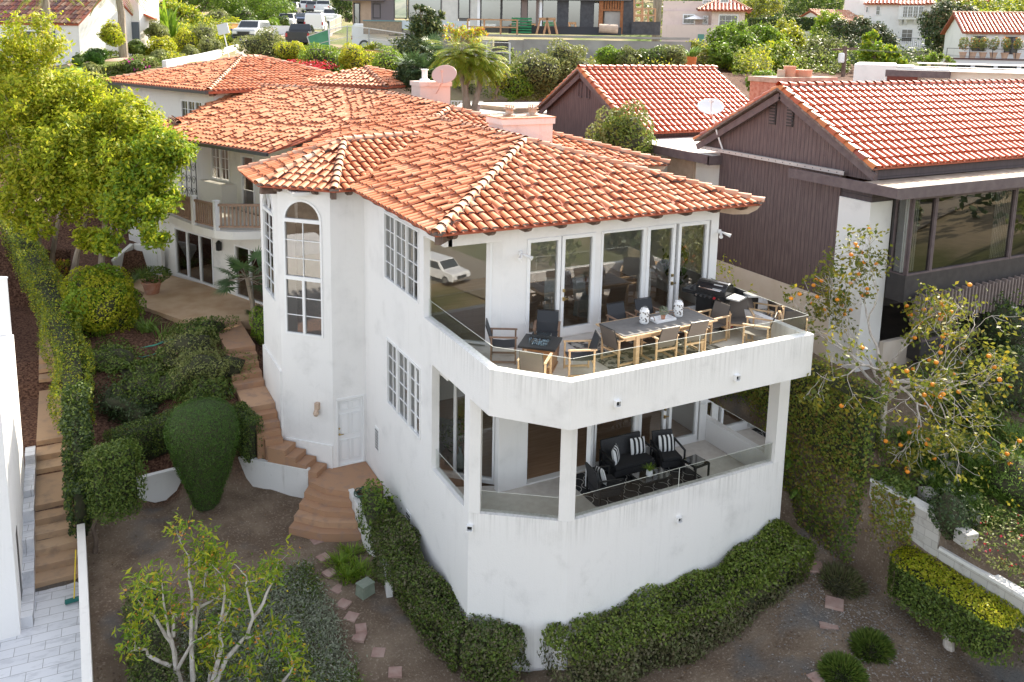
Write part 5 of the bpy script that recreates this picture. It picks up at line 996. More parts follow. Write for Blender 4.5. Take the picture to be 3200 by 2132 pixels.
hedge('hedge', 'dark clipped hedge across the dirt bed at lower left', [(-7.75, 6.0, -7.0), (-7.85, 3.0, -7.1), (-7.95, 0.5, -7.25), (-8.0, -3, -7.4)], .42, .95, 17000, .07, 'hedgegreen', 'hedgebrown', .4, seed=6)
hedge('hedge', 'tall narrow sunlit hedge climbing beside the tan neighbour stairs', [(-9.0, 13.6, -5.1), (-9.05, 15.6, -4.7), (-9.3, 18, -4.2), (-9.7, 21, -3.7), (-10.4, 25, -3.2), (-11, 28, -2.6)], .52, 1.35, 21000, .08, 'hedgeolive', 'yellowgreen', .35, seed=7, rough=.12)
hedge('ivy_hedge', 'dark ivy covered lower end of the boundary hedge beside the tan stairs', [(-9.02, 9.6, -6.3), (-9.0, 11.6, -5.6), (-9.0, 13.3, -5.1)], .36, 1.5, 9000, .10, 'dark', 'hedgegreen', .4, seed=8, rough=.12)
# bushes of the mulch bed
c = gp(*R4(640, 880)); shrub('bush', 'big rounded light green bush beside the patio', (c[0]+.45, c[1]+1.9, c[2]+1.15), (1.15, 1.1, 1.35), 9500, .10, 'yellowgreen', 'bush', m2='bright', n2=6500, lump=.2, seed=1, freq=4)
c = gp(*R4(430, 560)); shrub('bush', 'yellow orange tinted young bush below the left trees', (c[0]+.2, c[1]+1, c[2]+.9), (.7, .7, 1.0), 1500, .11, 'yellowgreen', 'bush', m2='orangeflower', n2=160, core=False, seed=2, lump=.3)
for i, (u, v, r, h, k, lab) in enumerate(((1380, 760, .75, .5, 'hedgegreen', 'low green mound at the top of the mulch bed by the path'), (1330, 900, .8, .55, 'olive', 'low mound beside the hose in the middle of the mulch bed'), (1430, 1010, .75, .5, 'olive', 'low mound along the right edge of the mulch bed'), (1180, 930, .6, .4, 'hedgegreen', 'low mound just below the bare earth patch'), (1010, 1080, .7, .5, 'hedgegreen', 'left low mound in the mulch bed'), (1230, 1120, .85, .55, 'hedgegreen', 'wide low mound behind the cone tree'), (1430, 1190, .6, .45, 'hedgegreen', 'low mound beside the path above the hedge end'), (900, 1260, .75, .5, 'dark', 'dark low mound behind the low clipped hedge'), (760, 960, .8, .5, 'hedgegreen', 'low spreading mound below the big light green bush'))):
    c = gp(*R4(u, v)); shrub('shrub', lab, (c[0], c[1], c[2]+h*.3), (r*1.3, r*1.3, h*1.15), 4200, .09, k, 'shrub', 'low shrubs in the mulch bed', lump=.4, m2='brownleaf' if i == 1 else None, n2=60, seed=20+i, freq=4)
for i, (u, v, n, ln, lab) in enumerate(((880, 410, 110, .75, 'leafy strap plant clump left of the terracotta pot'), (980, 350, 90, .7, 'strap plant clump at the white retaining wall'), (900, 620, 110, .7, 'strap plant clump at the patio edge'), (1010, 720, 110, .75, 'strap plant clump below the patio edge'), (1120, 760, 45, .9, 'upright light green grass tuft below the patio'), (780, 560, 80, .7, 'strap plant clump beside the big round bush'))):
    c = gp(*R4(u, v)); clump('strap_plant', lab, c, n, ln, 'strap', 'strap leaved plants by the patio', seed=i, spread=.3, width=.02)
t = thing('potted_plant', 'weathered terracotta pot with a leafy plant on the patio corner', 'plant pot', (-6.05, 22.15, -3.65)); mb = MB(); mb.lathe((0, 0, 0), [(.26, 0), (.36, .42), (.40, .43), (.40, .5), (.35, .5), (.33, .42)], 20); mb.build('pot', M['terracotta'], t, smooth=False); shrub('leaves', None, (.2, .1, .75), (.55, .45, .35), 500, .14, 'hedgegreen', core=False, parent=t, seed=3)
t = thing('fan_palm', 'small fan palm in front of the sliding doors beside the turret', 'palm', (-3.0, 16.75, -3.9)); g = np.random.default_rng(3); V, st = fan_leaves((-.28, 0, 2.0), 16, .75, g, .62, (-.7, 1.2)); foliage('fronds', [(V, 'fanpalm')], t); mb = MB(); [mb.tube([a, b], .012, 4) for a, b in st]; mb.tube([(0, 0, -.2), (-.1, 0, 1.0), (-.25, 0, 2.0)], .09, 8); mb.build('trunk', M['bark'], t)
c = gp(*R4(1765, 650)); g = np.random.default_rng(9); V, st = fan_leaves(c+np.array([0, 0, .15]), 7, .35, g, .35, (.2, 1.3)); tag(foliage('fan_palm', [(V, 'fanpalm')]), 'tiny fan palm seedling at the turret foot by the patio', 'palm')
c = gp(*R4(1790, 830)); shrub('shrub', 'fresh light green shrub squeezed between path and turret', (c[0]+.15, c[1]+.4, c[2]+.6), (.35, .7, .6), 1300, .10, 'bright', seed=5)
def hose(label, px, m, lift=.05, r=.016):
    pts = []
    for a, b in zip(px[:-1], px[1:]):
        for t_ in np.linspace(0, 1, 5)[:-1]: pts.append(gp(a[0]+(b[0]-a[0])*t_, a[1]+(b[1]-a[1])*t_)+np.array([0, 0, lift]))
    mb = MB(); mb.tube(pts, r, 6); return tag(mb.build('garden_hose', m, smooth=True), label, 'hose')
HM = mat('green_hose', (.06, .30, .22), .5)
hose('pale green garden hose looped over the mulch bed', [R4(*q) for q in ((1265, 745), (1180, 765), (1080, 815), (970, 840), (1060, 825), (1190, 780), (1225, 790), (1140, 840), (1060, 885), (980, 905), (945, 895))], HM); hose('pale green garden hose running down beside the red path', [R4(*q) for q in ((1300, 780), (1420, 870), (1490, 970), (1550, 1060), (1535, 1110), (1580, 1115), (1610, 1180))], HM)
# foot of the left wall
c = gp(*R8(340, 480)); t = shrub('rose_bush', 'green climbing bush against the left house wall above the hedge', (-1.72, 6.75, -6.2), (.5, .75, .75), 2600, .10, 'hedgegreen', 'bush', m2='bright', n2=500, lump=.35, seed=6)
pts = [np.array([-1.9+.22*math.cos(a)*(1+.1*math.sin(3*a)), 7.75+.25*math.sin(a), -6.0-.0*a+.08*math.sin(a*1.7)]) for a in np.linspace(0, 25, 120)]; mb = MB(); mb.tube(pts, .015, 5); tag(mb.build('coiled_hose', mat('dark_hose', (.03, .10, .06), .4), smooth=True), 'dark green hose coiled behind the planter wall', 'hose')
for i, (u, v) in enumerate(((60, 700), (120, 800), (-10, 760), (40, 850), (170, 860))):
    c = gp(*R8(u, v)); clump('grass_clump', 'bright green flowering grass patch beside the planter wall', c, 170, .32, 'bright', 'bright grass patches beside the planter wall', seed=i+30, spread=.33, width=.016)
p = gp(*R8(175, 985)); t = thing('utility_box', 'small green plastic utility box on the dirt path', 'utility box', (p[0], p[1]+.12, p[2]), .35); mb = MB(); gm_ = mat('green_plastic', (.16, .20, .15), .6, (.22, .25, .2), 5); mb.hexa([(-.2, -.17, -.1), (.2, -.17, -.1), (.2, .17, -.1), (-.2, .17, -.1), (-.17, -.14, .3), (.17, -.14, .3), (.17, .14, .3), (-.17, .14, .3)]); mb.build('body', gm_, t); mb = MB(); mb.box(-.19, .19, -.16, .16, .3, .345); mb.build('lid', gm_, t, bevel=.01)
stm = mat('pink_paver', (.29, .18, .15), .85, (.38, .27, .23), 4, bmp=.003)
def paver(px, lab, grp, a, s=.36): c = gp(*px); mb = MB(); mb.cbox((c[0], c[1], c[2]+.035), (s, s, .07), a); return tag(mb.build('stepping_stone', stm, bevel=.008), lab, 'paver', grp)
for i, q in enumerate((R7(2185, 605), R7(2228, 720), R7(2272, 825), R7(2330, 940), R8(15, 1040), R8(70, 1130), R8(125, 1265), R8(255, 1378), R8(370, 1512), R8(135, 1205))): paver(q, 'square pink stepping stone in the dirt path left of the long hedge', 'pink stepping stones along the left dirt path', .15+i*.13, .30 if i < 9 else .26)
for i, q in enumerate((R9(715, 560), R9(1045, 1035), R9(1000, 1165), R9(915, 785), R9(1020, 1470), R9(950, 1560))): paver(q, 'square pink stepping stone in the dirt right of the front hedge', 'pink stepping stones right of the front hedge', .5+i*.2, .42)
# grey ground cover: one mass
g = np.random.default_rng(12); poly = [(-7.1, 5.6), (-3.75, 6.6), (-3.75, 4.8), (-3.8, 2.4), (-3.6, 1.2), (-3.2, -3), (-7.2, -3)]
def in_poly(x, y, P):
    c = np.zeros(len(x), bool)
    for i in range(len(P)):
        (x0, y0), (x1, y1) = P[i], P[(i+1) % len(P)]; c ^= ((y0 > y) != (y1 > y)) & (x < (x1-x0)*(y-y0)/(y1-y0+1e-12)+x0)
    return c
x = g.uniform(-7.6, -3, 95000); y = g.uniform(-3, 6.8, 95000); w_ = g.normal(0, .12, (2, 95000)); k = in_poly(x+w_[0], y+w_[1], poly); x, y = x[k], y[k]; z = G_arr(x, y)+g.uniform(.0, .17, len(x)); P = np.stack([x, y, z], 1); Lf = Lump(g, 1, f=1.5); gr = (Lf(P)+g.normal(0, .5, len(x))) > 1.6
Nn = np.tile([0, 0, .5], (len(x), 1)); tag(foliage('ground_cover', [(leaf_quads(P[~gr], Nn[~gr], .085, g, .32, .6), 'greyleaf'), (leaf_quads(P[gr], Nn[gr], .08, g, .4, 1.0), 'hedgegreen'), (leaf_quads(P[::900]+(0, 0, .06), Nn[::900], .05, g, .9, .4), 'yellowflower')]), kind='stuff')
# leaf litter and gravel
x = g.uniform(-9, 8.8, 9000); y = g.uniform(-5, 32, 9000); k = ((x < -3.6) | (y < 1)) & ~((x < -9.1)) & ~in_poly(x, y, [(-7.4, 17), (-2, 17), (-2, 27), (-7.4, 27)]); x, y = x[k], y[k]; P = np.stack([x, y, G_arr(x, y)+.02], 1); tag(foliage('leaf_litter', [(leaf_quads(P, np.tile([0, 0, 2.], (len(x), 1)), .06, g, .6, .5), 'brownleaf')]), kind='stuff')
x = g.normal(7.4, 1.1, 3500); y = g.normal(-1.2, 1.6, 3500); k = (x < 8.8) & (y < .6); x, y = x[k], y[k]; P = np.stack([x, y, G_arr(x, y)+.01], 1); leafm('pebble', (.3, .27, .24), (.2, .18, .17), (.42, .39, .36), t=0); tag(foliage('gravel', [(leaf_quads(P, np.tile([0, 0, 3.], (len(x), 1)), .045, g, .9, .4), 'pebble')]), kind='stuff')
# foreground tree with pale limbs
def pale_tree():
    b = gp(*R7(1290, 1790)); t = thing('pale_limbed_tree', 'young tree with whitish bare limbs and orange seed clusters at bottom left', 'tree', b); g = np.random.default_rng(21); mb = MB(); tips = []; dep = float((b-CAM)@FW)
    def at(u, v, dd=0): return atd(*R7(u, v), dep+dd)-b
    limbs = [[(1290, 1790), (1225, 1500), (1200, 1360), (1150, 1240), (1060, 1120), (985, 1050)], [(1225, 1560), (1180, 1290), (1150, 1150), (1130, 1010), (1115, 880)], [(1200, 1250), (1190, 1080), (1175, 1060)], [(1290, 1790), (1320, 1560), (1315, 1300), (1330, 1000), (1300, 850), (1300, 700)], [(1310, 1330), (1345, 1200), (1360, 1080), (1400, 950), (1420, 770)], [(1225, 1470), (1330, 1300), (1480, 1200)], [(1365, 1050), (1450, 1010), (1510, 975)], [(1290, 1790), (1460, 1560), (1520, 1320), (1510, 1180), (1550, 980), (1540, 860)], [(1530, 1140), (1580, 1060), (1590, 1000)], [(1480, 1590), (1560, 1400), (1680, 1270), (1760, 1250)], [(1700, 1260), (1735, 1130), (1700, 900), (1700, 840)], [(1735, 1140), (1820, 1020), (1870, 900), (1890, 840)], [(1180, 1470), (1040, 1400), (1010, 1350), (950, 1330), (900, 1360)], [(1420, 1790), (1450, 1500), (1530, 1510), (1500, 1470)], [(1900, 1700), (1950, 1560), (2010, 1490), (2040, 1420)], [(1290, 1790), (1400, 1700), (1600, 1640), (1900, 1700)]]
    for i, l in enumerate(limbs):
        off = g.normal(0, .25); pts = []
        for a, c in zip(l[:-1], l[1:]):
            for q in (0, .5): pts.append(at(a[0]+(c[0]-a[0])*q+g.normal(0, 5), a[1]+(c[1]-a[1])*q+g.normal(0, 5), off*(len(pts)/8)))
        pts.append(at(*l[-1], off)); r0 = .065 if i in (0, 3, 7, 9) else .042; rs = [max(.012, r0*(1-.75*k/(len(pts)-1))) for k in range(len(pts))]; mb.tube(pts, rs, 7, cap=False); tips.append((pts[-1], pts[-1]-pts[-2])); tips.append((pts[-2], pts[-1]-pts[-2]))
        for k in range(2): limb_tree(mb, pts[-1-k], unit(pts[-1]-pts[-2]+g.normal(0, .3, 3)), .35, .012, 1, g, tips, upk=.3, minr=.004)
    mb.build('limbs', M['barkpale'], t); C = np.array([p for p, d in tips])
    def around(n, s): i = g.integers(0, len(C), n); return C[i]+g.normal(0, s, (n, 3))+np.array([0, 0, .05])
    P = around(4200, .14); foliage('leaves', [(leaf_quads(P[:1300], np.tile([0, 0, .6], (1300, 1)), .16, g, .28, .9), 'yellowgreen'), (leaf_quads(P[1300:3400], np.tile([0, 0, .6], (2100, 1)), .16, g, .28, .9), 'bright')], t); P = around(420, .11); tag(foliage('seed_clusters', [(leaf_quads(P, g.normal(0, 1, P.shape), .055, g, .9, 1), 'orangeflower')], t), kind='stuff')
pale_tree()
# big trees on the left, one crown each
def crown_tree(name, label, base, trunk, blobs, n, size, m, m2, group, seed, limbs=3, barkm='bark', r0=.16):
    g = np.random.default_rng(seed); base = np.array(base, float); t = thing(name, label, 'tree', base, 0, group); mb = MB(); tr = [np.array(p, float)-base for p in trunk]; mb.tube([tr[0]-np.array([0, 0, .3])]+tr, [r0*1.15]+[r0*(1-.55*i/max(1, len(tr)-1)) for i in range(len(tr))], 9, cap=False)
    for c, r in blobs:
        q = np.array(c)-base; mid = (tr[-1]+q)/2+g.normal(0, .15, 3); mb.tube([tr[-1], mid, q], [r0*.42, r0*.28, r0*.1], 6, cap=False)
        for k in range(limbs): e = q+unit(g.normal(0, 1, 3))*r*.75; mb.tube([mid, (mid+e)/2+g.normal(0, .1, 3), e], [r0*.2, r0*.13, .01], 5, cap=False)
    mb.build('trunk', M[barkm], t); V1 = []; V2 = []; tot = sum(r*r for c, r in blobs)
    for c, r in blobs:
        k = int(n*r*r/tot); nc = max(6, int(r*r*26)); cc = unit(g.normal(0, 1, (nc, 3)))*(r*g.uniform(.35, 1.0, (nc, 1))**.6)*np.array([1, 1, .8]); i = g.integers(0, nc, k); P = np.array(c)-base+cc[i]+g.normal(0, .19*min(1, r), (k, 3)); N = cc[i]+np.array([0, 0, .4]); b2 = g.random(k) < .35
        V1.append(leaf_quads(P[~b2], N[~b2], size, g, .42, .8)); V2.append(leaf_quads(P[b2], N[b2], size, g, .42, .8))
    foliage('crown', [(np.vstack(V1), m), (np.vstack(V2), m2)], t); return t
def blob(u, v, d, rp): return (atd(u, v, d), rp*d/F)
GT = 'leafy trees along the left garden edge'
tr = [gp(*R4(260, 392)), gp(*R4(355, 405)), gp(*R4(500, 360)), gp(*R4(695, 352))]
D_ = lambda p: float((p-CAM)@FW)
crown_tree('leafy_tree', 'yellow green tree nearest the left frame edge, tallest crown of the group', tr[0], [tr[0], atd(120, 760, D_(tr[0])), atd(135, 620, D_(tr[0])-.3)], [blob(110, 130, 33, 95), blob(60, 300, 33, 150), blob(150, 330, 34, 130), blob(40, 480, 32, 120), blob(150, 560, 32, 120), blob(10, 180, 33, 70), blob(30, 640, 31, 70)], 24000, .19, 'yellowgreen', 'tree', GT, 1)
crown_tree('leafy_tree', 'yellow green tree with twin pale trunks behind the tall hedge', tr[1], [tr[1], atd(165, 790, D_(tr[1])), atd(190, 640, D_(tr[1])-.3)], [blob(230, 300, 34, 110), blob(270, 420, 33, 130), blob(180, 470, 32, 120), blob(230, 600, 32, 110), blob(120, 700, 31, 60), blob(330, 330, 33.5, 75)], 19000, .19, 'tree', 'yellowgreen', GT, 2)
crown_tree('leafy_tree', 'green tree with tangled bare lower twigs left of the balcony', tr[2], [tr[2], atd(240, 800, D_(tr[2])), atd(270, 680, D_(tr[2]))], [blob(400, 380, 33, 95), blob(380, 510, 32, 110), blob(300, 560, 31.5, 90), blob(470, 440, 32.5, 80), blob(260, 760, 31, 50)], 15000, .19, 'tree', 'yellowgreen', GT, 3, limbs=6)
crown_tree('leafy_tree', 'green tree overhanging the balcony rail and patio', tr[3], [tr[3], atd(318, 800, D_(tr[3])), atd(330, 660, D_(tr[3])-.2)], [blob(500, 480, 31, 85), blob(560, 470, 31, 65), blob(450, 560, 30.5, 90), blob(500, 620, 30, 70), blob(400, 650, 30, 80), blob(480, 730, 29.5, 55), blob(350, 760, 29.5, 50)], 15000, .19, 'tree', 'bright', GT, 4, limbs=6)
# ---------------------------------------------------------------- right side: ivy wall, block wall, bank
blk, nt, b = new_mat('concrete_block'); b.inputs['Roughness'].default_value = .9; g_ = nd(nt, 'ShaderNodeNewGeometry'); s_ = nd(nt, 'ShaderNodeSeparateXYZ'); c_ = nd(nt, 'ShaderNodeCombineXYZ'); nt.links.new(g_.outputs['Position'], s_.inputs[0]); nt.links.new(s_.outputs[1], c_.inputs[0]); nt.links.new(s_.outputs[2], c_.inputs[1])
br = nd(nt, 'ShaderNodeTexBrick', offset=.5); br.inputs['Scale'].default_value = 1; br.inputs['Brick Width'].default_value = .4; br.inputs['Row Height'].default_value = .2; br.inputs['Mortar Size'].default_value = .006; br.inputs['Color1'].default_value = (.52, .50, .47, 1); br.inputs['Color2'].default_value = (.45, .43, .40, 1); br.inputs['Mortar'].default_value = (.3, .28, .26, 1); nt.links.new(c_.outputs[0], br.inputs[0]); nt.links.new(mixc(nt, ramp(nt, noise(nt, 1.5, 7, rough=.7), .5, .68), br.outputs[0], (.24, .21, .19)), b.inputs['Base Color'])
w = MB(); w.box(9.0, 9.2, -2.15, -.2, -7, -4.2); w.box(9.0, 9.2, -9, -2.152, -7.6, -4.93); t = w.build('block_wall', blk, None); tag(t, 'stepped pale concrete block wall along the right dirt path', 'wall'); w = MB(); w.box(8.97, 9.23, -2.2, -.2, -4.198, -4.11); w.box(8.97, 9.23, -9, -2.21, -4.928, -4.85); w.build('coping', M['gardenwall'], t)
w = MB(); w.box(9.0, 9.28, -.02, 11.5, -7, -1.95); ivc = (np.array(w.v), np.array(w.f)); g = np.random.default_rng(31); n = 62000; path = [(9.14, 11.5, -5.6), (9.14, .1, -6.3)]; h = 4.45; pts, N = sweep_points([(9.14, 11, -5.8), (9.14, 2, -6.2), (9.14, .05, -6.3)], .26, 4.5, n, g); pts[:, 0] -= np.where(pts[:, 0] < 9.14, .55*np.clip((-4.2-pts[:, 2])/2.2, 0, 1)**1.5, 0); lf = Lump(g, 1, f=1.6); pts += unit(N+1e-6)*((lf(pts)-1)*.10+g.normal(0, .04, n))[:, None]
zt = -1.72-.35*np.clip((pts[:, 1]-2)/3, 0, 1); k = pts[:, 2] < zt+.08; pts, N = pts[k], N[k]; dk = (g.random(len(pts)) < np.clip(.12+.45*(pts[:, 1] < .3)+(pts[:, 2] < -5.4)*.35, 0, 1))
tag(foliage('ivy_wall', [(leaf_quads(pts[~dk], N[~dk], .085, g, .7, .6), 'ivy'), (leaf_quads(pts[dk], N[dk], .085, g, .7, .6), 'hedgegreen')], None, ivc), 'tall wall smothered in green and rusty ivy right of the house', 'ivy wall')
g = np.random.default_rng(32); n = 2500; y = g.uniform(-1.5, -.3, n); z = -6.2+g.random(n)**1.5*2.1; k = (z-(-6.3)) > (-.3-y)*1.2-1.0; P = np.stack([np.full(n, 8.97)+g.normal(0, .03, n), y, z], 1)[k]; P2 = np.stack([g.uniform(8.95, 9.3, 800), g.uniform(-1.3, -.2, 800), -4.08+g.uniform(-.1, .3, 800)], 1); tag(foliage('ivy_fringe', [(leaf_quads(P, np.tile([-1, 0, .3], (len(P), 1)), .08, g, .7, .6), 'ivy'), (leaf_quads(P2, np.tile([-.5, 0, .8], (800, 1)), .08, g, .7, .6), 'hedgegreen')]), 'loose ivy runners spreading onto the block wall end', 'ivy')
t = thing('clipped_hedge_bush', 'box clipped bush with yellow top coloured as sunlit against the block wall', 'bush', (8.6, -2.95, -6.72)); g = np.random.default_rng(33); n = 12000; pts, N = sweep_points([(.1, 1.0, .45), (.1, -.85, .45)], .62, 1.05, n, g); pts += g.normal(0, .03, pts.shape); up_ = pts[:, 2] > 1.42
mb = MB(); mb.box(-.4, .6, -1.1, 1.25, .52, 1.4); foliage('crown', [(leaf_quads(pts[up_], N[up_], .075, g, .55, .7), 'yellowgreen'), (leaf_quads(pts[~up_], N[~up_], .075, g, .55, .7), 'hedgegreen')], t, (np.array(mb.v), np.array(mb.f))); mb = MB(); mb.tube([(0, 0, -.2), (0, .05, .6)], [.13, .09], 9); mb.build('trunk', M['barkpale'], t)  # top leaves get a yellower colour that paints the sun on them
for i, (u, v, r, lab, mm) in enumerate(((1150, 830, .62, 'largest round heathery shrub in the right dirt path', 'hedgebrown'), (1380, 1280, .5, 'round heathery shrub between the gravel and the clipped bush', 'hedgegreen'), (1180, 1460, .5, 'small soft green shrub at the bottom right dirt', 'hedgegreen'))):
    c = gp(*R9(u, v+130)); g = np.random.default_rng(40+i); n = 2600; D = unit(g.normal(0, 1, (n, 3))); D[:, 2] = abs(D[:, 2]); P = np.array([c[0], c[1]+.3, c[2]])+D*r*np.array([1, 1, .8])*g.uniform(.7, 1.03, (n, 1)); T = D*.09; s = unit(np.cross(D, g.normal(0, 1, (n, 3))))*.014; V = np.stack([P-T, P+s, P+T, P-s], 1).reshape(-1, 3); co_ = (np.array([c[0], c[1]+.3, c[2]])+SG[0]*r*.78*np.array([1, 1, .8]), SG[1]); tag(foliage('heather_shrub', [(V, mm)], None, co_), lab, 'shrub', 'low shrubs in the right dirt path')
# planted bank above the block wall
for i in range(68):
    u = [1620, 1900, 1700, 2000, 2180, 2300, 1760, 1860, 1930, 2060, 2150, 1650, 1990, 2330, 1560, 1820, 2250][i % 17]; v = [80, 30, 180, 100, 40, 90, 260, 330, 220, 180, 260, -40, 400, -30, -90, -60, -120][i % 17]
    c = gp(*R9(u+(i//17)*47-20, v+(i//17)*29)); clump('strap_plant', 'green strap leaved plant on the planted bank above the block wall', c, 70, .65, 'strap', 'strap leaved plants on the right bank', seed=60+i, spread=.2, width=.018)
for i, (u, v) in enumerate(((1895, 120), (2030, 50), (2150, 120), (1690, 180), (1850, 240), (1980, 330), (1690, 310), (1950, 590), (2000, 460), (1780, 40), (2240, 180))):
    c = gp(*R9(u, v)); mb = MB(); mb.cbox((c[0], c[1], c[2]+.08), (.38, .34, .36), .2*i); o = mb.build('planter_block', blk, bevel=.02); tag(o, 'pale concrete planter block set into the planted bank', 'planter block', 'concrete planter blocks stepping up the bank')
c = gp(*R9(2270, 300)); shrub('daisy_bush', 'green bush dotted with yellow daisies on the right bank', c+np.array([0, 0, .4]), (.75, .75, .75), 2500, .09, 'strap', 'bush', m2='yellowflower', n2=70, s2=.07, lump=.2, seed=50, aspect=.25)
c = gp(*R9(2230, 720)); shrub('bougainvillea', 'straggly dry bush with red flowers above the block wall', c+np.array([.1, 0, .3]), (.85, .9, .6), 1700, .08, 'olive', 'bush', m2='red', n2=90, s2=.07, core=False, lump=.3, seed=51)
c = gp(*R9(1830, 500)); shrub('shrub', 'dark round shrub behind the block wall coping', c+np.array([0, 0, .3]), (.5, .6, .55), 1500, .08, 'dark', seed=52)
for i, (u, v, r, lab) in enumerate(((2200, 760, (1.0, .9, 1.2), 'dark tall shrub in front of the brown house lower door'), (2250, 1130, (1.3, 1.0, .9), 'dark spreading shrub at the right edge below the brown house'), (2050, 1250, (.9, .8, .6), 'low dark green shrub right of the persimmon tree'))):
    c = gp(*R6(u, v+130)); shrub('shrub', lab, c+np.array([0, .3, r[2]*.8]), r, 3000, .10, 'dark' if i != 2 else 'hedgegreen', 'shrub', 'dark shrubs below the brown house', lump=.35, seed=53+i, m2='hedgegreen', n2=600)
for i, (u, v) in enumerate(((780, 100), (840, 240), (760, 20), (720, 140))):
    c = gp(*R9(u, v)); g = np.random.default_rng(70+i); V = fronds(c+np.array([0, 0, .1]), 9, .75, g, .13, 16, (.4, 1.2), 1.0); tag(foliage('fern', [(V, 'strap')]), 'light green fern at the foot of the ivy wall', 'fern', 'ferns at the foot of the ivy wall')
g = np.random.default_rng(91); x = 9.3+g.random(30000)**1.3*9; y = g.uniform(-6.5, 2.1, 30000); Lf = Lump(g, 1, f=.9); P = np.stack([x, y, G_arr(x, y)], 1); kk = (Lf(P)+g.normal(0, .5, len(x)) > .9) & ~((x < 10.2) & (y < -4) & (g.random(len(x)) < .6)); P = P[kk]; P[:, 2] += g.random(len(P))**2*.45; dk = g.random(len(P)) < .45
tag(foliage('bank_ground_cover', [(leaf_quads(P[~dk], np.tile([0, 0, .6], ((~dk).sum(), 1)), .13, g, .35, .9), 'hedgegreen'), (leaf_quads(P[dk], np.tile([0, 0, .6], (dk.sum(), 1)), .15, g, .22, .9), 'strap')]), kind='stuff')
def fruit_tree(name, label, base, top, lean, n_main, depth, ln, r, seed, leaves, lsize, lm, fruit, fm, fr, spread):
    g = np.random.default_rng(seed); base = np.array(base, float); t = thing(name, label, 'tree', base); mb = MB(); tips = []; tp = np.array(top, float)-base; mb.tube([(0, 0, -.3), tp*.5+g.normal(0, .04, 3), tp], [r*1.15, r, r*.8], 8, cap=False)
    for k in range(n_main):
        a = 2*PI*k/n_main+g.uniform(-.3, .3); d = unit(np.array([math.cos(a)*spread[0]+lean[0], math.sin(a)*spread[1]+lean[1], g.uniform(.15, 1.0)])); limb_tree(mb, tp*g.uniform(.55, 1.0), d, ln*g.uniform(.8, 1.2), r*.55, depth, g, tips, bend=.5, split=(2, 3), shrink=.78, upk=.05, nseg=4)
    mb.build('trunk', M['barkpale'], t); C = np.array([p for p, d in tips]); i = g.integers(0, len(C), leaves); P = C[i]+g.normal(0, .13, (leaves, 3)); foliage('leaves', [(leaf_quads(P, np.tile([0, 0, .4], (leaves, 1)), lsize, g, .55, 1.0), lm)], t)
    for j in range(fruit): p = C[g.integers(0, len(C))]+g.normal(0, .08, 3)-np.array([0, 0, .06]); q = MB(); q.ball(p, fr, 6, sq=(1, 1, .85)); q.build('fruit', M[fm], t, smooth=True)
    return t
fruit_tree('persimmon_tree', 'sparse persimmon tree hung with orange fruit above the ivy wall', (9.85, .25, -3.6), (9.8, .3, -1.5), (.05, -.15), 10, 4, 1.12, .085, 5, 6000, .13, 'persimmonleaf', 98, 'orange', .058, (.7, 1.25))
fruit_tree('lemon_tree', 'small lemon tree with yellow fruit behind the grill', (8.6, 5.2, -2.0), (8.5, 5.1, -.9), (-.1, -.1), 5, 2, .6, .05, 6, 420, .11, 'yellowgreen', 9, 'lemon', .05, (.7, .8))
shrub('bush', 'grey green upright bush between the white chimney and brown gable', (10.3, 13.2, 2.8), (1.2, 1.1, 1.6), 3800, .14, 'hedgeolive', 'bush', m2='olive', n2=2200, lump=.3, seed=80)
t = thing('potted_plant', 'small spiky green plant in white pot on the black coffee table', 'potted plant', (3.75, 2.12, ZL+.425)); mb = MB(); mb.lathe((0, 0, 0), [(.06, 0), (.085, .04), (.08, .15), (.07, .15)], 14); mb.build('pot', M['trim'], t); g = np.random.default_rng(2); foliage('leaves', [(blades((0, 0, .14), 40, .24, g, .03, .012, .7), 'bright')], t)
t = thing('potted_plant', 'tiny grey succulent in clay pot on the white tray', 'potted plant', (3.83, 2.0, .168)); mb = MB(); mb.lathe((0, 0, 0), [(.045, 0), (.06, .1), (.05, .1)], 12); mb.build('pot', M['terracotta'], t); shrub('leaves', None, (0, 0, .2), (.11, .11, .11), 220, .045, 'greyleaf', core=False, parent=t, seed=4)
t = thing('fiddle_leaf_fig', 'tall broad leaved fig in a beige pot inside the right glass door', 'potted plant', (6.1, 4.35, -.6)); mb = MB(); mb.lathe((0, 0, 0), [(.2, 0), (.27, .3), (.24, .32)], 12); mb.build('pot', M['tan'], t); mb = MB(); mb.tube([(0, 0, .3), (.05, 0, .9), (0, 0, 1.6)], .025, 6); mb.build('stem', M['bark'], t); shrub('leaves', None, (0, 0, 1.35), (.35, .3, .6), 75, .26, 'hedgegreen', core=False, parent=t, seed=6, aspect=.7)
t = thing('indoor_plant', 'leafy indoor plant inside the lower corner window', 'potted plant', (-.15, 5.35, ZL)); mb = MB(); mb.lathe((0, 0, 0), [(.15, 0), (.2, .35), (.18, .36)], 12); mb.build('pot', M['tan'], t); shrub('leaves', None, (0, 0, .95), (.4, .4, .45), 130, .13, 'hedgegreen', core=False, parent=t, seed=7)
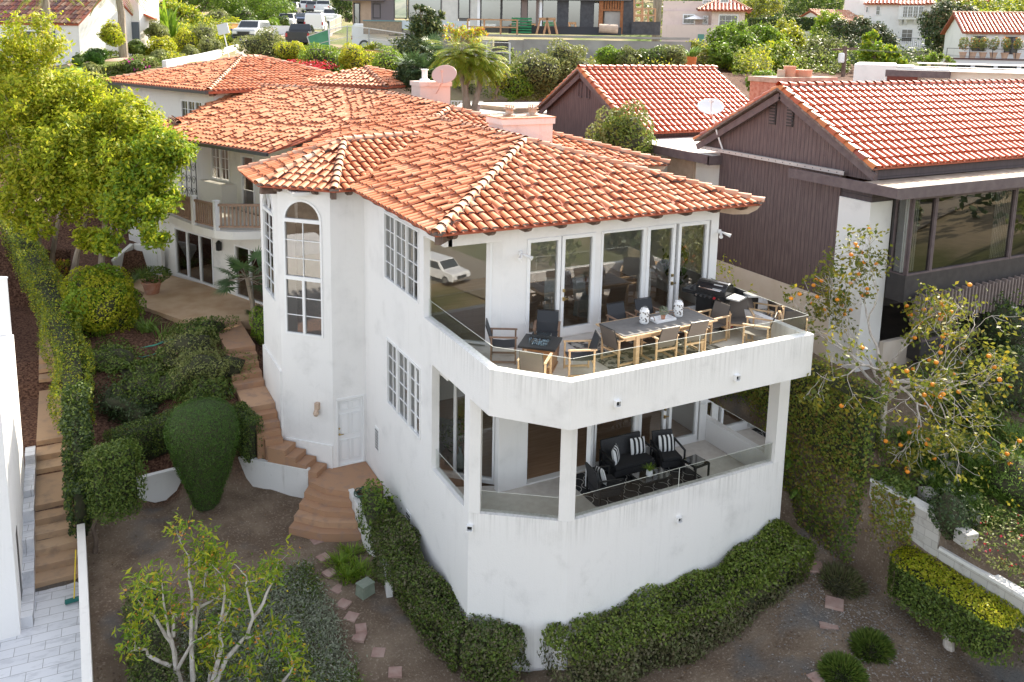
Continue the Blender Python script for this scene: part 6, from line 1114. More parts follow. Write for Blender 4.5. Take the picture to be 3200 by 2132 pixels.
# ---------------------------------------------------------------- street and hillside behind
E1 = unit(np.array([RT[0], RT[1], 0.])); E2 = unit(np.array([FW[0], FW[1], 0.]))
def WP(u0, v0, d0, u1, v1, d1): return L(atd(u0, v0, d0)[:2], atd(u1, v1, d1)[:2])
def pan(W, mb, a, b, n0=-.2, n1=0., m=0):      # a box on wall W between two pixels (top-left, bottom-right)
    s0, z1 = W.at(*a); s1, z0 = W.at(*b); W.box(mb, min(s0, s1), max(s0, s1), n0, n1, min(z0, z1), max(z0, z1), m)
def pwin(parent, W, a, b, cols=1, rows=1, fr=.06, glass='darkglass', frame='trim', n=.02, name='window', lites=1, back=True):
    s0, z1 = W.at(*a); s1, z0 = W.at(*b); s0, s1 = sorted((s0, s1))
    o = window(parent, W, s0, s1, z0, z1, cols, rows, n=n+.05, fr=fr, mun=.025, glass=glass, frame=frame, name=name, lites=lites)
    if back: mb = MB(); W.box(mb, s0, s1, n-.03, n, z0, z1); mb.build('dark_backing', M['interiordark'], o)  # dark sheet behind the pane, painted to stand for the unlit room
    return o
def patch(name, px, m, lift=.04, n=10):
    """a sheet laid on the ground inside a pixel outline (quad)"""
    a, b, c, d = [np.array(q, float) for q in px]; V = []; Q = []
    for i in range(n+1):
        for j in range(n+1): s, t = i/n, j/n; q = (a*(1-s)+b*s)*(1-t)+(d*(1-s)+c*s)*t; V.append(gp(*q)+np.array([0, 0, lift]))
    for i in range(n):
        for j in range(n): k = i*(n+1)+j; Q.append((k, k+n+1, k+n+2, k+1))
    return tag(mesh_obj(name, np.array(V), None, m, quads=np.array(Q)), kind='structure')
lawnm = mat('lawn_grass', (.12, .24, .02), .9, (.2, .32, .04), 3); roadm = mat('road_asphalt', (.22, .21, .20), .9, (.30, .285, .27), .6); pathm = mat('pink_path', (.45, .30, .24), .9, (.52, .38, .3), 2)
patch('lawn', (R1(430, 470), R1(880, 440), R1(830, 490), R1(560, 530)), lawnm)
patch('garden_path', (R1(450, 440), R1(1020, 385), R1(1030, 410), R1(480, 462)), pathm, .05)
patch('driveway', (R1(1580, 430), R1(1640, 330), R1(1800, 330), R1(1820, 430)), mat('drive_concrete', (.45, .38, .32), .9), .05)
patch('road', (R1(1620, 330), R1(2060, 20), R1(2353, 40), R1(2250, 380)), roadm, .06, 24)
# ---- cars
GLS = mat('car_glass', (.02, .025, .03), .08, spec=.8); TYR = mat('tyre', (.02, .02, .02), .8); RIM = mat('rim', (.45, .45, .45), .3, metal=.8); HL = mat('headlight', (.8, .8, .8), .1); TL = mat('taillight', (.4, .02, .02), .3)
PAINT = {k: mat('paint_'+k, c, .25, spec=.6) for k, c in dict(white=(.75, .75, .75), blue=(.03, .05, .11), black=(.02, .02, .022), silver=(.45, .46, .47), grey=(.16, .16, .17)).items()}
PROF = {'suv': (4.8, 1.9, [(0, .35), (0, .85), (.08, 1.0), (1.1, 1.1), (1.75, 1.72), (4.3, 1.78), (4.75, 1.1), (4.8, .4)], (1.2, 4.65, 1.08, 1.68)), 'sedan': (4.5, 1.8, [(0, .3), (0, .7), (.1, .8), (1.2, .95), (1.9, 1.42), (3.3, 1.42), (4.1, 1.0), (4.5, .9), (4.5, .35)], (1.3, 4.0, .93, 1.38)),
 'pickup': (5.9, 2.0, [(0, .5), (0, 1.1), (.1, 1.2), (1.5, 1.3), (2.0, 1.92), (3.6, 1.95), (3.8, 1.3), (5.9, 1.3), (5.9, .55)], (1.55, 3.75, 1.28, 1.88)), 'van': (5.2, 2.0, [(0, .4), (0, 1.0), (.7, 1.2), (1.4, 2.0), (1.7, 2.15), (5.0, 2.15), (5.2, 1.9), (5.2, .4)], (.75, 2.3, 1.18, 1.95))}
def car(label, kind, paint, u, v, fwd, name='parked_car', d=None, group='vehicles parked along the street', rack=False):
    ln, wd, prof, cab = PROF[kind]; p = gp(u, v) if d is None else atd(u, v, d); f = unit(np.array(fwd, float)[:2]); t = thing(name, label, {'suv': 'car', 'sedan': 'car', 'pickup': 'pickup truck', 'van': 'van'}[kind], p, math.atan2(f[1], f[0])+PI, group)   # nose at -x
    h = ln/2; n = len(prof); V = []
    for sgn in (-1, 1):
        for x, z in prof: k = .5 if z <= 1.12 else .5-.10*(z-1.0); V.append((x-h, sgn*wd*k, z))
    fs = [tuple(range(n)), tuple(range(n, 2*n))[::-1]]+[((i+1) % n, i, n+i, n+(i+1) % n) for i in range(n)]; mesh_obj('body', V, fs, PAINT[paint], t).modifiers.new('bevel', 'BEVEL').width = .06
    x0, x1, z0, z1 = cab; mb = MB(); zt = z1-.06
    kt = lambda z: wd*(.5-.10*(z-1.0))+.012
    ps = [(x, z) for x, z in prof]; top = [q for q in ps if q[1] > z1-.02]; xa, xb = min(q[0] for q in top), max(q[0] for q in top)
    for sg in (-1, 1): mb.add([(x0+.15-h, sg*(wd*.5+.004), z0+.05), (x1-.15-h, sg*(wd*.5+.004), z0+.05), (xb-.05-h if kind != 'van' else x1-h, sg*kt(zt), zt), (xa+.1-h, sg*kt(zt), zt)], [(0, 1, 2, 3)])
    i = [k for k in range(n-1) if ps[k][1] < ps[k+1][1] and ps[k+1][0] == xa or ps[k+1][0] == xa][0]; a, b = np.array(ps[i]), np.array(ps[i+1]); nrm = np.array([-(b-a)[1], (b-a)[0]]); nrm = nrm/np.linalg.norm(nrm)*.015; a2, b2 = a+(b-a)*.1+nrm, a+(b-a)*.92+nrm
    mb.add([(a2[0]-h, -wd*.42, a2[1]), (a2[0]-h, wd*.42, a2[1]), (b2[0]-h, wd*.38, b2[1]), (b2[0]-h, -wd*.38, b2[1])], [(0, 1, 2, 3)])
    j = [k for k in range(n-1) if ps[k][0] == xb][0]; a, b = np.array(ps[j]), np.array(ps[j+1]); nrm = np.array([-(b-a)[1], (b-a)[0]]); nrm = nrm/np.linalg.norm(nrm)*.015; a2, b2 = a+(b-a)*.1+nrm, a+(b-a)*(.75 if kind != 'van' else .5)+nrm; mb.add([(a2[0]-h, -wd*.38, a2[1]), (a2[0]-h, wd*.38, a2[1]), (b2[0]-h, wd*.42, b2[1]), (b2[0]-h, -wd*.42, b2[1])], [(3, 2, 1, 0)]); mb.build('cabin_glass', GLS, t)
    r = .36 if kind in ('suv', 'sedan') else .42
    for x in (ln*.18, ln*.80):
        for sg in (-1, 1): mb = MB(); mb.tube([(x-h, sg*(wd*.5-.2), r), (x-h, sg*(wd*.5+.01), r)], r, 16); w_ = mb.build('wheel', TYR, t); mb = MB(); mb.tube([(x-h, sg*(wd*.5-.02), r), (x-h, sg*(wd*.5+.02), r)], r*.6, 12); mb.build('rim', RIM, w_)
    z = prof[1][1]
    for sg in (-1, 1): mb = MB(); mb.box(-h-.02, -h+.1, sg*wd*.40-.17, sg*wd*.40+.17, z-.22, z-.02); mb.build('headlight', HL, t); mb = MB(); mb.box(h-.05, h+.02, sg*wd*.44-.08, sg*wd*.44+.08, .85, 1.15); mb.build('taillight', TL, t)
    mb = MB(); mb.box(-h-.025, -h+.05, -wd*.26, wd*.26, z-.32, z-.05); mb.build('grille', M['chrome'] if kind == 'pickup' else M['black'], t); mb = MB(); mb.box(-h-.06, -h+.1, -wd*.47, wd*.47, .4, .58); mb.build('bumper', M['black'] if paint != 'white' else M['chrome'], t); mb = MB(); mb.box(h-.1, h+.05, -wd*.47, wd*.47, .42, .6); mb.build('bumper', M['black'] if paint != 'white' else M['chrome'], t)
    if kind == 'pickup': mb = MB(); mb.box(3.85-h, 5.8-h, -wd*.44, wd*.44, 1.295, 1.31); mb.build('bed', M['black'], t)
    if rack: mb = MB(); [mb.bar((x, -.8, 2.05), (x, .8, 2.05), .06) for x in (-1.2, 0, 1.2, 2.4)]; [mb.bar((-1.3, s*.8, 2.05), (2.6, s*.8, 2.05), .06) for s in (-1, 1)]; [mb.bar((x, s*.8, 1.2), (x, s*.8, 2.05), .05) for x in (1.2, 2.4) for s in (-1, 1)]; mb.build('ladder_rack', M['trim'], t)
    return t
rd = unit((gp(*R1(1990, 200))-gp(*R1(2120, 90)))*np.array([1, 1, 0]))   # towards us along the road
car('white pickup truck facing the camera at the left kerb', 'pickup', 'white', *R1(1985, 205), rd, 'pickup_truck'); car('dark blue sedan facing the camera beside the white pickup', 'sedan', 'blue', *R1(2095, 172), rd); car('silver roof railed suv parked by the orange wall and blue bin', 'suv', 'silver', *R1(1745, 285), rd+np.array([-.15, .05, 0]))
car('grey suv half hidden behind the white pickup', 'suv', 'grey', *R1(2012, 108), rd); car('white van seen from behind on the road, above the black pickup', 'van', 'white', *R1(2180, 232), -rd, 'van'); car('black and silver pickup seen from behind beside the green fence screen', 'pickup', 'black', *R1(2080, 325), -rd, 'pickup_truck')
car('white work truck with ladder rack on the right of the road', 'pickup', 'white', *R1(2285, 170), rd, 'pickup_truck', rack=True); car('white suv far up the road, left of three parked there', 'suv', 'white', *R1(2122, 90), -rd); car('grey suv far up the road between two white vehicles', 'suv', 'grey', *R1(2165, 96), -rd); car('white pickup truck far up the road seen from behind', 'pickup', 'white', *R1(2232, 108), -rd, 'pickup_truck')
car('white van side on behind the chain link fence at the building site', 'van', 'white', *R2(300, 348), E1, 'van', group=None)
# the street below the garden, which the windows mirror
xs, ys = np.meshgrid(np.linspace(-90, 60, 60), np.linspace(0, 1, 5)); Yc = -16-(xs+35)*.06; Ys = Yc-1.5+(.5-ys)*-7.0-3; V = np.stack([xs, Ys, G_arr(xs, Ys).reshape(xs.shape)+.12], -1).reshape(-1, 3); ii = np.arange(300).reshape(5, 60); tag(mesh_obj('front_street', V, None, mat('tan_street', (.22, .18, .13), .9), quads=np.stack([ii[:-1, :-1], ii[:-1, 1:], ii[1:, 1:], ii[1:, :-1]], -1).reshape(-1, 4)), kind='structure')
t = car('white suv parked on the street below, mirrored in the corner window', 'suv', 'white', 0, 0, (1, -.25), group=None); t.location = (-39.8, -17.0, G(-39.8, -17.0)+.14)
g = np.random.default_rng(5); V = []; V2 = []
for k in range(295):
    if k < 110: x, y = g.uniform(8, 75), g.uniform(-80, -24)
    elif k < 270: x, y = g.uniform(40, 115), g.uniform(-62, -10)
    else: x, y = g.uniform(-75, -38), g.uniform(-50, -27)
    r = g.uniform(1.0, 3.2); q, _ = blob_leaves((x, y, G(x, y)+r*.4), (r, r, r*.75), 260, .7, g, .3, .3, .6, .8); (V if g.random() < .6 else V2).append(q)
tag(foliage('hillside_scrub', [(np.vstack(V), 'olive'), (np.vstack(V2), 'dark')]), kind='stuff')
# ---- left neighbours
def simple_house(name, label, W, z0, z1, depth, m, roofh=1.5, over=.4, roof=True, tilemats=None, cat='house', hip=False):
    t = thing(name, label, cat); w = MB(); p = [W.P(0, 0, 0), W.P(W.len, 0, 0), W.P(W.len, -depth, 0), W.P(0, -depth, 0)]; w.prism([q[:2] for q in p], z0, z1); w.build('wall', M[m], t)
    if roof:
        a, b = np.array(W.P(-over, over, z1)), np.array(W.P(W.len+over, over, z1)); k = depth/2+over; h_ = min(W.len/2, k)*.9 if hip else 0
        c, d = np.array(W.P(W.len+over-h_, over-k, z1+roofh)), np.array(W.P(-over+h_, over-k, z1+roofh)); e, f = np.array(W.P(W.len+over, over-2*k, z1)), np.array(W.P(-over, over-2*k, z1)); fc = [([a, b, c, d], b-a), ([e, f, d, c], b-a)]
        if hip: fc += [([b, e, c], e-b), ([f, a, d], a-f)]
        mb = MB(); [mb.slab(q[0], .12) for q in fc]
        if not hip: mb.add([W.P(W.len, 0, z1), W.P(W.len, -depth, z1), c-np.array([*(W.d*over), .15])], [(0, 1, 2)], 1); mb.add([W.P(0, -depth, z1), W.P(0, 0, z1), d+np.array([*(W.d*over), -.15])], [(0, 1, 2)], 1)
        o = mb.build('roof', [M['pan'], M[m]], t); roof_tiles('roof_tiles', fc[:1]+(fc[2:] if hip else []), o, tilemats, sp=.34, course=.45, r=.13, flat=.75); ridge_caps('ridge_tiles', [(d, c)]+([(a, d), (b, c), (e, c)] if hip else []), o, ln=.45, r=.15)
    return t
W = WP(-120, 200, 60, 253, 200, 56); z0 = G(*W.P(W.len/2, 0, 0)[:2])-1.5; zt = W.at(250, 75)[1]
ha = simple_house('white_cottage', 'white stucco cottage with mottled red tile roof at upper left', W, z0, zt, 5.5, 'white', 2.4, .1, tilemats=[M['tilemix'], M['shaded_mortar'], M['pan']])
pwin(ha, W, (62, 95), (175, 180), lites=2); SH = mat('slate_shutter', (.10, .12, .15), .6)
for a, b in (((155, 95), (178, 178)), ((60, 95), (84, 178))): mb = MB(); pan(W, mb, a, b, .02, .08); mb.build('shutter', SH, ha)
W = WP(297, 160, 61, 441, 158, 60); zt = W.at(370, 2)[1]; hb = simple_house('white_wing', 'white flat topped stucco wing with dark slate shutters beside the cottage', W, z0, zt+.3, 2.2, 'white', roof=False)
pwin(hb, W, (385, 69), (412, 120), 2, 3)
for a, b in (((350, 69), (384, 108)), ((413, 69), (437, 123))): mb = MB(); pan(W, mb, a, b, .02, .09); mb.build('shutter', SH, hb)
mb = MB(); p = np.array(W.P(*[W.at(343, 36)[0]], .12, W.at(343, 36)[1])); mb.lathe(p-np.array([0, 0, .25]), [(.06, 0), (.1, .15), (.22, .4), (.2, .45)], 8); mb.bar(p-np.array([0, 0, 1.6]), p-np.array([0, 0, .2]), .1); mb.build('rain_funnel', mat('rusty_pipe', (.25, .09, .06), .7), hb)
mb = MB(); W2 = WP(441, 158, 60, 468, 150, 63); mb.slab([W2.P(.4, .9, W2.at(460, 58)[1]), W2.P(2.4, .9, W2.at(460, 58)[1]), W2.P(2.4, 0, W2.at(460, 40)[1]), W2.P(.4, 0, W2.at(460, 40)[1])], .12); mb.build('awning_roof', M['tilered'], hb)
for u, v, d, r, lab in ((146, 230, 52, .30, 'smooth grey palm trunk rising past the cottage roof'), (388, 172, 56, .28, 'peeling brown eucalyptus trunk in front of the white wing')):
    b = atd(u, v, d); tp = atd(u-8 if u < 200 else u-22, -40, d); t = thing('palm_tree' if u < 200 else 'eucalyptus_tree', lab, 'tree', b); mb = MB(); mb.tube([(0, 0, -1), (tp-b)*.3, (tp-b)*.6+np.array([.1, 0, 0]), tp-b], [r*1.2, r, r*.85, r*.75], 10); mb.build('trunk', M['bark'], t); g = np.random.default_rng(int(u)); V = fronds(tp-b, 22, 2.6, g, .4, 20, (-.3, 1.2), .9); foliage('crown', [(V, 'palm' if u < 200 else 'olive')], t)
def S2(u, v, d, rp, m, label, n=900, size=.2, cat='shrub', group=None, asp=.85, m2=None, n2=0, core=True, lump=.25, base=False):
    c = atd(u, v, d); r = rp*d/F*1.15; n = int(n*1.4); return shrub('bush' if cat == 'bush' else 'shrub', label, c, (r, r, r*asp), n, size, m, cat, group, lump, m2, n2, seed=int(u*3+v*7), core=core)
for u, v, d, r, m, lab in ((296, 112, 58, 26, 'bright', 'green vine column climbing the corner between cottage and wing'), (300, 178, 54, 26, 'cypress', 'clipped grey green bush at the cottage corner'), (245, 190, 52, 15, 'hedgegreen', 'small dark round bush at the cottage foot'), (350, 108, 54, 36, 'yellowgreen', 'leafy plumeria like shrub with pale branches before the wing'), (425, 150, 57, 22, 'hedgegreen', 'dark bush right of the brown trunk'), (490, 100, 60, 32, 'olive', 'tall olive green bush at the right end of the wing'), (512, 150, 58, 34, 'yellowgreen', 'yellow green bush by the garden path end'), (500, 182, 55, 27, 'olive', 'rusty olive bush above the roof corner'), (580, 125, 66, 34, 'yellowgreen', 'golden green bush before the orange wall'), (635, 115, 67, 38, 'olive', 'airy olive bush left of the leaning sign post'), (660, 150, 64, 30, 'olive', 'low dry bush above the white kerb wall'), (418, 212, 50, 26, 'hedgegreen', 'purple flecked bush at the lawn edge'), (458, 205, 51, 22, 'olive', 'small olive bush right of the purple one'), (290, 230, 45, 26, 'olive', 'olive bush below the lawn at the roof edge'), (590, 170, 60, 24, 'olive', 'low bush in the sloping verge'), (450, 165, 58, 20, 'yellowgreen', 'cushion of yellow green ground shrub by the path')):
    S2(u, v, d, r, m, lab, 1300, .17, 'bush', m2='magenta' if 'purple' in lab else None, n2=60)
for u, v in ((500, 45), (535, 52), (515, 25)): c = atd(u, v, 66); g = np.random.default_rng(u); tag(foliage('banana_plant', [(blades(c-np.array([0, 0, 1.6]), 12, 2.4, g, .3, .26, .45, 1.1), 'bright')]), 'big paddle leaved banana plant right of the white wing', 'plant', 'banana plants right of the white wing')
pts = [gp(*R1(690, 505)), gp(*R1(860, 470)), gp(*R1(1000, 455))]; low_wall('kerb_wall', 'low white kerb wall curving below the lawn', pts[::-1], .3, [p[2]+.25 for p in pts[::-1]], 0, M['white']); pts = [gp(*R1(1150, 470)), gp(*R1(1400, 420)), gp(*R1(1530, 385)), gp(*R1(1650, 345))]; low_wall('kerb_wall', 'bright white sloping wall beside the driveway behind the rear roof', pts, .3, [p[2]+.45 for p in pts], 0, M['white'])
b = gp(*R1(1585, 405)); t = thing('sign_post', 'leaning grey street sign post behind the rear roof', 'sign', b); tp = atd(*R1(1530, 170), float((b-CAM)@FW))-b; mb = MB(); mb.tube([(0, 0, -.2), tp], .05, 6); mb.build('post', M['steel'], t); mb = MB(); mb.bar(tp*.72, tp*1.02, .12, .8, up=E1); mb.build('sign_plate', M['steel'], t)
W = WP(*R1(1500, 215), 80, *R1(1717, 205), 84); mb = MB(); pan(W, mb, R1(1500, 160), R1(1717, 260), -.3, 0); pan(W, mb, R1(1498, 157), R1(1719, 162), -.35, .05, 1); tag(mb.build('garden_wall', [mat('orange_stucco', (.62, .30, .09), .9, (.68, .38, .15), 1), M['trim']]), 'orange stucco garden wall behind the bins', 'wall')
def wheelie(u, v, d, m, lab): p = atd(u, v, d); t = thing('wheelie_bin', lab, 'bin', p, .5, 'wheelie bins by the orange wall'); mb = MB(); mb.hexa([(-.27, -.3, 0), (.27, -.3, 0), (.27, .3, 0), (-.27, .3, 0), (-.34, -.4, 1.0), (.34, -.4, 1.0), (.34, .4, 1.0), (-.34, .4, 1.0)]); mb.build('body', m, t); mb = MB(); mb.box(-.36, .36, -.43, .43, 1.0, 1.1); mb.build('lid', m, t)
wheelie(*R1(1632, 285), 76, mat('blue_plastic', (.035, .045, .25), .5), 'blue wheelie bin left of the silver suv'); wheelie(*R1(1680, 270), 79, M['black'], 'black wheelie bin behind the silver suv')
p = atd(*R1(1890, 225), 86); mb = MB(); mb.hexa([tuple(p+E1*a+E2*b+np.array([0, 0, c])) for c in (-.6, .7) for a, b in ((-2.3, -.6), (2.3, -.2), (2.3, .5), (-2.3, .2))]); tag(mb.build('white_planter', M['white']), 'low white kerbside planter left of the white pickup', 'planter')
# ---- building site
CS = thing('house_under_construction', 'unfinished grey and glass house with open frames above a concrete terrace', 'house'); cgl = glass_mat('site_glass', (.50, .60, .58), .20, 1.3); M['siteglass'] = cgl
CW = WP(1090, 100, 74, 2090, 112, 69); tanw = mat('primer_tan', (.36, .26, .19), .9, (.42, .31, .23), 2); drk = mat('felt_black', (.05, .05, .055), .8, (.08, .08, .085), 4); wht = mat('sheathing', (.55, .54, .50), .8, (.62, .60, .56), 3); conc = mat('raw_concrete', (.30, .28, .26), .9, (.40, .38, .35), .8); wood = mat('raw_timber', (.42, .23, .12), .8, (.5, .3, .17), 5); redwood = mat('stained_timber', (.26, .09, .03), .7, (.34, .14, .05), 5)
mb = MB(); pan(CW, mb, R2(75, -60), R2(365, 240)); mb.build('wall', tanw, CS); mb = MB(); pan(CW, mb, R2(690, -60), R2(805, 145)); pan(CW, mb, R2(885, -60), R2(960, 235)); mb.build('wall', wht, CS); mb = MB(); pan(CW, mb, R2(20, -40), R2(300, 8), -.2, 1.0); pan(CW, mb, R2(205, 0), R2(365, 140), -.1, .05); mb.build('dark_trim', mat('grey_band', (.14, .12, .13), .8), CS)
mb = MB(); pan(CW, mb, R2(365, -60), R2(2000, 240), -4.4, -4.2); pan(CW, mb, R2(950, -40), R2(2000, 8), -4, .6); mb.build('inner_wall', mat('site_interior', (.22, .22, .22), .9, (.12, .12, .12), .5), CS)
for a, b in (((85, 20), (130, 190)), ((216, 25), (272, 128)), ((362, -40), (455, 130)), ((460, -40), (690, 130)), ((806, -40), (886, 132)), ((960, -40), (1100, 190)), ((1105, -40), (1240, 190)), ((1280, -10), (1345, 195)), ((1385, -10), (1490, 195)), ((1560, -10), (1650, 200)), ((1735, 15), (1775, 205))): pwin(CS, CW, R2(*a), R2(*b), fr=.08, frame='spandrel', glass='siteglass', n=.0, back=a[0] < 300)
RC = mat('rusty_column', (.2, .15, .13), .8)
for a, b, m in ((940, 955, M['trim']), (1245, 1278, RC), (1345, 1362, RC), (1362, 1380, M['trim']), (1650, 1735, drk), (1490, 1560, drk)): mb = MB(); pan(CW, mb, R2(a, -40), R2(b, 235), -.3, .12); mb.build('column', m, CS)
mb = MB(); [pan(CW, mb, R2(a, -40), R2(b, 235), -.5, .3) for a, b in ((1780, 1798), (1928, 1946))]; pan(CW, mb, R2(1780, 65), R2(1946, 78), -.5, .31); [pan(CW, mb, R2(a, -40), R2(a+9, 66), -.3, .2) for a in range(1800, 1925, 18)]; mb.build('timber_frame', redwood, CS); mb = MB(); pan(CW, mb, R2(1815, 80), R2(1922, 230), -.4, .1); mb.build('fireplace', conc, CS)
mb = MB(); pan(CW, mb, R2(1950, -60), R2(2018, 240), -.3, .35); pan(CW, mb, R2(2005, 150), R2(2195, 243), -.3, 1.2); mb.build('brick_panel', drk, CS)
CT = WP(1480, 112, 63, 2160, 122, 62); mb = MB(); pan(CT, mb, R2(940, 235), R2(2400, 275), -11, .12); pan(CT, mb, R2(1255, 270), R2(2400, 470), -6.9, 0); pan(CT, mb, R2(945, 275), R2(1035, 470), -.5, -.05); pan(CT, mb, R2(1150, 275), R2(1250, 470), -.5, -.05); mb.build('terrace_wall', conc, CS)
mb = MB(); pan(CT, mb, R2(1035, 280), R2(1150, 470), -3, -2.8); mb.build('garage_recess', M['interiordark'], CS); CL = WP(1135, 100, 68, 1480, 108, 66); mb = MB(); pan(CL, mb, R2(150, 148), R2(415, 240), -.5, 0); mb.build('stone_wall', mat('stacked_stone', (.34, .26, .19), .9, (.24, .19, .15), 6), CS); mb = MB(); pan(CL, mb, R2(150, 138), R2(415, 149), -1, .1); pan(CL, mb, R2(415, 140), R2(870, 205), -.5, -.05, 1); mb.build('flashing', [mat('blue_flashing', (.10, .22, .26), .5), mat('pale_blue_sheet', (.55, .60, .66), .6)], CS); mb = MB(); pan(CL, mb, R2(415, 206), R2(940, 470), -.6, -.1); mb.build('lower_wall', mat('site_grey_brown', (.25, .23, .21), .9), CS)  # lower wall is one even grey brown
def rail_frame(lab, u0, u1, v0, v1, d): 
    t = thing('timber_guard_rail', lab, 'railing', atd(u0, v1, d)); o = atd(u0, v1, d); W = L(o[:2], atd(u1, v1, d)[:2]); h = (v1-v0)*d/F; mb = MB(); z = o[2]; loc = np.array(o)
    def q(s, zz): p = W.P(s, 0, z+zz); return np.array(p)-loc
    for s in np.linspace(0, W.len, 4): mb.bar(q(s, 0), q(s, h), .1)
    mb.bar(q(0, h), q(W.len, h), .1); mb.bar(q(0, h*.5), q(W.len, h*.5), .1); mb.build('frame', wood, t)
rail_frame('raw timber guard rail on the edge of the building site terrace', *R2(870, 135)[:1], R2(1210, 135)[0], R2(0, 135)[1], R2(0, 235)[1], 62.8); rail_frame('orange timber railing beside the scaffold ladder on site', R2(2018, 0)[0], R2(2160, 0)[0], R2(0, 60)[1], R2(0, 150)[1], 66)
for u, lab in ((1390, 'raw timber sawhorse on the site terrace, left one'), (1440, 'raw timber sawhorse on the site terrace, right one')):
    p = atd(*R2(u, 235), 63); t = thing('sawhorse', lab, 'sawhorse', p, group='sawhorses on the site terrace'); mb = MB(); mb.bar(E1*-.35+(0, 0, 1.1), E1*.35+(0, 0, 1.1), .15, .2); mb.build('top_beam', wood, t); [MB().bar(E1*s*.25+np.array([0, 0, 1.05]), E1*s*.5+E2*k*.35, .1).build('leg', wood, t) for s in (-1, 1) for k in (-1, 1)]
p = atd(*R2(1240, 232), 63.5); t = thing('crate_stack', 'stack of green plastic pallets on the site terrace', 'pallets', p); mb = MB(); [mb.cbox((0, 0, .1+k*.2), (1.5, 1, .12), -.5) for k in range(6)]; mb.build('pallets', mat('green_crate', (.02, .20, .08), .6), t)
p = atd(*R2(1838, 225), 63.5); mb = MB(); mb.tube([p-E1*.7+(0, 0, .3), p+E1*.7+(0, 0, .25)], .33, 14); tag(mb.build('cardboard_tube', M['tan']), 'fat pale tube lying on the site terrace', 'tube')
p = atd(*R2(1560, 230), 63.8); mb = MB(); mb.hexa([tuple(p+E1*a+E2*b+np.array([0, 0, c])) for c in (-.1, .5) for a, b in ((-4.5, -.3), (4, -.3), (4, .4), (-4.5, .4))]); tag(mb.build('tarpaulin', mat('black_tarp', (.02, .022, .03), .5)), 'long heap of black plastic sheeting along the site windows', 'tarpaulin')
t = thing('ladder', 'timber ladder leaning in the site scaffold opening', 'ladder', atd(*R2(2045, 148), 66.5)); mb = MB(); [mb.bar(E1*s, E1*(s-.25)+np.array([0, 0, 5.]), .1) for s in (-.3, .35)]; [mb.bar(E1*(-.3-.05*k)+np.array([0, 0, .4+k*.5]), E1*(.35-.05*k)+np.array([0, 0, .4+k*.5]), .08) for k in range(9)]; mb.build('rails', wood, t)
# site fences
m, nt, b = new_mat('chain_link'); nt.nodes.remove(b); tr_ = nd(nt, 'ShaderNodeBsdfTransparent'); df = nd(nt, 'ShaderNodeBsdfDiffuse'); df.inputs[0].default_value = (.3, .3, .3, 1); mx = nd(nt, 'ShaderNodeMixShader'); mx.inputs[0].default_value = .22; nt.links.new(tr_.outputs[0], mx.inputs[1]); nt.links.new(df.outputs[0], mx.inputs[2]); nt.links.new(mx.outputs[0], nt.nodes['Material Output'].inputs[0]); M['chain'] = m
gscreen = mat('green_screen_cloth', (.06, .22, .12), .8, (.09, .28, .16), 1.5)
def site_fence(lab, pts, m, posts=6):
    """pts: list of (top pixel, bottom pixel, distance)"""
    t = thing('site_fence', lab, 'fence', atd(*pts[0][1], pts[0][2]), group='fences round the building site'); o = np.array(t.location); mb = MB(); fr = MB()
    for (a, b, d), (a2, b2, d2) in zip(pts[:-1], pts[1:]):
        A, B_, C_, D2 = atd(*b, d)-o, atd(*b2, d2)-o, atd(*a2, d2)-o, atd(*a, d)-o; mb.add([A, B_, C_, D2], [(0, 1, 2, 3)]); fr.bar(D2, C_, .06); fr.bar(A, B_, .05); fr.bar((A+D2)/2, (B_+C_)/2, .04)
        for k in np.linspace(0, 1, posts): fr.bar(A+(B_-A)*k, D2+(C_-D2)*k, .07)
    mb.build('mesh_panel', m, t); fr.build('frame', M['steel'], t)
site_fence('green cloth screened fence panel leaning by the black pickup', [(R1(2118, 252), R1(2160, 385), 60), (R1(2262, 203), R1(2275, 362), 60)], gscreen, 2)
site_fence('chain link fence around the building site behind the white van', [(R1(2265, 205), R1(2275, 362), 60.5), (R2(40, 180), R2(40, 330), 61.5), (R2(190, 195), R2(190, 335), 61), (R2(435, 232), R2(430, 360), 60)], m, 2); site_fence('tan screened fence beside the work truck on the road', [(R1(2270, 150), R1(2272, 235), 75), (R1(2353, 110), R1(2353, 200), 82)], mat('tan_screen', (.30, .26, .2), .9), 3); site_fence('chain link fence below the site terrace behind the date palm', [(R2(680, 280), R2(680, 375), 56), (R2(1160, 295), R2(1160, 440), 56)], m, 4)
for k in range(4): p = atd(*R2(40+k*70, 345+k*8), 59); mb = MB(); mb.bar(p-E1*2.4+(0, 0, .1*k), p+E1*2.2+E2*.5+(0, 0, .1*k-.3), .3, .08); tag(mb.build('timber_plank', wood), 'raw timber plank lying along the site fence foot', 'plank', 'planks along the site fence')
